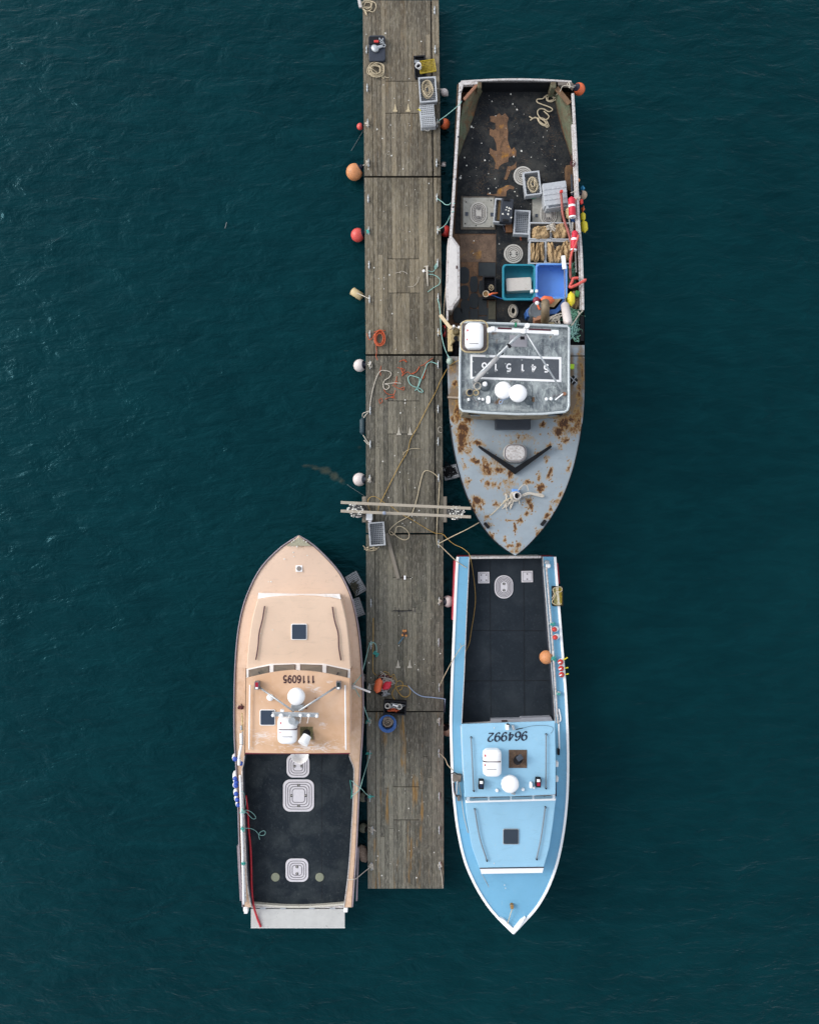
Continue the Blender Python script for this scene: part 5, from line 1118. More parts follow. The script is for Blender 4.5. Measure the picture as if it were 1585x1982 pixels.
    MB().prism(L3([(949.5, 1392), (1007, 1391), (1007, 1403), (949.5, 1404)], .72), zd).build('bulkhead_step', mat('pale_grey_step', C(176, 178, 186), .5, .05, 9), t)
    MB().prism(L3([(1007.5, 1390), (1066, 1388), (1069, 1394), (1069, 1402), (1007.5, 1403)], .8), zd).build('bulkhead_step', MATS['pale_grey_step'], t)
    MB().box(976, 1395.5, .72, .732, 11, 3.2).build('step_vent', M['brown'], t)
    # house
    ZR, ZT = 2.9, 1.95
    MB().prism(L3([(898, 1434), (1070, 1430), (1071, 1536), (903, 1541)], ZR - .08), 1.0).build('wheelhouse_wall', M['gel'], t)
    roof = MB().prism(L3([(892.5, 1402), (1074, 1396), (1075.5, 1470), (1075, 1538), (987, 1542), (899, 1543), (896, 1480)], ZR), ZR - .08).build('roof', bcab, t, bevel=.02)
    # windscreen (slopes down and forward to the trunk cabin)
    n = 4; xs0 = [903 + 171 * k / n for k in range(n + 1)]; y_t = lambda x: 1543.2 - (x - 900) * .0285; y_b = lambda x: 1552.5 - (x - 900) * .0285
    for k in range(n):
        a, b = xs0[k], xs0[k + 1]
        f = MB().band([P(a, y_t(a), ZR - .1), P(a, y_b(a), ZT + .03)], [P(b, y_t(b), ZR - .1), P(b, y_b(b), ZT + .03)], .05).build('windscreen_panel', M['gel'], t)
        def q(x, v): return P(x, y_t(x), ZR - .1).lerp(P(x, y_b(x), ZT + .03), v) + Vector((0, -.02, .012))
        e = 2 if k in (0, 3) else 1.4
        MB().band([q(a + e + (4 if k == 0 else 0), .04), q(a + e + (4 if k == 0 else 0), .60)], [q(b - e - (4 if k == 3 else 0), .04), q(b - e - (4 if k == 3 else 0), .60)], .008).build('glass', mat('blue_grey_glass', C(70, 82, 92), .1, .3, 3), f)
    MB().bar(P(901, 1551.2, ZT + .05), P(1075, 1546.6, ZT + .05), .07, .06).build('windscreen_sill', M['gel'], t, bevel=.01)
    tp = [(900, 1551), (904, 1590), (913, 1640), (927.5, 1680), (1052.5, 1678), (1063, 1640), (1070.5, 1590), (1075.5, 1546)]
    tc_ = MB().prism(L3(tp, ZT), 1.2).build('trunk_cabin', bcab, t, bevel=.02)
    MB().band([P(928.5, 1681, ZT - .03), P(931.5, 1691.5, 1.84)], [P(1052, 1679.2, ZT - .03), P(1049.5, 1689.5, 1.84)], .42).build('cabin_front', M['gel'], t)
    MB().bar(P(928, 1680.8, ZT - .012), P(1052.5, 1679, ZT - .012), .02, .02).build('cabin_edge', M['navy'], tc_)
    f = MB().prism(rrect(988.5, 1619.5, 31, 30.5, 3, ZT + .035), ZT).build('skylight_frame', M['galv'], t, bevel=.008); MB().prism(rrect(988.5, 1619.5, 28.5, 28, 2.4, ZT + .045), ZT + .035).build('glass', mat('dark_skylight', C(52, 64, 76), .15, .05, 3), f)
    rodm = mat('grey_rail_bar', C(128, 140, 150), .5, .15, 20)
    for a, m_, b in (((918.5, 1566), (928, 1620), (942, 1665)), ((1055, 1562), (1047, 1620), (1038, 1662))):
        h = MB().tube(crom([P(*a, ZT + .07), P(*m_, ZT + .07), P(*b, ZT + .07)], 5), .021, 6).build('grab_rail', rodm, t, smooth=True)
        for p in (a, b): MB().lathe([(.03, 0), (.02, .08), (0, .08)], P(*p, ZT), n=8).build('rail_foot', M['soot'], h)
    for a, b in (((911.5, 1427), (916.5, 1530)), ((1056.5, 1421), (1056, 1525))):
        h = MB().tube([P(*a, ZR + .07), P((a[0] + b[0]) / 2, (a[1] + b[1]) / 2, ZR + .07), P(*b, ZR + .07)], .019, 6).build('grab_rail', rodm, t, smooth=True)
        for p in (a, b): MB().lathe([(.03, 0), (.02, .08), (0, .08)], P(*p, ZR), n=8).build('rail_foot', M['soot'], h)
    digits('964992', 983.5, 1425.7, 16.5, ZR + .012, .2, 'letterk', roof, gap=.79, nib=.38, slant=.16, wid=1.02, tilt=-2.2)
    raft(t, 952, 1475, 36.5, 51, ZR, strap=-.2)
    xp = MB().box(1002, 1469, ZR, ZR + .015, 35, 35).build('exhaust_plate', rustplate('brown_exhaust_plate', C(92, 72, 58), C(122, 98, 78), C(150, 124, 88)), roof)
    eb = MB(); eb.tube([P(1001, 1472, ZR), P(1003, 1470, ZR + .22)], .12, 16); eb.build('exhaust_stub', M['soot'], xp, smooth=False)
    MB().box(1006, 1468, ZR + .2, ZR + .32, 12, 9, -35).build('exhaust_flap', M['greydk'], xp, bevel=.02)
    dome(t, 987, 1518, 17.2, ZR + .1, .22, post=.1)
    MB().box(993, 1536.5, ZR, ZR + .14, 9, 4, 15).build('horn', M['galv'], roof, bevel=.02)
    for x, y, lens in ((931.5, 1519.5, 'blue_glass'), (1042, 1516, 'red_glass')):
        nb = MB().box(x, y, ZR, ZR + .2, 10, 17, 3).build('navigation_light', M['soot'], roof, bevel=.01)
        MB().box(x, y + 2, ZR + .18, ZR + .21, 6, 7).build('lens', mat(lens, C(170, 20, 50) if 'red' in lens else C(20, 40, 70), .2, .1, 9), nb); MB().box(x, y - 4.5, ZR + .18, ZR + .24, 6, 5).build('lamp', M['gel'], nb, bevel=.01)
    for x, y in ((961.5, 1529), (1011.5, 1527)): MB().lathe([(.045, 0), (.05, .04), (.035, .09), (0, .1)], P(x, y, ZR), n=14).build('antenna_puck', M['gel'], roof, smooth=True)
    MB().prism(rrect(1027.5, 1520.5, 6, 12, 2.6, ZR + .12), ZR).build('camera_pod', M['gel'], roof, bevel=.02); MB().lathe([(.035, 0), (.035, .06), (0, .08)], P(1032.5, 1523.5, ZR), n=12).build('antenna_puck', M['gel'], roof, smooth=True)
    MB().box(981.8, 1408.5, ZR, ZR + .15, 6.5, 10).build('stern_light', M['gel'], roof, bevel=.015); MB().lathe([(.05, 0), (.05, .12), (0, .14)], P(982, 1403, ZR), n=12).build('stern_lamp', M['soot'], roof, smooth=True)
    MB().box(993.5, 1409, ZR, ZR + .12, 5, 9, -15).build('aerial_mount', M['galv'], roof, bevel=.015); MB().tube([P(998, 1412, ZR + .1), P(1012, 1409, ZR + .1)], .014, 6).build('aerial', M['soot'], roof)
    MB().tube(crom(L3([(1012, 1409), (1030, 1405), (1052, 1404), (1068, 1407), (1070, 1413), (1065, 1420)], ZR + .02)), .005, 4).build('aerial_wire', M['greydk'], roof)
    # starboard pole, rod holders
    MB().tube(crom(L3([(1057, 1098), (1063, 1170), (1070, 1260), (1077, 1370), (1080, 1400)], 1.12), 3), .032, 8).build('rail_pole', M['offwhite'], t, smooth=True)
    MB().tube(crom(L3([(1051.5, 1095), (1057, 1160), (1065, 1260), (1071, 1345)], 1.06), 3), .024, 8).build('rail_pole', M['galv'], t, smooth=True)
    MB().tube(crom(L3([(1077, 1398), (1083, 1396), (1084.5, 1390), (1081, 1372)], 1.1), 3), .025, 8).build('rail_hook', M['white'], t, smooth=True)
    MB().tube([P(1081, 1400, 1.12), P(1082, 1450, 1.15)], .024, 8).build('rail_pole', M['white'], t, smooth=True); MB().box(1081, 1456, 1.12, 1.25, 4, 11).build('rod_clip', M['soot'], t)
    for x, y in ((1078, 1480), (1078, 1509)): MB().box(x, y, 1.15, 1.33, 5, 10, 5).build('deck_fitting', M['white'], t, bevel=.02)
    for x, y in ((1058, 1089), (1067, 1207), (1072, 1275), (1081, 1342)): MB().box(x, y, 1.0, 1.15, 7, 7, 20).build('pole_bracket', M['galv'], t, bevel=.02)
    MB().band(L3([(878.5, 1086), (877, 1130), (874.5, 1200)], .9), L3([(883, 1086), (880.5, 1130), (877.5, 1200)], .92), .35).build('red_guard_strip', M['red'], t); MB().band(L3([(1077, 1090), (1080.5, 1130)], .9), L3([(1079.5, 1090), (1083, 1130)], .9), .35).build('red_guard_strip', M['red'], t)
    # port davit
    dv = MB().box(884.5, 1507, 1.15, 1.35, 17, 14, 3).build('hauler_block', mat('tarnished_hauler', C(120, 112, 104), .5, .3, 9, dirt=C(80, 62, 48), dirt_amt=.6), t, bevel=.03)
    MB().tube(crom(L3([(885, 1512), (884, 1530), (884, 1537)], 1.4), 3), .028, 8).build('hauler_arm', M['galv'], dv, smooth=True); MB().tube(crom(L3([(878, 1515), (880, 1535), (888, 1545)], 1.35), 3), .022, 8).build('hauler_arm', M['brown'], dv, smooth=True)
    MB().box(888, 1546, 1.25, 1.4, 6, 10).build('hauler_foot', MATS['tarnished_hauler'], dv, bevel=.02)
    MB().tube(crom(L3([(873, 1498), (880, 1495), (886, 1499), (893, 1500)], 1.4)), .012, 5).build('hose', M['soot'], dv, smooth=True)
    MB().tube(crom(L3([(888, 1515), (893, 1545), (898, 1580), (906, 1612)], 1.32)), .012, 5).build('line', M['ropew'], dv, smooth=True)
    b_ = MB().box(991, 1756, 1.55, 1.72, 6, 8).build('bow_bitt', mat('brass_bitt', C(158, 122, 70), .5, .2, 9), t, bevel=.02)
    MB().tube(crom(L3([(991, 1760), (988, 1768), (985, 1778), (982, 1788)], 1.74)), .012, 5).build('bow_chain', M['rope'], t, smooth=True)
    MB().tube(crom(L3([(932, 1692), (945, 1715), (958, 1745), (972, 1780)], 1.5)), .006, 4).build('bow_wire', M['tan'], t)
    mb = MB()
    for x, y, z in ((976, 1713, 1.57), (978, 1719, 1.57), (956, 1671, 1.96), (956, 1409, 2.91)): mb.lathe([(.02, 0), (.02, .008), (0, .008)], P(x, y, z), n=7, sx=.7)
    mb.build('bird_droppings', M['dropping'], t)['kind'] = 'stuff'
    return t
blue_boat()
# ================================================================ fenders along the dock
FB = 'ball fenders hung along the dock'
buoy('small faded orange ball fender low on the left dock edge beside the upper hatch', 697, 245, 6.5, .22, 'coral', (1, .1, .35), tie=(711, 240, .54))
buoy('largest fender, a dirty faded orange ball left of the dock above the first seam', 686, 333, 16, .30, 'orangefade', (1, .62, .3), tie=(713, 317, .54))
buoy('faded red ball fender left of the dock on the speckled float', 692.5, 455, 13.2, .28, 'coral', (1, .2, .35), tie=(712, 448, .54), tiem='ropetd')
buoy('white ball fender with navy neck left of the long yellow rope', 696.5, 707.5, 12.3, .28, 'whitev', (1, .05, .6), tie=(716, 706, .54))
buoy('dirty white ball fender just above the timber crossbeams', 696, 928, 13, .3, 'whitev', (1, .0, .6), neck='greydk', tie=(716, 928, .54))
buoy('half hidden algae grown white fender low on the left edge of the end section', 703, 1543, 9, .2, 'algae', (1, 0, .7), tie=(716, 1541, .54), tiem='ropetd')
buoy('greenish algae covered fender below the white one beside the peach boat', 703.5, 1602.5, 9, .15, 'algae', (1, -.1, .7), neck='soot', tie=(720, 1606, .54))
buoy('orange ball fender between the dock and the grey boat by the white crates', 860.5, 240, 10.2, .25, 'orange', (-1, .1, .8), neck='soot', tie=(847, 238, .54))
buoy('red ball fender squeezed between the dock and the grey boat near the bulwark', 862, 447.5, 11, .25, 'redv', (-1, 0, .9), neck='soot', tie=(848, 445, .54))
buoy('red ball fender under the light plank of the net hauler', 863, 641, 12.5, .25, 'redv', (-1, 0, .9), neck='soot', tie=(849, 644, .54), tiem='rope')
buoy('white fender with navy neck at the upper left side of the blue boat', 866.5, 1164, 11.5, .3, 'whitev', (-1, 0, .8), tie=(851, 1163, .54))
buoy('dull tan fender between the dock and the blue boat', 866, 1413, 12, .12, 'tan', (-.5, .9, .8), neck='soot', tie=(850, 1396, .54))
buoy('bright orange ball at the upper right stern corner of the grey boat', 1120, 172.5, 11.6, .62, 'orange', (-.8, .0, .95), tie=(1100, 166, 1.36), group=None, tiem='ropew')
buoy('faded orange ball fender hanging inside the right rail of the blue boat', 1057, 1272, 13.4, .95, 'orangefade', (1, -.12, .35), group=None, tie=(1071, 1275, 1.15), tiem='ropetd')
buoy('small pale fender peeking from under the dock beside the davit arm', 703, 1312, 8, .12, 'whitev', (1, 0, .3), tie=(715, 1330, .54))
buoy('pale fender half under the dock by the blue gear tub', 703, 1393, 8, .1, 'algae', (1, 0, .3), tie=(715, 1396, .54))
buoy('grey white fender under the left end of the lower crossbeam', 693, 993, 9.5, .6, 'whitev', (0, .3, 1), neck='hatchg', tie=(700, 986, .5))
capsule('weathered yellowish cylinder fender floating left of the hatch on the speckled float', P(680, 562, .16), P(702, 576, .16), .13, 'barn' if False else 'cream', name='cylinder_fender', tie=[(710, 576, .5), (716, 580, .55)], tip=.15)
capsule('dark teal cylinder fender lying along the left dock edge above the hinges', P(702, 808, .3), P(702, 842, .3), .10, 'teal', name='cylinder_fender', tie=[(703, 800, .5), (717, 795, .55)], tip=.5)
capsule('pale long fender hanging right of the rope filled grey crate', P(853, 172.5, .35), P(867, 185.5, .3), .115, 'whitev', name='cylinder_fender', tie=[(848, 172, .5), (845, 172, .55)], tip=.6)
capsule('short white fender right of the dock above the first seam', P(855, 321.5, .35), P(862, 315, .3), .085, 'whitev', name='cylinder_fender', tie=[(850, 319, .5), (846, 318, .55)], tip=.6)
capsule('barnacle encrusted fender between the peach boat and the end of the dock', P(698, 1636, .1), P(708, 1668, .1), .15, 'barn', name='cylinder_fender', tip=.4)
# ================================================================ things lying on the dock
D = DZ + .012
# black tub with gear at the top
t = thing('gear_tub_lid', 'black plastic cart tray with red and silver gear at the top left of the dock', 'tray', P(729, 93, D))
MB().prism(rrect(729.5, 93, 32, 50, 5, D + .12, -1), D).build('tray', M['greydk'] if False else mat('blue_black_tray', C(46, 54, 68), .5, .15, 8), t, bevel=.02)
MB().prism(rrect(728, 77.5, 29, 15, 2, D + .16, -1), D + .12).build('bin', M['black'], t, bevel=.02)
MB().box(728.5, 79.5, D + .1, D + .19, 9, 4.5).build('red_handle', M['redv'], t, bevel=.01)
mb = MB()
for x, y, w_, h_ in ((734.5, 75, 2, 4), (738, 78, 7, 3), (739, 82.5, 8, 2), (736, 79, 2, 8), (741, 78, 2, 9)): mb.box(x, y, D + .15, D + .2, w_, h_)
mb.build('steel_fittings', M['galv'], t)
t2 = thing('snatch_block', 'silver snatch block with its ring lying on the black tray', 'pulley', P(731, 93, D + .12))
MB().lathe([(.13, 0), (.14, .03), (.12, .07), (.05, .09), (0, .09)], P(726, 95, D + .125), (-.1, .1, 1), 20, sx=.8).build('sheave', M['galv'], t2, smooth=True)
MB().bar(P(728, 93, D + .18), P(740, 89, D + .17), .09, .05).build('side_plate', M['galv'], t2, bevel=.02)
r_ = rrect(743, 88, 5.5, 5.5, 2.6, D + .17); r_.append(r_[0]); MB().tube(r_, .014, 6, closed=True).build('ring', M['galv'], t2)
def coil(label, args, r, m, tail=None, name='rope_coil', group=None, cat='rope', extra=None):
    pts = coil_pts(*args[0], **args[1])
    mb = MB().tube(crom(L3(pts), 4), r, 5)
    if tail: mb.tube(crom([P(*pts[-1])] + L3(tail, args[0][5] + .02), 5), r, 5)
    for e in (extra or []): mb.tube(crom(L3(e, args[0][5] + .05), 5), r, 5)
    return tag(mb.build(name, M[m], smooth=True), label, cat, group)
coil('loose coil of pale rope on the dock below the black tray', ((728, 135, 17, 15, 8.5, D), dict(seed=3, jit=.16, inner=.45)), 0.0123, 'rope', tail=[(738, 147), (742, 152), (745, 148), (747, 150), (753, 150)])
coil('pale mooring rope hanging over the top left corner of the dock', ((711, 11, 11, 11, 3, D), dict(seed=8, jit=.2, inner=.5)), 0.0148, 'rope', tail=[(704, 14), (708, 26), (711, 30), (708, 24)], extra=[[(700, 2), (702, 14), (708, 22), (710, 29)], [(718, 2), (726, 6), (728, 14), (722, 23), (714, 20)]])
tag(MB().bar(P(694.5, -3, .6), P(698, 15, .6), .09, .06).build('white_pole', M['offwhite'], bevel=.01), 'white pole end at the top left corner of the dock', 'pole')
# black crate, yellow mesh and bucket
crate('empty black crate under the yellow wire mesh near the top right of the dock', 813, 129, 23, 44, -4, D, .1, 'black', sq=4)
def mesh_panel(label, px, py, wpx, hpx, rot, z, mt, nx=12, ny=7, lift=.12, frame='soot', name='wire_mesh_trap', cat='trap'):
    u = U(z); W, H = wpx * u, hpx * u; a = R(-rot); c = P(px, py, z)
    def T(x, y, zz): return Vector((c.x + x * math.cos(a) - y * math.sin(a), c.y + x * math.sin(a) + y * math.cos(a), zz))
    t = thing(name, label, cat, c); mb = MB()
    for lv in (z, z + lift):
        for k in range(nx + 1): x = -W / 2 + W * k / nx; mb.tube([T(x, -H / 2, lv), T(x, H / 2, lv)], .0055, 4)
        for k in range(ny + 1): y = -H / 2 + H * k / ny; mb.tube([T(-W / 2, y, lv), T(W / 2, y, lv)], .0055, 4)
    mb.build('mesh', M[mt], t); fm = MB()
    for lv in (z, z + lift):
        q = [T(-W / 2, -H / 2, lv), T(W / 2, -H / 2, lv), T(W / 2, H / 2, lv), T(-W / 2, H / 2, lv)]
        for i in range(4): fm.tube([q[i], q[(i + 1) % 4]], .014, 5)
    for sx in (-1, 1):
        for sy in (-1, 1): fm.tube([T(sx * W / 2, sy * H / 2, z), T(sx * W / 2, sy * H / 2, z + lift)], .014, 5)
    fm.build('frame', M[frame], t); return t
yw = mat('yellow_coated_wire', C(190, 165, 40), .5, .15, 12); M['yw'] = yw
mesh_panel('yellow wire mesh panel lying across the black crate', 827, 129, 30, 23, -9, D + .11, 'yw', 12, 8, .03, frame='yw')
t = thing('white_bucket', 'small white bucket on the yellow wire mesh', 'bucket', P(812, 131, D + .15)); c = P(812, 131, D + .15)
MB().lathe([(0, 0), (.07, 0), (.095, .15), (.085, .15), (.065, .02), (0, .02)], c, (-.35, 0, 1), 20).build('body', M['gel'], t, smooth=False); MB().lathe([(.074, .07), (0, .072)], c, (-.35, 0, 1), 18).build('contents', M['soot'], t)
tag(MB().box(807, 119, D + .12, D + .16, 10, 6, 10).build('folded_rag', mat('grey_rag', C(140, 145, 150), .9, .2, 9), bevel=.01), 'grey folded rag in the black crate beside the bucket', 'rag')
# grey crates near the top
cr = crate('grey fish crate full of coiled rope, right side of the dock near the top', 828, 173, 34, 49, -4, D, .24, 'grey')
coil('tan rope coiled inside the grey crate near the top of the dock', ((827, 173, 11, 18, 9, D + .05), dict(seed=5, jit=.12, inner=.3, grow=.006, rot=-4)), 0.0131, 'rope')
cr = crate('upside down white grey crate with slotted base, below the rope filled crate', 827.5, 224, 29, 45, -5, D, .2, 'grey', flip=True)
r_ = L3([(822, 246), (823, 252), (830, 253), (832, 247)], D + .1); tag(MB().tube(crom(r_), .012, 5).build('wire_loop', M['hatchg'], smooth=True), 'bent wire handle loop below the upside down crate', 'handle')
rope('yellow twine bow on the left edge of the upside down crate', [(808, 213), (812, 211), (814, 215), (811, 213)], D + .2, .011, 'yellow', name='twine')
# white bottle gear by the hatch on float two
t = thing('boat_hook', 'white T shaped hook lying right of the square hatch', 'boat hook', P(827, 535, D))
MB().tube([P(826.5, 516, D + .03), P(827, 530, D + .03), P(828, 553, D + .03)], .035, 8, r2=.02).build('shaft', M['hatchg'] if False else M['ropew'], t, smooth=True); MB().bar(P(821, 516, D + .03), P(829, 515, D + .03), .03, .03).build('head', M['ropew'], t); MB().lathe([(0, 0), (.045, .02), (.045, .05), (0, .07)], P(820, 525, D), n=10).build('float', M['gel'], t, smooth=True); MB().bar(P(821, 525, D + .04), P(827, 525, D + .04), .02, .02).build('arm', M['ropew'], t)
rope('pale blue green rope looping from the white hook around the right edge', [(828, 531), (834, 531), (842, 533), (849, 538), (852, 544), (849, 551), (839, 557), (828, 565)], D + .02, 0.0115, 'ropet')
rope('knotted pale rope from the white hook to the edge cleat', [(828, 523), (834, 526), (840, 524), (843, 517), (847, 510), (844, 520), (841, 516), (847, 508)], D + .02, 0.0107, 'ropet')
rope('thin white line loop on the square hatch', [(765, 529), (772, 527), (776, 529), (774, 526), (779, 525), (786, 528), (789, 531)], D + .012, 0.0066, 'ropew', name='line')
rope('thin pale line curved across the lower right of the square hatch', [(811, 536), (808, 546), (800, 554), (790, 555)], D + .012, 0.0066, 'ropew', name='line')
for k, pts in enumerate(([(846, 384), (850, 387), (856, 391), (862, 396), (869, 396), (874, 392, 1.2), (880, 394, 1.35)], [(847, 445), (853, 442), (860, 437), (866, 429), (870, 420), (874, 411, 1.3), (879, 409, 1.35)])):
    rope(('teal mooring line from the dock to the grey boat, above the thicker one' if k == 0 else 'curved teal mooring line ending by the red fender and the grey boat'), [(p[0], p[1], p[2] if len(p) > 2 else .75 + .06 * i) for i, p in enumerate(pts)], 0, 0.0115, 'ropet', name='mooring_line', group='mooring lines')
rope('taut teal mooring line to the upper stern corner of the grey boat', [(846, 236, .55), (868, 220, .9), (888, 203, 1.32), (893, 196, 1.38)], 0, 0.0115, 'ropet', name='mooring_line', group='mooring lines')
rope('long teal line running down beside the dock to the grey boat bollard', [(847, 578, .55), (850, 590, .7), (852, 606, .9), (853, 625, .9), (854, 643, .9), (858, 665, 1.1), (864, 683, 1.3), (870, 693, 1.5)], 0, 0.0131, 'ropet', name='mooring_line', group='mooring lines')
rope('thin tan line hanging beside the white bulwark of the grey boat', [(872, 500, 1.3), (868, 520, .9), (864, 545, .6), (861, 570, .5), (859, 600, .6), (860, 618, 1.0)], 0, 0.0066, 'rope', name='line')
# orange twine
coil('round coil of orange twine on the left of the second dock float', ((735, 655, 11, 16, 9, D), dict(seed=11, jit=.1, inner=.6)), 0.0098, 'ropeo', tail=[(728, 668), (729, 680), (728, 690), (731, 697)], extra=[[(710, 645), (714, 657), (720, 655), (726, 645), (724, 655)], [(724, 643), (735, 639), (746, 640)]])
def tang(label, lst, r, m, z=D, name='twine', group=None):
    mb = MB()
    for l in lst: mb.tube(crom(L3(l, z + .01), 4), r, 4)
    return tag(mb.build(name, M[m], smooth=True), label, 'rope', group)
tang('wispy orange twine snarl between the white rope and the teal rope', [[(769, 711), (776, 714), (780, 722), (778, 728), (784, 722), (790, 720), (796, 724), (804, 721), (810, 714), (812, 709), (806, 719), (797, 723)], [(773, 700), (780, 697), (787, 701), (783, 696), (775, 699)], [(777, 713), (779, 722), (783, 716), (776, 712)], [(814, 708), (820, 706), (825, 702), (832, 697), (838, 693)], [(823, 707), (824, 716), (821, 726), (818, 734), (822, 728)]], .010, 'ropeo')
tang('small red orange twine scraps below the white rope end', [[(768, 728), (767, 736), (764, 741), (768, 744), (762, 742), (770, 738)], [(760, 745), (768, 750), (775, 752), (782, 749), (781, 755), (776, 753)], [(743, 754), (748, 761), (756, 764), (763, 762), (765, 755), (762, 766), (757, 769), (766, 771)], [(745, 773), (752, 770), (760, 769), (764, 767)], [(733, 775), (738, 771), (740, 777), (736, 781), (734, 776)], [(738, 708), (736, 718), (737, 727)]], .009, 'ropeo')
rope('white rope with a small loop at its end on the third dock float', [(716, 794), (717, 780), (720, 762), (725, 742), (731, 726), (737, 718), (745, 717), (755, 720), (757, 725), (753, 731), (745, 736), (742, 743), (743, 751), (748, 754), (753, 750), (752, 745), (745, 743), (755, 742), (765, 741), (777, 742)], D + .012, 0.0139, 'ropew')
rope('pale teal rope with a knotted loop right of the orange twine snarl', [(848, 706), (840, 702), (832, 701), (826, 706), (822, 718), (816, 732), (811, 745), (807, 753), (803, 756), (810, 751), (818, 756), (818, 759), (812, 758), (808, 752), (811, 742), (812, 733), (807, 730), (800, 728), (794, 727), (790, 732), (793, 742), (800, 748), (808, 750)], D + .012, 0.0139, 'ropet')
rope('long yellow rope running diagonally across the third dock float', [(903, 689, 1.6), (888, 697, 1.55), (872, 706, 1.45), (864, 716, .95), (858, 727, .7), (851, 740), (843, 759), (826, 791), (808, 827), (795, 850), (789, 873), (775, 897), (763, 920), (752, 942), (742, 962), (734, 978), (731, 990), (724, 995)], D + .02, .0105, 'ropey')
tang('short pale rope end beside the yellow rope at the hatch seam', [[(780, 880), (786, 873), (795, 869), (806, 868), (814, 869)], [(781, 874), (781, 884)]], .010, 'rope', name='line')
tang('white rag of line beside the left cleat above the teal fender', [[(717, 795), (713, 798), (708, 803), (704, 809)], [(703, 842), (708, 850), (714, 858), (718, 855), (714, 861), (705, 852)]], .015, 'ropew', name='line')
tang('small curl of white line near the right edge of the third float', [[(849, 827), (848, 832), (851, 837), (855, 837)], [(848, 830), (851, 826), (855, 828)]], .009, 'ropew', name='line')
rope('beige rope in a large loop over the fourth seam', [(849, 925), (843, 919), (836, 914), (827, 911), (820, 914), (816, 925), (812, 942), (807, 965), (799, 990), (790, 1000), (770, 1011), (756, 1023), (753, 1030), (757, 1035), (763, 1034), (766, 1026), (768, 1020), (776, 1019), (786, 1025), (792, 1034), (790, 1042), (783, 1045), (774, 1042), (764, 1035), (756, 1028)], D + .016, 0.0139, 'rope')
rope('beige rope running down the right dock edge to the mooring knot', [(849, 925), (851, 930), (850, 950), (848, 985), (846, 1010), (845, 1038), (846, 1052), (850, 1056), (849, 1050)], D + .016, 0.0139, 'rope')
rope('orange and yellow rope crossing under the beams toward the blue boat', [(717, 990), (713, 980), (712, 970), (716, 963), (723, 961), (732, 964), (744, 973), (757, 980), (766, 987), (778, 996), (792, 1003), (812, 1015), (832, 1027), (843, 1032), (857, 1034, .6), (866, 1043, .7), (878, 1053, .8), (895, 1061, .9), (906, 1070, 1.1), (910, 1079, 1.1), (914, 1100, .7), (918, 1130, .61), (920, 1160, .6), (917, 1190, .6), (912, 1220, .6), (908, 1245, .6), (900, 1262, .65)], D + .03, .0100, 'ropey')
rope('taut beige bow line from the dock edge up to the grey boat', [(849, 1052, .56), (880, 1036, 1.0), (910, 1021, 1.5), (948, 998, 1.95), (965, 982, 2.0), (980, 968, 2.05), (992, 962, 2.15)], 0, 0.0139, 'rope', name='mooring_line', group='mooring lines')
rope('brownish stern line from the dock edge to the blue boat', [(849, 1053, .56), (860, 1064, .8), (882, 1085, 1.02), (893, 1093, 1.05), (903, 1099, 1.05)], 0, 0.0123, 'rope', name='mooring_line', group='mooring lines')
tag(MB().bar(P(748, 1032, D + .03), P(771, 1120, D + .03), .11, .045).build('loose_plank', M['plankg'], bevel=.006), 'loose grey board lying slanted across the fourth dock float', 'plank')
t = thing('power_pedestal', 'small white box standing below the lower crossbeam', 'utility box', P(714, 1001, D)); MB().box(714.5, 1000.5, D, D + .5, 12, 13).build('housing', M['gel'], t, bevel=.02); MB().box(716, 1008.5, D, D + .35, 6, 5).build('socket_cover', M['hatchw'], t, bevel=.01)
tag(MB().lathe([(.05, 0), (.055, .12), (.03, .16), (0, .16)], P(744, 993, 2.74), n=12).build('beam_lamp', mat('blue_grey_lamp', C(150, 160, 180), .4, .2, 9), smooth=True), 'small blue grey lamp on the lower crossbeam', 'lamp')
crate('empty grey crate on the dock just below the crossbeams', 729.5, 1033.5, 31, 46, -4, D, .34, 'grey')
tang('frayed yellow green rope scraps under the lower end of the grey crate', [[(703, 1056), (708, 1061), (714, 1058), (710, 1064), (718, 1062), (726, 1058), (722, 1064), (730, 1060)], [(705, 1062), (711, 1066), (720, 1066), (728, 1064), (734, 1057)]], .012, 'rope')
t = thing('shackle', 'small white shackle on the seam below the loose board', 'shackle', P(783, 1118, D)); MB().box(783.5, 1118, D, D + .05, 4, 8).build('body', M['gel'], t, bevel=.012); MB().tube(crom(L3([(781, 1113), (779, 1117), (781, 1123)], D + .02)), .01, 5).build('pin', M['brown'], t)
tang('thin dark cord with tufts lying along the seam above the orange fitting', [[(757, 1183), (765, 1182.5), (780, 1183.5), (795, 1182.5), (805, 1183)], [(765, 1175), (765, 1186)], [(772, 1178), (771, 1185)], [(803, 1176), (804, 1186)], [(791, 1178), (793, 1186)]], .006, 'navy', name='line')
t = thing('orange_fitting', 'orange rusty ring fitting with blue cord above the lower hinges', 'fitting', P(783, 1226, D)); mb = MB()
for x, y in ((781, 1221), (785, 1221), (779, 1229), (786, 1230), (783, 1225)): mb.lathe([(.04, 0), (.035, .03), (0, .04)], P(x, y, D), n=9)
mb.build('ring_lugs', mat('orange_rust_metal', C(205, 140, 80), .6, .2, 9), t); MB().box(783, 1226, D, D + .05, 6, 4).build('hub', M['brown'], t)
MB().tube(crom(L3([(781, 1233), (775, 1241), (771, 1246)], D + .01)), .02, 5).build('blue_cord', mat('steel_blue_cord', C(80, 120, 140), .7, .1, 9), t)
rope('straight yellow line along the left edge of the fourth float ending at the gear pile', [(722.5, 1196), (722.5, 1225), (722, 1260), (721.5, 1295), (723, 1302), (728, 1307)], D + .012, 0.0115, 'ropey', name='line')
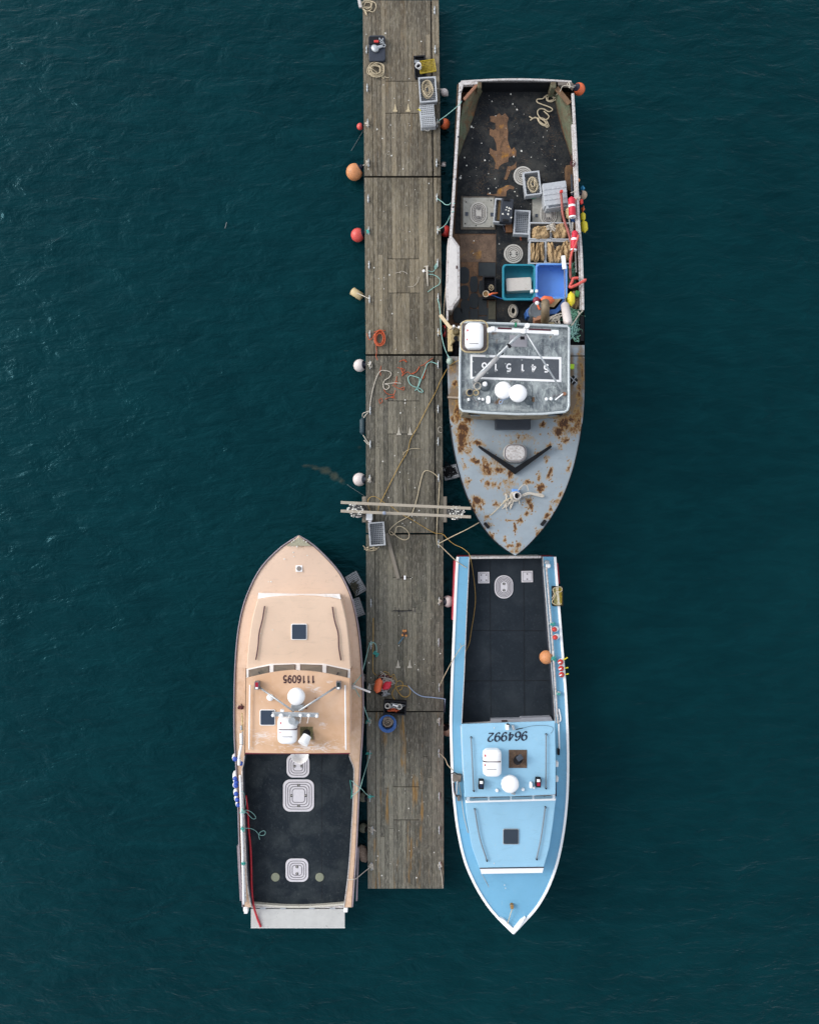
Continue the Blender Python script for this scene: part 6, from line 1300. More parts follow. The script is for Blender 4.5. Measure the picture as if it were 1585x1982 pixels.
coil('messy yellow rope snarl around the gear pile', ((748, 1318, 17, 14, 4, D), dict(seed=21, jit=.3, inner=.4)), 0.0107, 'ropey', extra=[[(737, 1305), (745, 1300), (752, 1303), (755, 1310), (762, 1305), (765, 1312), (768, 1320)], [(765, 1328), (768, 1320), (775, 1318), (780, 1324), (777, 1334), (772, 1336)]])
rope('round loop of yellow orange rope right of the gear pile', [(765, 1355), (760, 1348), (759, 1341), (763, 1334), (769, 1329), (778, 1327), (789, 1329), (794, 1336), (793, 1344), (787, 1349), (779, 1348), (773, 1342), (768, 1334), (765, 1326)], D + .016, 0.0148, 'ropey')
t = thing('gear_bag', 'open black gear bag stuffed with grey line on the dock', 'bag', P(740, 1326, D))
MB().prism(L3([(727, 1321), (732, 1310), (744, 1306), (756, 1312), (757, 1326), (750, 1345), (742, 1349), (729, 1343), (725, 1338)], D + .06), D).build('bag', M['soot'], t, bevel=.02)
MB().tube(crom(L3(tangle(745, 1318, 14, 12, 46, D + .05, 5, .12)), 3), .012, 4).build('grey_line', M['hatchg'], t, smooth=True); MB().tube(crom(L3(tangle(747, 1341, 10, 9, 40, D + .05, 7, .1)), 3), .013, 4).build('grey_line', M['galv'], t, smooth=True); MB().tube(crom(L3(tangle(742, 1308, 12, 6, 30, D + .04, 12, .1)), 3), .011, 4).build('dark_line', M['ropek'], t, smooth=True)
capsule('faded orange cylinder float in the black gear bag', P(735.5, 1313, D + .16), P(729, 1341, D + .14), .125, 'orange', name='cylinder_float', cat='float')
capsule('pinkish red float lying across the black gear bag', P(741, 1334, D + .2), P(757, 1320, D + .2), .12, 'redpink', name='cylinder_float', cat='float', tip=.7)
crate('black crate packed with line and tackle beside the round rope loop', 764.5, 1370, 44, 27, 4, D, .26, 'black')
t = thing('tackle_heap', 'heap of grey and orange tackle inside the black crate', 'tackle', P(764, 1370, D + .04))
MB().tube(crom(L3(tangle(764, 1367, 13, 7, 60, D + .06, 31, .14)), 3), .014, 4).build('grey_line', M['galv'], t, smooth=True); MB().tube(crom(L3(tangle(762, 1374, 11, 5, 34, D + .1, 37, .12)), 3), .013, 4).build('orange_line', M['ropeo'], t, smooth=True); MB().tube(crom(L3(tangle(768, 1375, 11, 5, 30, D + .06, 33, .1)), 3), .012, 4).build('purple_line', M['ropek'], t, smooth=True)
for x, y in ((750, 1366.5), (773, 1368)):
    r_ = rrect(x, y, 9, 9, 4.4, D + .24); r_.append(r_[0]); MB().tube(r_, .022, 6, closed=True).build('ring', M['hatchg'], t)
MB().bar(P(760, 1364, D + .25), P(770, 1367, D + .25), .04, .02).build('white_float', M['gel'], t)
t = thing('line_tub', 'round blue tub of coiled grey line on the last dock seam', 'tub', P(750.5, 1397, D)); c = P(750.5, 1397, D)
MB().lathe([(0, 0), (.20, 0), (.275, .22), (.282, .22), (.282, .25), (.19, .20), (.17, .03), (0, .03)], c, n=36).build('tub', M['blue'], t, smooth=False, bevel=.006)
MB().tube(crom(L3(coil_pts(750.5, 1397, 9.5, 9.5, 13, D + .13, seed=9, jit=.2, inner=.15)), 3), .013, 4).build('coiled_line', mat('muddy_grey_line', C(150, 138, 125), .9, .25, 25), t, smooth=True); MB().lathe([(.18, .1), (0, .12)], c, n=20).build('line_bed', mat('muddy_line_bed', C(84, 76, 68), .9, .2, 9), t)
rope('pale blue hose from the dock centre over the right edge', [(790, 1327), (796, 1334), (805, 1342), (818, 1348), (838, 1350), (860, 1353), (861, 1356), (860, 1378, .2)], D + .012, 0.0148, 'ropeb', name='hose', cat='hose')
# lines to the peach boat
rope('teal mooring line looped over the left dock cleat, upper peach boat line', [(685, 1324, 1.45), (690, 1318, 1.35), (700, 1304, 1.2), (708, 1275, .9), (713, 1255, .65), (717, 1244, .6), (724, 1244, .56), (728, 1250, .55), (729, 1262, .55)], 0, 0.0123, 'ropet', name='mooring_line', group='mooring lines')
tang('deep teal knot at the end of the upper peach boat line', [tangle(727, 1265, 6, 4, 14, D, 3, .04)], .014, 'ropetd', name='rope_knot')
tang('teal knot of rope around the left cleat level with the orange fitting', [tangle(717, 1247, 5, 5, 14, D, 4, .05)], .012, 'ropet', name='rope_knot')
rope('teal and white mooring line from the davit down to the dock cleat', [(686, 1330, 1.35), (694, 1345, 1.2), (701, 1357, 1.0), (707, 1375, .8), (713, 1393, .6), (716, 1398, .56)], 0, 0.0123, 'ropet', name='mooring_line', group='mooring lines')
tang('deep teal knot on the left cleat beside the blue tub', [tangle(714, 1396, 6, 5, 18, D, 6, .05)], .014, 'ropetd', name='rope_knot')
rope('teal mooring line to the peach boat, upper dock end of the crossed pair', [(716, 1459, .58), (709, 1484, .8), (702, 1508, 1.0), (697, 1526, 1.1), (690, 1534, 1.1), (681, 1541, 1.05)], 0, 0.0107, 'ropet', name='mooring_line', group='mooring lines')
rope('teal mooring line ending in a knot on the dock, lower of a crossed pair', [(681, 1511, 1.1), (690, 1520, 1.1), (700, 1527, 1.0), (708, 1536, .75), (717, 1542, .58)], 0, 0.0107, 'ropet', name='mooring_line', group='mooring lines')
rope('slack teal loop on the right coaming of the peach boat', [(678, 1510, 1.05), (679, 1520, .9), (681, 1530, .8), (680, 1545, .9), (681, 1541, 1.05)], 0, 0.0098, 'ropetd', name='line')
tang('bright teal knot on the left cleat at the top of the end section', [tangle(714, 1458, 7, 3, 16, D, 8, .04)], .015, 'ropetd', name='rope_knot')
tang('bright teal knot on the left cleat beside the algae grown fender', [tangle(716, 1542, 6, 4, 16, D, 10, .04)], .015, 'ropetd', name='rope_knot')
rope('white mooring line from the peach boat stern to the end of the dock', [(673, 1703, 1.05), (684, 1702, 1.1), (690, 1700, 1.0), (702, 1690, .8), (712, 1682, .6), (718, 1676, .57)], 0, 0.0131, 'ropew', name='mooring_line', group='mooring lines')
tang('white knot of rope on the lowest left cleat', [tangle(718, 1675, 6, 7, 18, D, 15, .05)], .014, 'ropew', name='rope_knot')
tang('white rope wrapped round the left cleat at the algae covered fender', [tangle(719, 1607, 7, 6, 14, D, 16, .05)], .012, 'ropew', name='rope_knot')
tang('white lashing around the lowest right cleat with its tail', [tangle(851, 1674, 4, 7, 14, D, 17, .05), [(851, 1676), (854, 1690), (856, 1705), (857, 1719)]], .012, 'ropew', name='rope_knot')
rope('white mooring line from the right dock cleat to the blue boat midships', [(850, 1330, .56), (855, 1318, .8), (862, 1304, .95), (873, 1283, 1.08), (886, 1262, 1.1), (893, 1252, 1.1)], 0, 0.0107, 'rope', name='mooring_line', group='mooring lines')
tang('frayed end of line on the left side deck of the blue boat', [[(889, 1257), (893, 1250), (897, 1252), (891, 1254), (890, 1244)], [(886, 1262), (892, 1254), (899, 1249)]], .010, 'rope', name='line') if False else rope('frayed end of line on the left side deck of the blue boat', [(887, 1261), (892, 1252), (890, 1245), (893, 1251), (899, 1248)], 1.09, 0.0074, 'rope', name='line')
rope('tan mooring line from the dock cleat to the blue boat house', [(849, 1457, .57), (856, 1463, .8), (862, 1470, .95), (866, 1480, 1.1), (872, 1487, 1.2), (877, 1491, 1.2)], 0, 0.0115, 'rope', name='mooring_line', group='mooring lines')
# floating crates
crate('floating slotted white crate with weed between the dock and the peach boat', 689, 1130, 25, 43, -30, .03, .16, 'grey', flip=True, group='crates floating in the water')
crate('grey crate mostly hidden under the right side of the peach boat', 692, 1176, 19, 36, -20, .03, .12, 'grey', flip=True, group='crates floating in the water')
crate('weed covered floating crate between the dock and the grey boat bow', 872, 914, 30, 27, -15, .03, .16, 'grey', flip=True, group='crates floating in the water')
def weed(label, px, py, rx, ry, n, z, seed, m='kelp', r=.012):
    o = MB().tube(crom(L3(tangle(px, py, rx, ry, n, z, seed, .03)), 3), r, 4).build('seaweed', M[m], smooth=True); return tag(o, label, 'seaweed')
weed('brown seaweed heap on the floating crate by the peach boat', 686, 1136, 9, 12, 50, .2, 3); weed('dark seaweed on the floating crate by the grey boat bow', 868, 911, 12, 12, 60, .2, 5, 'soot')
# debris and thin lines
rope('thin pale fishing line in the water by the small orange fender', [(680, 292), (690, 275), (700, 258), (705, 250)], .02, .006, 'line', name='line')
rope('thin line trailing from the crossbeams into brown weed', [(672, 938), (690, 950), (706, 960)], .05, .006, 'line', name='line')
tag(MB().bar(P(436, 442, .02), P(439, 430, .02), .02, .01).build('floating_straw', M['line']), 'tiny pale straw floating alone in the open water', 'debris')

# ================================================================ loose gear on the grey boat
Z0 = .745
coil('pale rope heaped loosely at the upper right of the grey boat deck', ((1066, 190, 11, 8, 3.2, Z0), dict(seed=2, jit=.25, inner=.5)), 0.0180, 'rope', extra=[[(1085, 178), (1084, 186), (1074, 189), (1062, 184), (1055, 186), (1050, 191), (1040, 192), (1039, 197), (1046, 201), (1060, 206), (1068, 210), (1068, 214), (1061, 216), (1052, 211), (1044, 211), (1040, 216), (1042, 224), (1050, 232), (1058, 231), (1062, 226), (1060, 222), (1052, 215)]])
tang('bundled end of the pale rope heap, lower part', [coil_pts(1050, 236, 12, 6, 3, Z0, seed=6, jit=.2, inner=.6, rot=35), [(1024, 225), (1030, 229), (1036, 227), (1042, 232), (1050, 240), (1058, 246), (1062, 243), (1056, 236), (1046, 230), (1034, 228), (1026, 233)]], .020, 'rope', z=Z0, name='rope_bundle')
rope('thin purple line from the orange ball to the rusty stern corner', [(1111, 169, 1.4), (1090, 166, 1.42), (1084, 176, 1.3), (1076, 184, 1.0)], 0, 0.0098, 'ropek' if False else 'ropew', name='line')
coil('small purple rope ring on the right rail of the grey boat', ((1108, 317, 5, 6, 4, 1.32), dict(seed=2, jit=.1, inner=.4)), 0.0074, 'ropek')
crate('grey crate holding coiled tan rope over the round hatch', 1030, 354.5, 32, 46, -7, Z0, .32, 'grey')
coil('tan rope coiled inside the grey crate by the round hatch', ((1031, 357, 10, 15, 10, Z0 + .12), dict(seed=14, jit=.1, inner=.3, grow=.006, rot=-7)), 0.0139, 'ropey' if False else 'rope')
rope('greenish rope end hanging from the grey rope crate', [(1028, 380), (1029, 384), (1034, 384), (1038, 381), (1040, 377)], Z0 + .05, .013, 'ropeg', name='line')
# stacked nested crates, lying on their sides
t = thing('crate_stack', 'stack of pale grey crates lying on their sides, right of the rope crate', 'crate stack', P(1074, 375, Z0))
for k in range(4):
    w_ = MB(); z = Z0 + .42 - k * .0; y = 359 + k * 10.2
    w_.box(1073 + k * .9, y + (1 if k else 0), Z0, Z0 + .46 - k * .012, 45.5, 13.5 if k == 0 else 11, -8); c = w_.build('crate_side', M['hatchw'] if False else M['grey'], t, bevel=.012)
    l = MB()
    for q in range(5): l.box(1054.5 + q * 9 + k * .9, y + 6.4 - q * 1.2 + 0.5, Z0 + .3, Z0 + .468 - k * .012, 5.5, 3.2, -8)
    l.build('stacking_lug', M['grey'], c, bevel=.004)
sl_ = MB(); 
for q in range(17): sl_.box(1062.0 + q * 2.2, 399.5 - q * .30, Z0 + .40, Z0 + .432, 1.1, 4.5, -8)
MB().box(1079, 397.5, Z0, Z0 + .42, 45, 7, -8).build('crate_end', M['grey'], t, bevel=.01); sl_.build('vent_slots', M['greydk'], t)
crate('white crate partly hidden under the black lid', 969, 407.5, 26, 47, 5, Z0, .26, 'grey')
tag(MB().box(967, 407, Z0 + .03, Z0 + .15, 8, 38, 5).build('cardboard', mat('cardboard_tan', C(150, 125, 90), .9, .1, 9)), 'tan cardboard inside the white crate under the black lid', 'cardboard')
t = thing('upturned_crate', 'upside down black crate spotted with white droppings', 'crate', P(980, 407, Z0 + .27)); MB().prism(rrect(980.5, 407, 23.5, 46, 2, Z0 + .5, 5), Z0 + .27).build('body', mat('black_crate_base', C(42, 48, 58), .5, .15, 9), t, bevel=.02)
for dx, dy in ((1, -21), (-1.5, 19)): MB().box(980 + dx, 407 + dy, Z0 + .4, Z0 + .54, 12, 4, 5).build('handle', M['soot'], t, bevel=.01)
mb = MB(); rg = random.Random(12)
for x, y, r in ((981, 401, 2), (985, 403, 2.4), (979, 406, 1.8), (984, 408, 2), (988, 404, 2), (983, 414, 2.6), (973, 414, 2.4), (989, 421, 1.8)): mb.prism([P(x + r * rg.uniform(.5, 1) * math.cos(k * math.tau / 8), y + r * rg.uniform(.5, 1) * math.sin(k * math.tau / 8), Z0 + .512) for k in range(8)], Z0 + .5)
mb.build('droppings', M['dropping'], t)
crate('empty grey crate left of the canvas sacks', 1010, 430, 31, 47, 3, Z0, .30, 'grey')
tag(MB().box(985, 441, Z0, Z0 + .12, 13, 16).build('brown_box', mat('rust_brown_box', C(120, 78, 45), .7, .2, 9), bevel=.01), 'small rusty brown box left of the empty grey crate', 'box')
tag(MB().tube(crom(L3([(974, 434), (975, 442), (978, 449), (982, 448)], Z0 + .06)), .02, 6).build('blue_strap', M['navy'], smooth=True), 'dark blue strap beside the rusty brown box', 'strap')
tang('red orange twine tail below the empty grey crate', [[(1004, 454), (1007, 461), (1008, 465)], [(1012, 454), (1008, 460), (1006, 458)]], .014, 'ropeo', z=Z0)
SK = [('upper left', 1045, 447, 44, 34), ('upper right', 1086, 447, 42, 34), ('lower left', 1040, 488, 33, 46), ('lower right', 1081, 488, 52, 46)]
for nm, x, y, w_, h_ in SK: crate('grey crate filled with brown canvas, %s of the four' % nm, x, y, w_, h_, 1, Z0, .34, 'grey', group='crates of canvas sacks')
SG = 'brown canvas sacks in the crates'
lumpy('smooth brown canvas sack in the upper left crate', 1048, 449, 38, 26, Z0 + .06, .34, 'sack', 3, group=SG)
tag(MB().tube(crom(L3(tangle(1066, 441, 10, 9, 34, Z0 + .36, 41, .1)), 3), .016, 4).build('plastic_bag', M['ropew'], smooth=True), 'crumpled clear plastic between the two upper crates', 'bag')
lumpy('wrinkled brown canvas sack in the upper right crate', 1085, 446, 32, 28, Z0 + .06, .34, 'sack', 8, rot=-20, group=SG, folds=8)
for k, (x, y, w_, h_, r_) in enumerate(((1030.5, 486, 9, 34, 2), (1040, 487, 9, 38, 6), (1049.5, 485, 9, 36, -4))): lumpy('narrow brown canvas roll in the lower left crate, %s of three' % ('left', 'middle', 'right')[k], x, y, w_, h_, Z0 + .06, .32, 'sack', 20 + k, rot=r_, group=SG, folds=1.1)
for k, (x, y, w_, h_, r_) in enumerate(((1068, 487, 15, 38, -8), (1082, 491, 15, 34, 10), (1099, 483, 17, 36, -3))): lumpy('thick brown canvas roll in the lower right crate, %s of three' % ('left', 'middle', 'right')[k], x, y, w_, h_, Z0 + .08, .36, 'sack', 30 + k, rot=r_, group=SG, folds=1.1)
def tote(label, px, py, wpx, hpx, z0, dep, mt, rot=0, name='fish_tote'):
    t = thing(name, label, 'tote', P(px, py, z0)); z1 = z0 + dep
    o = rrect(px, py, wpx, hpx, 7, z1, rot, 6); i = rrect(px, py, wpx - 6.5, hpx - 6.5, 6, z1, rot, 6); fl = rrect(px, py, wpx - 12, hpx - 12, 5, z0 + .05, rot, 6); n = len(o)
    b_ = [Vector((v.x, v.y, z1 - .09)) for v in o]; ob = rrect(px, py, wpx - 7, hpx - 7, 6, z1 - .09, rot, 6); bt = rrect(px, py, wpx - 9, hpx - 9, 6, z0, rot, 6)
    vs = o + i + fl + b_ + ob + bt; fs = []
    for k in range(n):
        j = (k + 1) % n
        fs += [(k, j, n + j, n + k), (n + k, n + j, 2 * n + j, 2 * n + k), (3 * n + k, 3 * n + j, j, k), (4 * n + k, 4 * n + j, 3 * n + j, 3 * n + k), (5 * n + k, 5 * n + j, 4 * n + j, 4 * n + k)]
    fs += [tuple(range(2 * n, 3 * n)), tuple(range(6 * n - 1, 5 * n - 1, -1))]
    MB().add(vs, fs).build('tub', M[mt], t, bevel=.008)
    MB().lathe([(.08, 0), (.075, .02), (.05, .02), (.04, .01), (0, .01)], P(px, py - hpx * .34, z0 + .05), n=18).build('drain_boss', M[mt], t)
    return t
tote('teal insulated fish tote on the grey boat', 1004, 546, 64, 70, Z0, .5, 'tealtote'); tote('bright blue insulated fish tote beside the teal one', 1067, 544, 62, 69, Z0, .5, 'bluebr')
tag(MB().prism(rrect(1004, 550, 49, 25.5, 3, Z0 + .36, -3), Z0 + .06).build('styrofoam_box', mat('stained_white_foam', C(214, 208, 200), .7, .05, 8, dirt=C(160, 145, 125), dirt_amt=.6), bevel=.02), 'dirty white foam box lying inside the teal tote', 'box')
for x, y, nm in ((1029.5, 563, 'teal'), (1038.5, 563, 'blue')): tag(MB().box(x, y, Z0 + .4, Z0 + .56, 5.5, 6).build('drain_plug', M['gel'], bevel=.02), 'small white plug at the lower inner corner of the %s tote' % nm, 'plug')
t = thing('gaff_pole', 'white handled pole resting over the blue tote', 'pole', P(1090, 550, Z0 + .7)); MB().bar(P(1089.5, 495, Z0 + .72), P(1092, 521, Z0 + .72), .12, .06).build('handle', M['gel'], t, bevel=.01); MB().tube([P(1092, 521, Z0 + .72), P(1094, 590, Z0 + .72)], .018, 6).build('shaft', M['hatchline'], t)
capsule('long dirty white fender at the end of the pole beside the roof corner', P(1092.5, 588, 2.0), P(1099, 626, 3.0), .125, 'whitev', name='long_fender', tip=.6)
crate('small black crate with a bit of rope left of the teal tote', 947, 556, 26, 44, 0, Z0, .24, 'black')
tang('small knot of pale rope inside the small black crate', [coil_pts(951, 556, 5, 6, 2.5, Z0 + .06, seed=7, jit=.2, inner=.4)], .013, 'rope', z=Z0 + .06, name='rope_knot')
t = thing('cup', 'white pot of bait with an orange handled brush on the black crate', 'pot', P(939.5, 570, Z0 + .24)); MB().lathe([(0, 0), (.08, 0), (.10, .12), (.085, .12), (.07, .06), (0, .06)], P(939.5, 570.5, Z0 + .24), n=20).build('pot', mat('beige_pot', C(220, 205, 180), .5, .06, 9), t); MB().lathe([(.078, .085), (0, .09)], P(939.5, 570.5, Z0 + .24), n=16).build('bait', mat('bait_brown', C(140, 110, 70), .8, .3, 20), t); MB().tube([P(946, 571, Z0 + .38), P(953, 568, Z0 + .38), P(963, 567, Z0 + .38)], .035, 7, r2=.022).build('orange_handle', M['orangefade'] if False else M['orange'], t, smooth=True)
rope('blue line from the black crate to the teal tote corner', [(951, 571), (965, 576), (978, 580), (985, 579)], Z0 + .3, .014, 'blue', name='line')
coil('white rope coil on deck just behind the wheelhouse', ((993, 602, 9, 13, 6, Z0), dict(seed=17, jit=.15, inner=.5)), 0.0164, 'ropew'); coil('dusty grey rope coil against the wheelhouse back wall', ((996, 627, 11, 8, 7, Z0 + .1), dict(seed=19, jit=.12, inner=.5, rot=-25)), .02, 'hatchg')
MBx = MB().prism(L3([(1018, 600), (1035, 585), (1050, 600), (1075, 598), (1090, 578), (1094, 582), (1086, 598), (1076, 608), (1046, 610), (1040, 618), (1020, 612)], Z0 + .5), Z0); tag(MBx.build('blue_tote_lid', M['blue'], bevel=.02), 'blue tote lid leaning behind the exhaust pipe', 'lid')
tag(MB().prism(L3([(1048, 580), (1086, 578), (1072, 594), (1050, 592)], Z0 + .56), Z0 + .5).build('tan_board', M['sack']), 'tan board lying on the blue lid', 'board')
capsule('bright orange teardrop float tucked against the blue tote', P(1046, 579, Z0 + .75), P(1072, 582, Z0 + .7), .115, 'orange', name='teardrop_float', cat='float')
t = thing('pot_buoy', 'maroon and white pot buoy with orange stick behind the teal tote', 'buoy', P(1037, 584, Z0 + .5)); MB().lathe([(0, 0), (.1, .03), (.11, .1), (.08, .17), (0, .19)], P(1037, 583, Z0 + .6), n=18).build('maroon_cap', mat('maroon_foam', C(135, 30, 60), .5, .1, 9), t, smooth=True); MB().lathe([(.05, 0), (.06, .1), (0, .12)], P(1038, 588, Z0 + .68), n=12).build('white_neck', M['gel'], t); MB().tube([P(1040, 590, Z0 + .75), P(1044, 599, Z0 + .75)], .03, 6).build('stick', M['orange'], t)
tang('ragged white rope ends by the wheelhouse back corner', [tangle(1074, 617, 14, 10, 30, Z0 + .5, 51, .1)], .02, 'ropew', z=Z0, name='rope_end')
tag(MB().box(1067, 625.5, Z0 + .6, Z0 + .7, 11, 3).build('white_block', M['cream'], bevel=.01), 'small cream block behind the wheelhouse', 'block')
# right rail gear
t = thing('netting', 'heap of green rope netting in the right side well of the grey boat', 'netting', P(1115, 628, .97)); 
MB().tube(crom(L3(tangle(1110, 612, 18, 16, 150, 1.0, 61, .3)), 3), .013, 4).build('green_line', M['ropeg'], t, smooth=True); MB().tube(crom(L3(tangle(1109, 636, 16, 22, 170, 1.0, 63, .3)), 3), .013, 4).build('pale_green_line', M['ropet'], t, smooth=True); MB().tube(crom(L3([(1107, 630), (1116, 615), (1124, 605), (1128, 601), (1122, 606), (1118, 602), (1120, 608), (1113, 620), (1104, 631)], 1.4), 4), .015, 4).build('white_line', M['ropew'], t, smooth=True)
MB().tube(crom(L3([(1116, 640), (1124, 637), (1127, 643), (1122, 650), (1116, 652), (1120, 658), (1113, 661), (1110, 655)], 1.35), 4), .013, 4).build('hanging_loop', M['ropeg'], t, smooth=True)
t = thing('rope_netting', 'green rope netting between the blue tote and the right rail', 'netting', P(1108, 530, Z0)); MB().tube(crom(L3(tangle(1107, 532, 9, 22, 120, Z0 + .05, 65, .3)), 3), .013, 4).build('green_line', M['ropeg'], t, smooth=True)
capsule('yellow teardrop float lying right of the blue tote', P(1104.5, 565, 1.35), P(1105.5, 592, 1.35), .115, 'yellow', name='teardrop_float', cat='float', tip=.6)
lumpy('dark brown canvas heap beside the yellow teardrop float', 1114, 580, 18, 34, Z0, .4, 'sack', 44, folds=3); tag(MB().box(1117, 568, 1.2, 1.32, 8, 12, 15).build('green_rag', M['green'], bevel=.02), 'green rag against the right rail of the grey boat', 'rag')
def banded(label, a, b, z, r=.105):
    return capsule(label, P(*a, z), P(*b, z), r, 'redpink', name='pot_buoy', cat='buoy', group='red buoys with white bands', ends=('gel', [(.40, .50), (.94, 1.0)]), tip=.35)
banded('upper red buoy with a white band standing against the right rail', (1105.5, 381), (1107.5, 421), 1.35); banded('lower red buoy with a white band beside the canvas crates', (1112.5, 446), (1109.5, 485), 1.35, .095)
capsule('cream teardrop float left of the upper red banded buoy', P(1098.5, 402, 1.2), P(1100.5, 424, 1.2), .085, 'cream', name='teardrop_float', cat='float'); capsule('blue float under the tip of the upper red banded buoy', P(1110, 418, 1.0), P(1112, 430, 1.0), .10, 'blue', name='teardrop_float', cat='float', tip=.3); capsule('faded orange float beside the canvas in the upper right crate', P(1106, 451, 1.0), P(1106, 462, 1.0), .07, 'orangefade', name='teardrop_float', cat='float')
for k, (a, b) in enumerate((((1105.5, 338), (1107, 378)), ((1101, 424), (1105, 452)), ((1108, 430), (1107, 452)), ((1113, 486), (1114.5, 527)))):
    tag(MB().tube([P(*a, 1.2), P(*b, 1.2)], .022 if k else .03, 6).build('buoy_stick', M['hatchg'] if k else MATS['dark_slate_box']), ('grey stick above the upper red buoy', 'left pale buoy stick between the red buoys', 'right pale buoy stick between the red buoys', 'pale buoy stick below the lower red buoy')[k], 'stick')
for lb, a, b, r, mt_, z in (('light blue float outside the right rail of the grey boat', (1123, 365), (1131, 364), .088, 'bluefade', 1.0), ('orange float below the tan ball on the grey boat rail', (1124, 404), (1131, 405), .095, 'orange', .9), ('upper yellow float over the right side of the grey boat', (1127.5, 411), (1127.5, 428), .085, 'yellow', .9), ('larger lower yellow float over the right side of the grey boat', (1128.5, 427), (1131, 450), .115, 'yellow', .9)):
    if mt_ == 'bluefade': M['bluefade'] = mat('sky_blue_foam', C(70, 165, 215), .5, .1, 9)
    capsule(lb, P(*a, z), P(*b, z), r, mt_, name='rail_float', cat='float', group='floats hung outside the right rail', tip=.45)
buoy('tan ball fender with dark neck outside the right rail of the grey boat', 1127.5, 377.5, 8.5, .95, 'tan', (-.9, .2, .6), tie=(1119, 384, 1.3), group=None)
for lb, a, b, mt_ in (('orange strap float inside the right rail', (1116.5, 383), (1117, 393), 'orange'), ('coral tube float by the right rail end', (1124, 385), (1125, 396), 'redv'), ('faded orange float at the rail above the blue one', (1115, 347), (1121, 351), 'orangefade')): capsule(lb, P(*a, 1.25), P(*b, 1.2), .06, mt_, name='rail_float', cat='float', group='floats hung outside the right rail', tip=.3)
rope('white cord tied across the right rail by the blue float', [(1104, 373), (1110, 371), (1116, 367), (1118, 362)], 1.38, 0.0115, 'ropew', name='line')
rope('long faded red hose running down from the crate stack', [(1085.5, 376), (1087, 392), (1088, 410), (1092, 428), (1098, 445), (1103, 462), (1106, 480), (1105, 498), (1103, 515), (1104, 540)], 1.3, .04, 'hosebr', name='hose', cat='hose')
tag(MB().lathe([(.05, 0), (.055, .04), (.04, .1), (0, .1)], P(1085.5, 372, 1.3), n=10).build('hose_nozzle', M['redv']), 'red hose nozzle on the stack of crates', 'nozzle')
rope('coral hose beside the lower red buoy', [(1119, 455), (1116, 465), (1112, 475), (1106, 490), (1103, 505), (1103, 520)], 1.42, .032, 'hosepink', name='hose', cat='hose')
rope('bent coral pipe sticking out over the right rail', [(1119, 538, 1.35), (1109, 539, 1.35), (1107, 545, 1.35), (1102, 556, 1.38), (1112, 553, 1.4), (1122, 548, 1.42), (1131, 543, 1.42), (1132, 540, 1.42)], 0, .045, 'hosepink', name='pipe', cat='pipe', k=3)
# bow gear
tang('white rope wound round the bow post of the grey boat', [coil_pts(997.5, 961, 10, 9, 4, 1.95, seed=4, jit=.12, inner=.75)], .022, 'ropew', z=1.95, name='rope_coil')
rope('thick bundle of white rope lying right of the bow post', [(1006, 962), (1014, 957), (1024, 954), (1036, 956), (1046, 957), (1052, 960), (1048, 961), (1036, 958), (1024, 956), (1012, 960)], 1.98, 0.0287, 'ropew', name='rope_bundle')
rope('white loop of line above the bow post', [(1002, 950), (1008, 942), (1014, 938), (1020, 941), (1022, 950)], 2.0, 0.0131, 'ropew', name='line'); tang('frayed tan rope ends left of the bow post', [tangle(981, 972, 10, 16, 26, 1.95, 71, .05), [(992, 964), (982, 975), (972, 985)], [(1004, 968), (1006, 976)]], .018, 'ropew', z=1.95, name='rope_end')
tag(MB().box(998, 949.5, 1.9, 2.0, 14, 6, 3).build('blue_cloth', M['bluebr'], bevel=.02), 'blue cloth tucked behind the bow post', 'cloth')
# ================================================================ gear on the peach boat
t = thing('white_basin', 'round white basin half under the roof edge of the peach boat', 'basin', P(582, 1463, .9)); MB().lathe([(0, 0), (.2, 0), (.265, .25), (.275, .25), (.25, .23), (.19, .03), (0, .03)], P(582.5, 1457, .8), n=32).build('bowl', M['gel'], t, smooth=False)
rope('red hose running along the left coaming and over the tailgate', [(476, 1540, .7), (480, 1575, .62), (481, 1600, .6), (485, 1640, .6), (486.5, 1680, .6), (487, 1710, .6), (488.5, 1735, .65), (491, 1752, .76), (496, 1770, .70), (501, 1784, .66), (505, 1794, .66)], 0, .035, 'hosered', name='hose', cat='hose')
BG = 'blue and white buoys hung on the left rail'
for k, (x, y, r, ax, nm) in enumerate(((457, 1464.5, 6.2, (.4, -.1, 1), 'first, outer of the top pair'), (470, 1468, 5.5, (0, -.9, .8), 'inner of the top pair'), (457.5, 1499, 5.6, (.35, -.6, 1), 'highest of the lower row'), (458, 1508, 5.4, (.5, -.3, 1), 'second in the lower row'), (457.5, 1519, 5.8, (.5, .3, 1), 'third in the lower row'), (458.5, 1532, 5.4, (.45, -.1, 1), 'fourth in the lower row'), (460, 1544, 5.2, (.5, 0, 1), 'fifth in the lower row'), (462, 1555, 4.8, (.5, .1, 1), 'lowest in the row'))):
    t = thing('pot_buoy', 'blue and white pot buoy on the peach boat rail, ' + nm, 'buoy', P(x, y, .9), BG); rr_ = r * U(1.1); c = P(x - 1.2, y, .85); ax = (ax[0] * .6, ax[1] * .7, 1)
    MB().lathe([(0, -.12), (rr_ * .8, -.1), (rr_, 0), (rr_, .14), (rr_ * .93, .17), (0, .17)], c, ax, 22).build('white_body', M['gel'], t, smooth=False); MB().lathe([(rr_ * .86, .17), (rr_ * .84, .2), (rr_ * .5, .25), (0, .27)], c, ax, 20).build('blue_cap', M['bluefloat'], t, smooth=True)
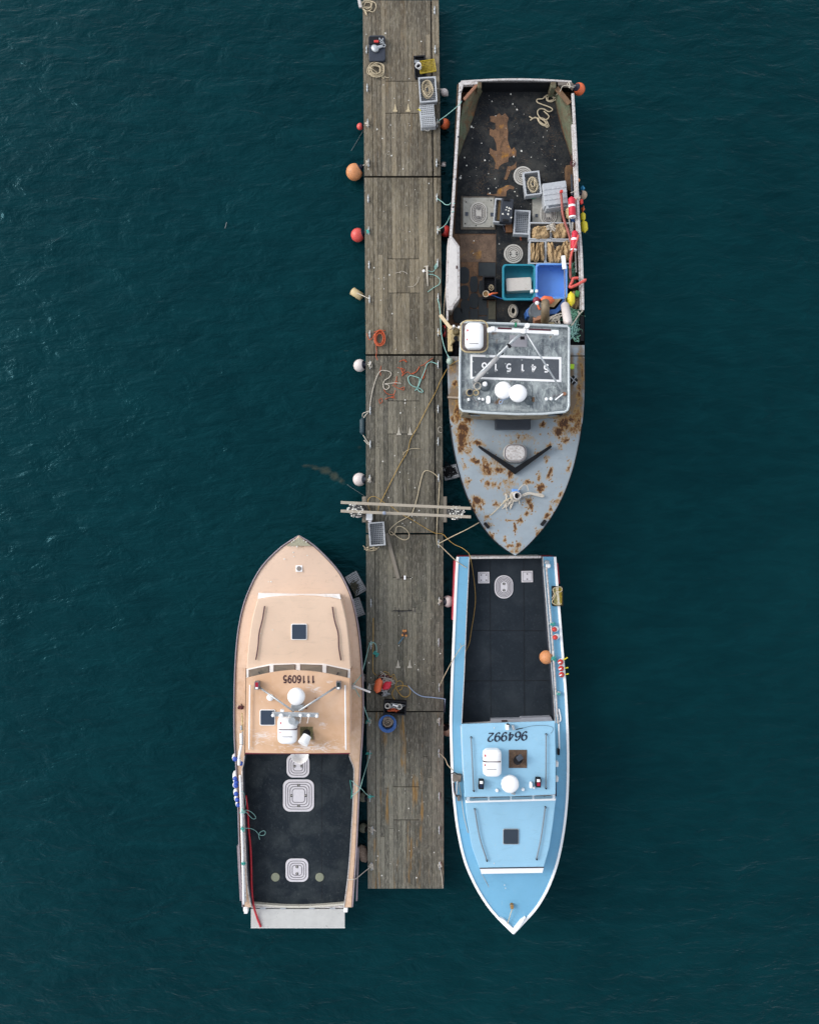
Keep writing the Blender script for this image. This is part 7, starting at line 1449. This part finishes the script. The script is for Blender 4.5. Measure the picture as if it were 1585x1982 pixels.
t = thing('outrigger_pole', 'white two piece pole strapped along the left side deck of the peach boat', 'pole', P(467, 1430, 1.1)); MB().tube([P(462.5, 1466, 1.3), P(467.5, 1442, 1.3)], .04, 8).build('lower_tube', M['gel'], t); MB().box(462, 1475, 1.2, 1.36, 5, 14).build('end_block', M['gel'], t, bevel=.02); MB().tube([P(467.5, 1440, 1.25), P(467, 1419, 1.25)], .045, 8).build('middle_tube', M['gel'], t); MB().tube([P(470.5, 1442, 1.2), P(470, 1416, 1.2)], .02, 6).build('thin_tube', M['galv'], t); MB().box(467, 1409, 1.15, 1.28, 4, 9).build('bracket', M['galv'], t, bevel=.02)
t = thing('deck_brush', 'maroon deck brush with cream handle on the left side deck', 'brush', P(468, 1372, 1.15)); MB().tube([P(468.5, 1380, 1.22), P(470, 1415, 1.22)], .026, 6).build('handle', M['cream'], t); lumpy('', 466, 1370, 11, 7, 1.15, .1, 'ropek', 5, parent=t, name='bristles'); MB().tube([P(467, 1362, 1.25), P(470, 1368, 1.25)], .02, 5).build('tine', M['brown'], t)
rope('pale teal loop of rope at the left coaming of the peach boat', [(474, 1569, 1.05), (478, 1568, .9), (487, 1572, .7), (494, 1579, .6), (495, 1584, .6), (490, 1585, .6), (484, 1580, .7), (476, 1571, .9)], 0, 0.0107, 'ropet', name='line'); rope('thin teal line sagging down the left coaming', [(466, 1532, 1.1), (471, 1533, 1.1), (474, 1542, .9), (476, 1555, .8), (474, 1564, .9), (473, 1572, 1.05)], 0, 0.0090, 'ropet', name='line')
rope('teal line ending in a small loop on the black deck', [(466, 1603, 1.12), (476, 1603, 1.05), (487, 1604, .6), (496, 1609, .59), (501, 1615, .585), (506, 1617, .585), (512, 1616, .585), (514, 1611, .585), (511, 1608, .59), (505, 1610, .6), (501, 1616, .61), (503, 1625, .585)], 0, 0.0107, 'ropet', name='line')
for nm, y in (('upper', 1571), ('middle', 1603), ('lower', 1671)): tang('%s teal knot tied round the left rail pipes of the peach boat' % nm, [tangle(469.5 + (y - 1571) * .03, y, 5, 5, 20, 1.1, int(y), .08)], .014, 'ropetd' if y > 1600 else 'ropet', z=1.08, name='rope_knot')
# ================================================================ gear on the blue boat
mesh_panel('yellow and black wire lobster trap hung on the right rail of the blue boat', 1077, 1153, 18, 36, 0, 1.02, 'yw', 7, 14, .22)
rope('pale rope draped over the wire lobster trap', [(1068, 1158), (1072, 1150), (1070, 1140), (1080, 1136), (1086, 1137), (1087, 1143), (1082, 1146), (1078, 1142), (1073, 1155), (1068, 1165), (1074, 1170), (1082, 1171), (1086, 1168)], 1.28, 0.0115, 'rope')
RG = 'red and white pot buoys on the blue boat'
for k, (x, y, r, ax, nm, st_) in enumerate(((1075.5, 1217, 5.6, (-.5, 0, 1), 'upper of the inner pair', 0), (1077, 1231.5, 5.6, (-.5, -.1, 1), 'lower of the inner pair', 0), (1086, 1280.5, 6.4, (-.35, .1, 1), 'top one of the outer three', 1), (1087, 1293, 6.2, (-.35, .1, 1), 'middle one of the outer three', 1), (1088, 1305, 6.2, (-.35, .1, 1), 'bottom one of the outer three', 1))):
    t = thing('pot_buoy', 'red capped white pot buoy, ' + nm, 'buoy', P(x, y, 1.1), RG); rr_ = r * U(1.1); c = P(x, y, 1.02)
    MB().lathe([(0, -.1), (rr_ * .85, -.08), (rr_, 0), (rr_, .1), (rr_ * .9, .14), (0, .14)], c, ax, 22).build('white_body', M['gel'], t, smooth=False); MB().lathe([(rr_ * .86, .14), (rr_ * .84, .18), (rr_ * .45, .24), (0, .26)], c, ax, 20).build('red_cap', M['redv'], t, smooth=True)
    if st_: MB().tube([P(x + 4, y + 1 - (4 if k == 2 else 0), 1.1), P(x + 12, y - (8 if k == 2 else 1), 1.1)], .02, 6).build('yellow_stick', M['yellow'], t); MB().tube([P(x - 1, y + 1, 1.27), P(x - 6, y + 3, 1.27)], .018, 6).build('white_toggle', M['gel'], t)
for nm, x, y in (('upper', 1070, 1208), ('middle', 1073, 1276), ('lower', 1081, 1343)): tang('%s green lashing on the right rail pole of the blue boat' % nm, [tangle(x, y, 4, 3, 14, 1.12, int(y), .06)], .013, 'ropetd', z=1.12, name='lashing')
t = thing('rail_reel', 'small white and silver reel at the upper right corner of the blue boat', 'reel', P(1059, 1094, 1.05)); MB().lathe([(.07, 0), (.08, .05), (.05, .1), (0, .1)], P(1060, 1095, 1.05), n=14).build('spool', M['white'], t); MB().box(1058.5, 1088, 1.0, 1.1, 9, 7, 10).build('bracket', M['galv'], t, bevel=.02)
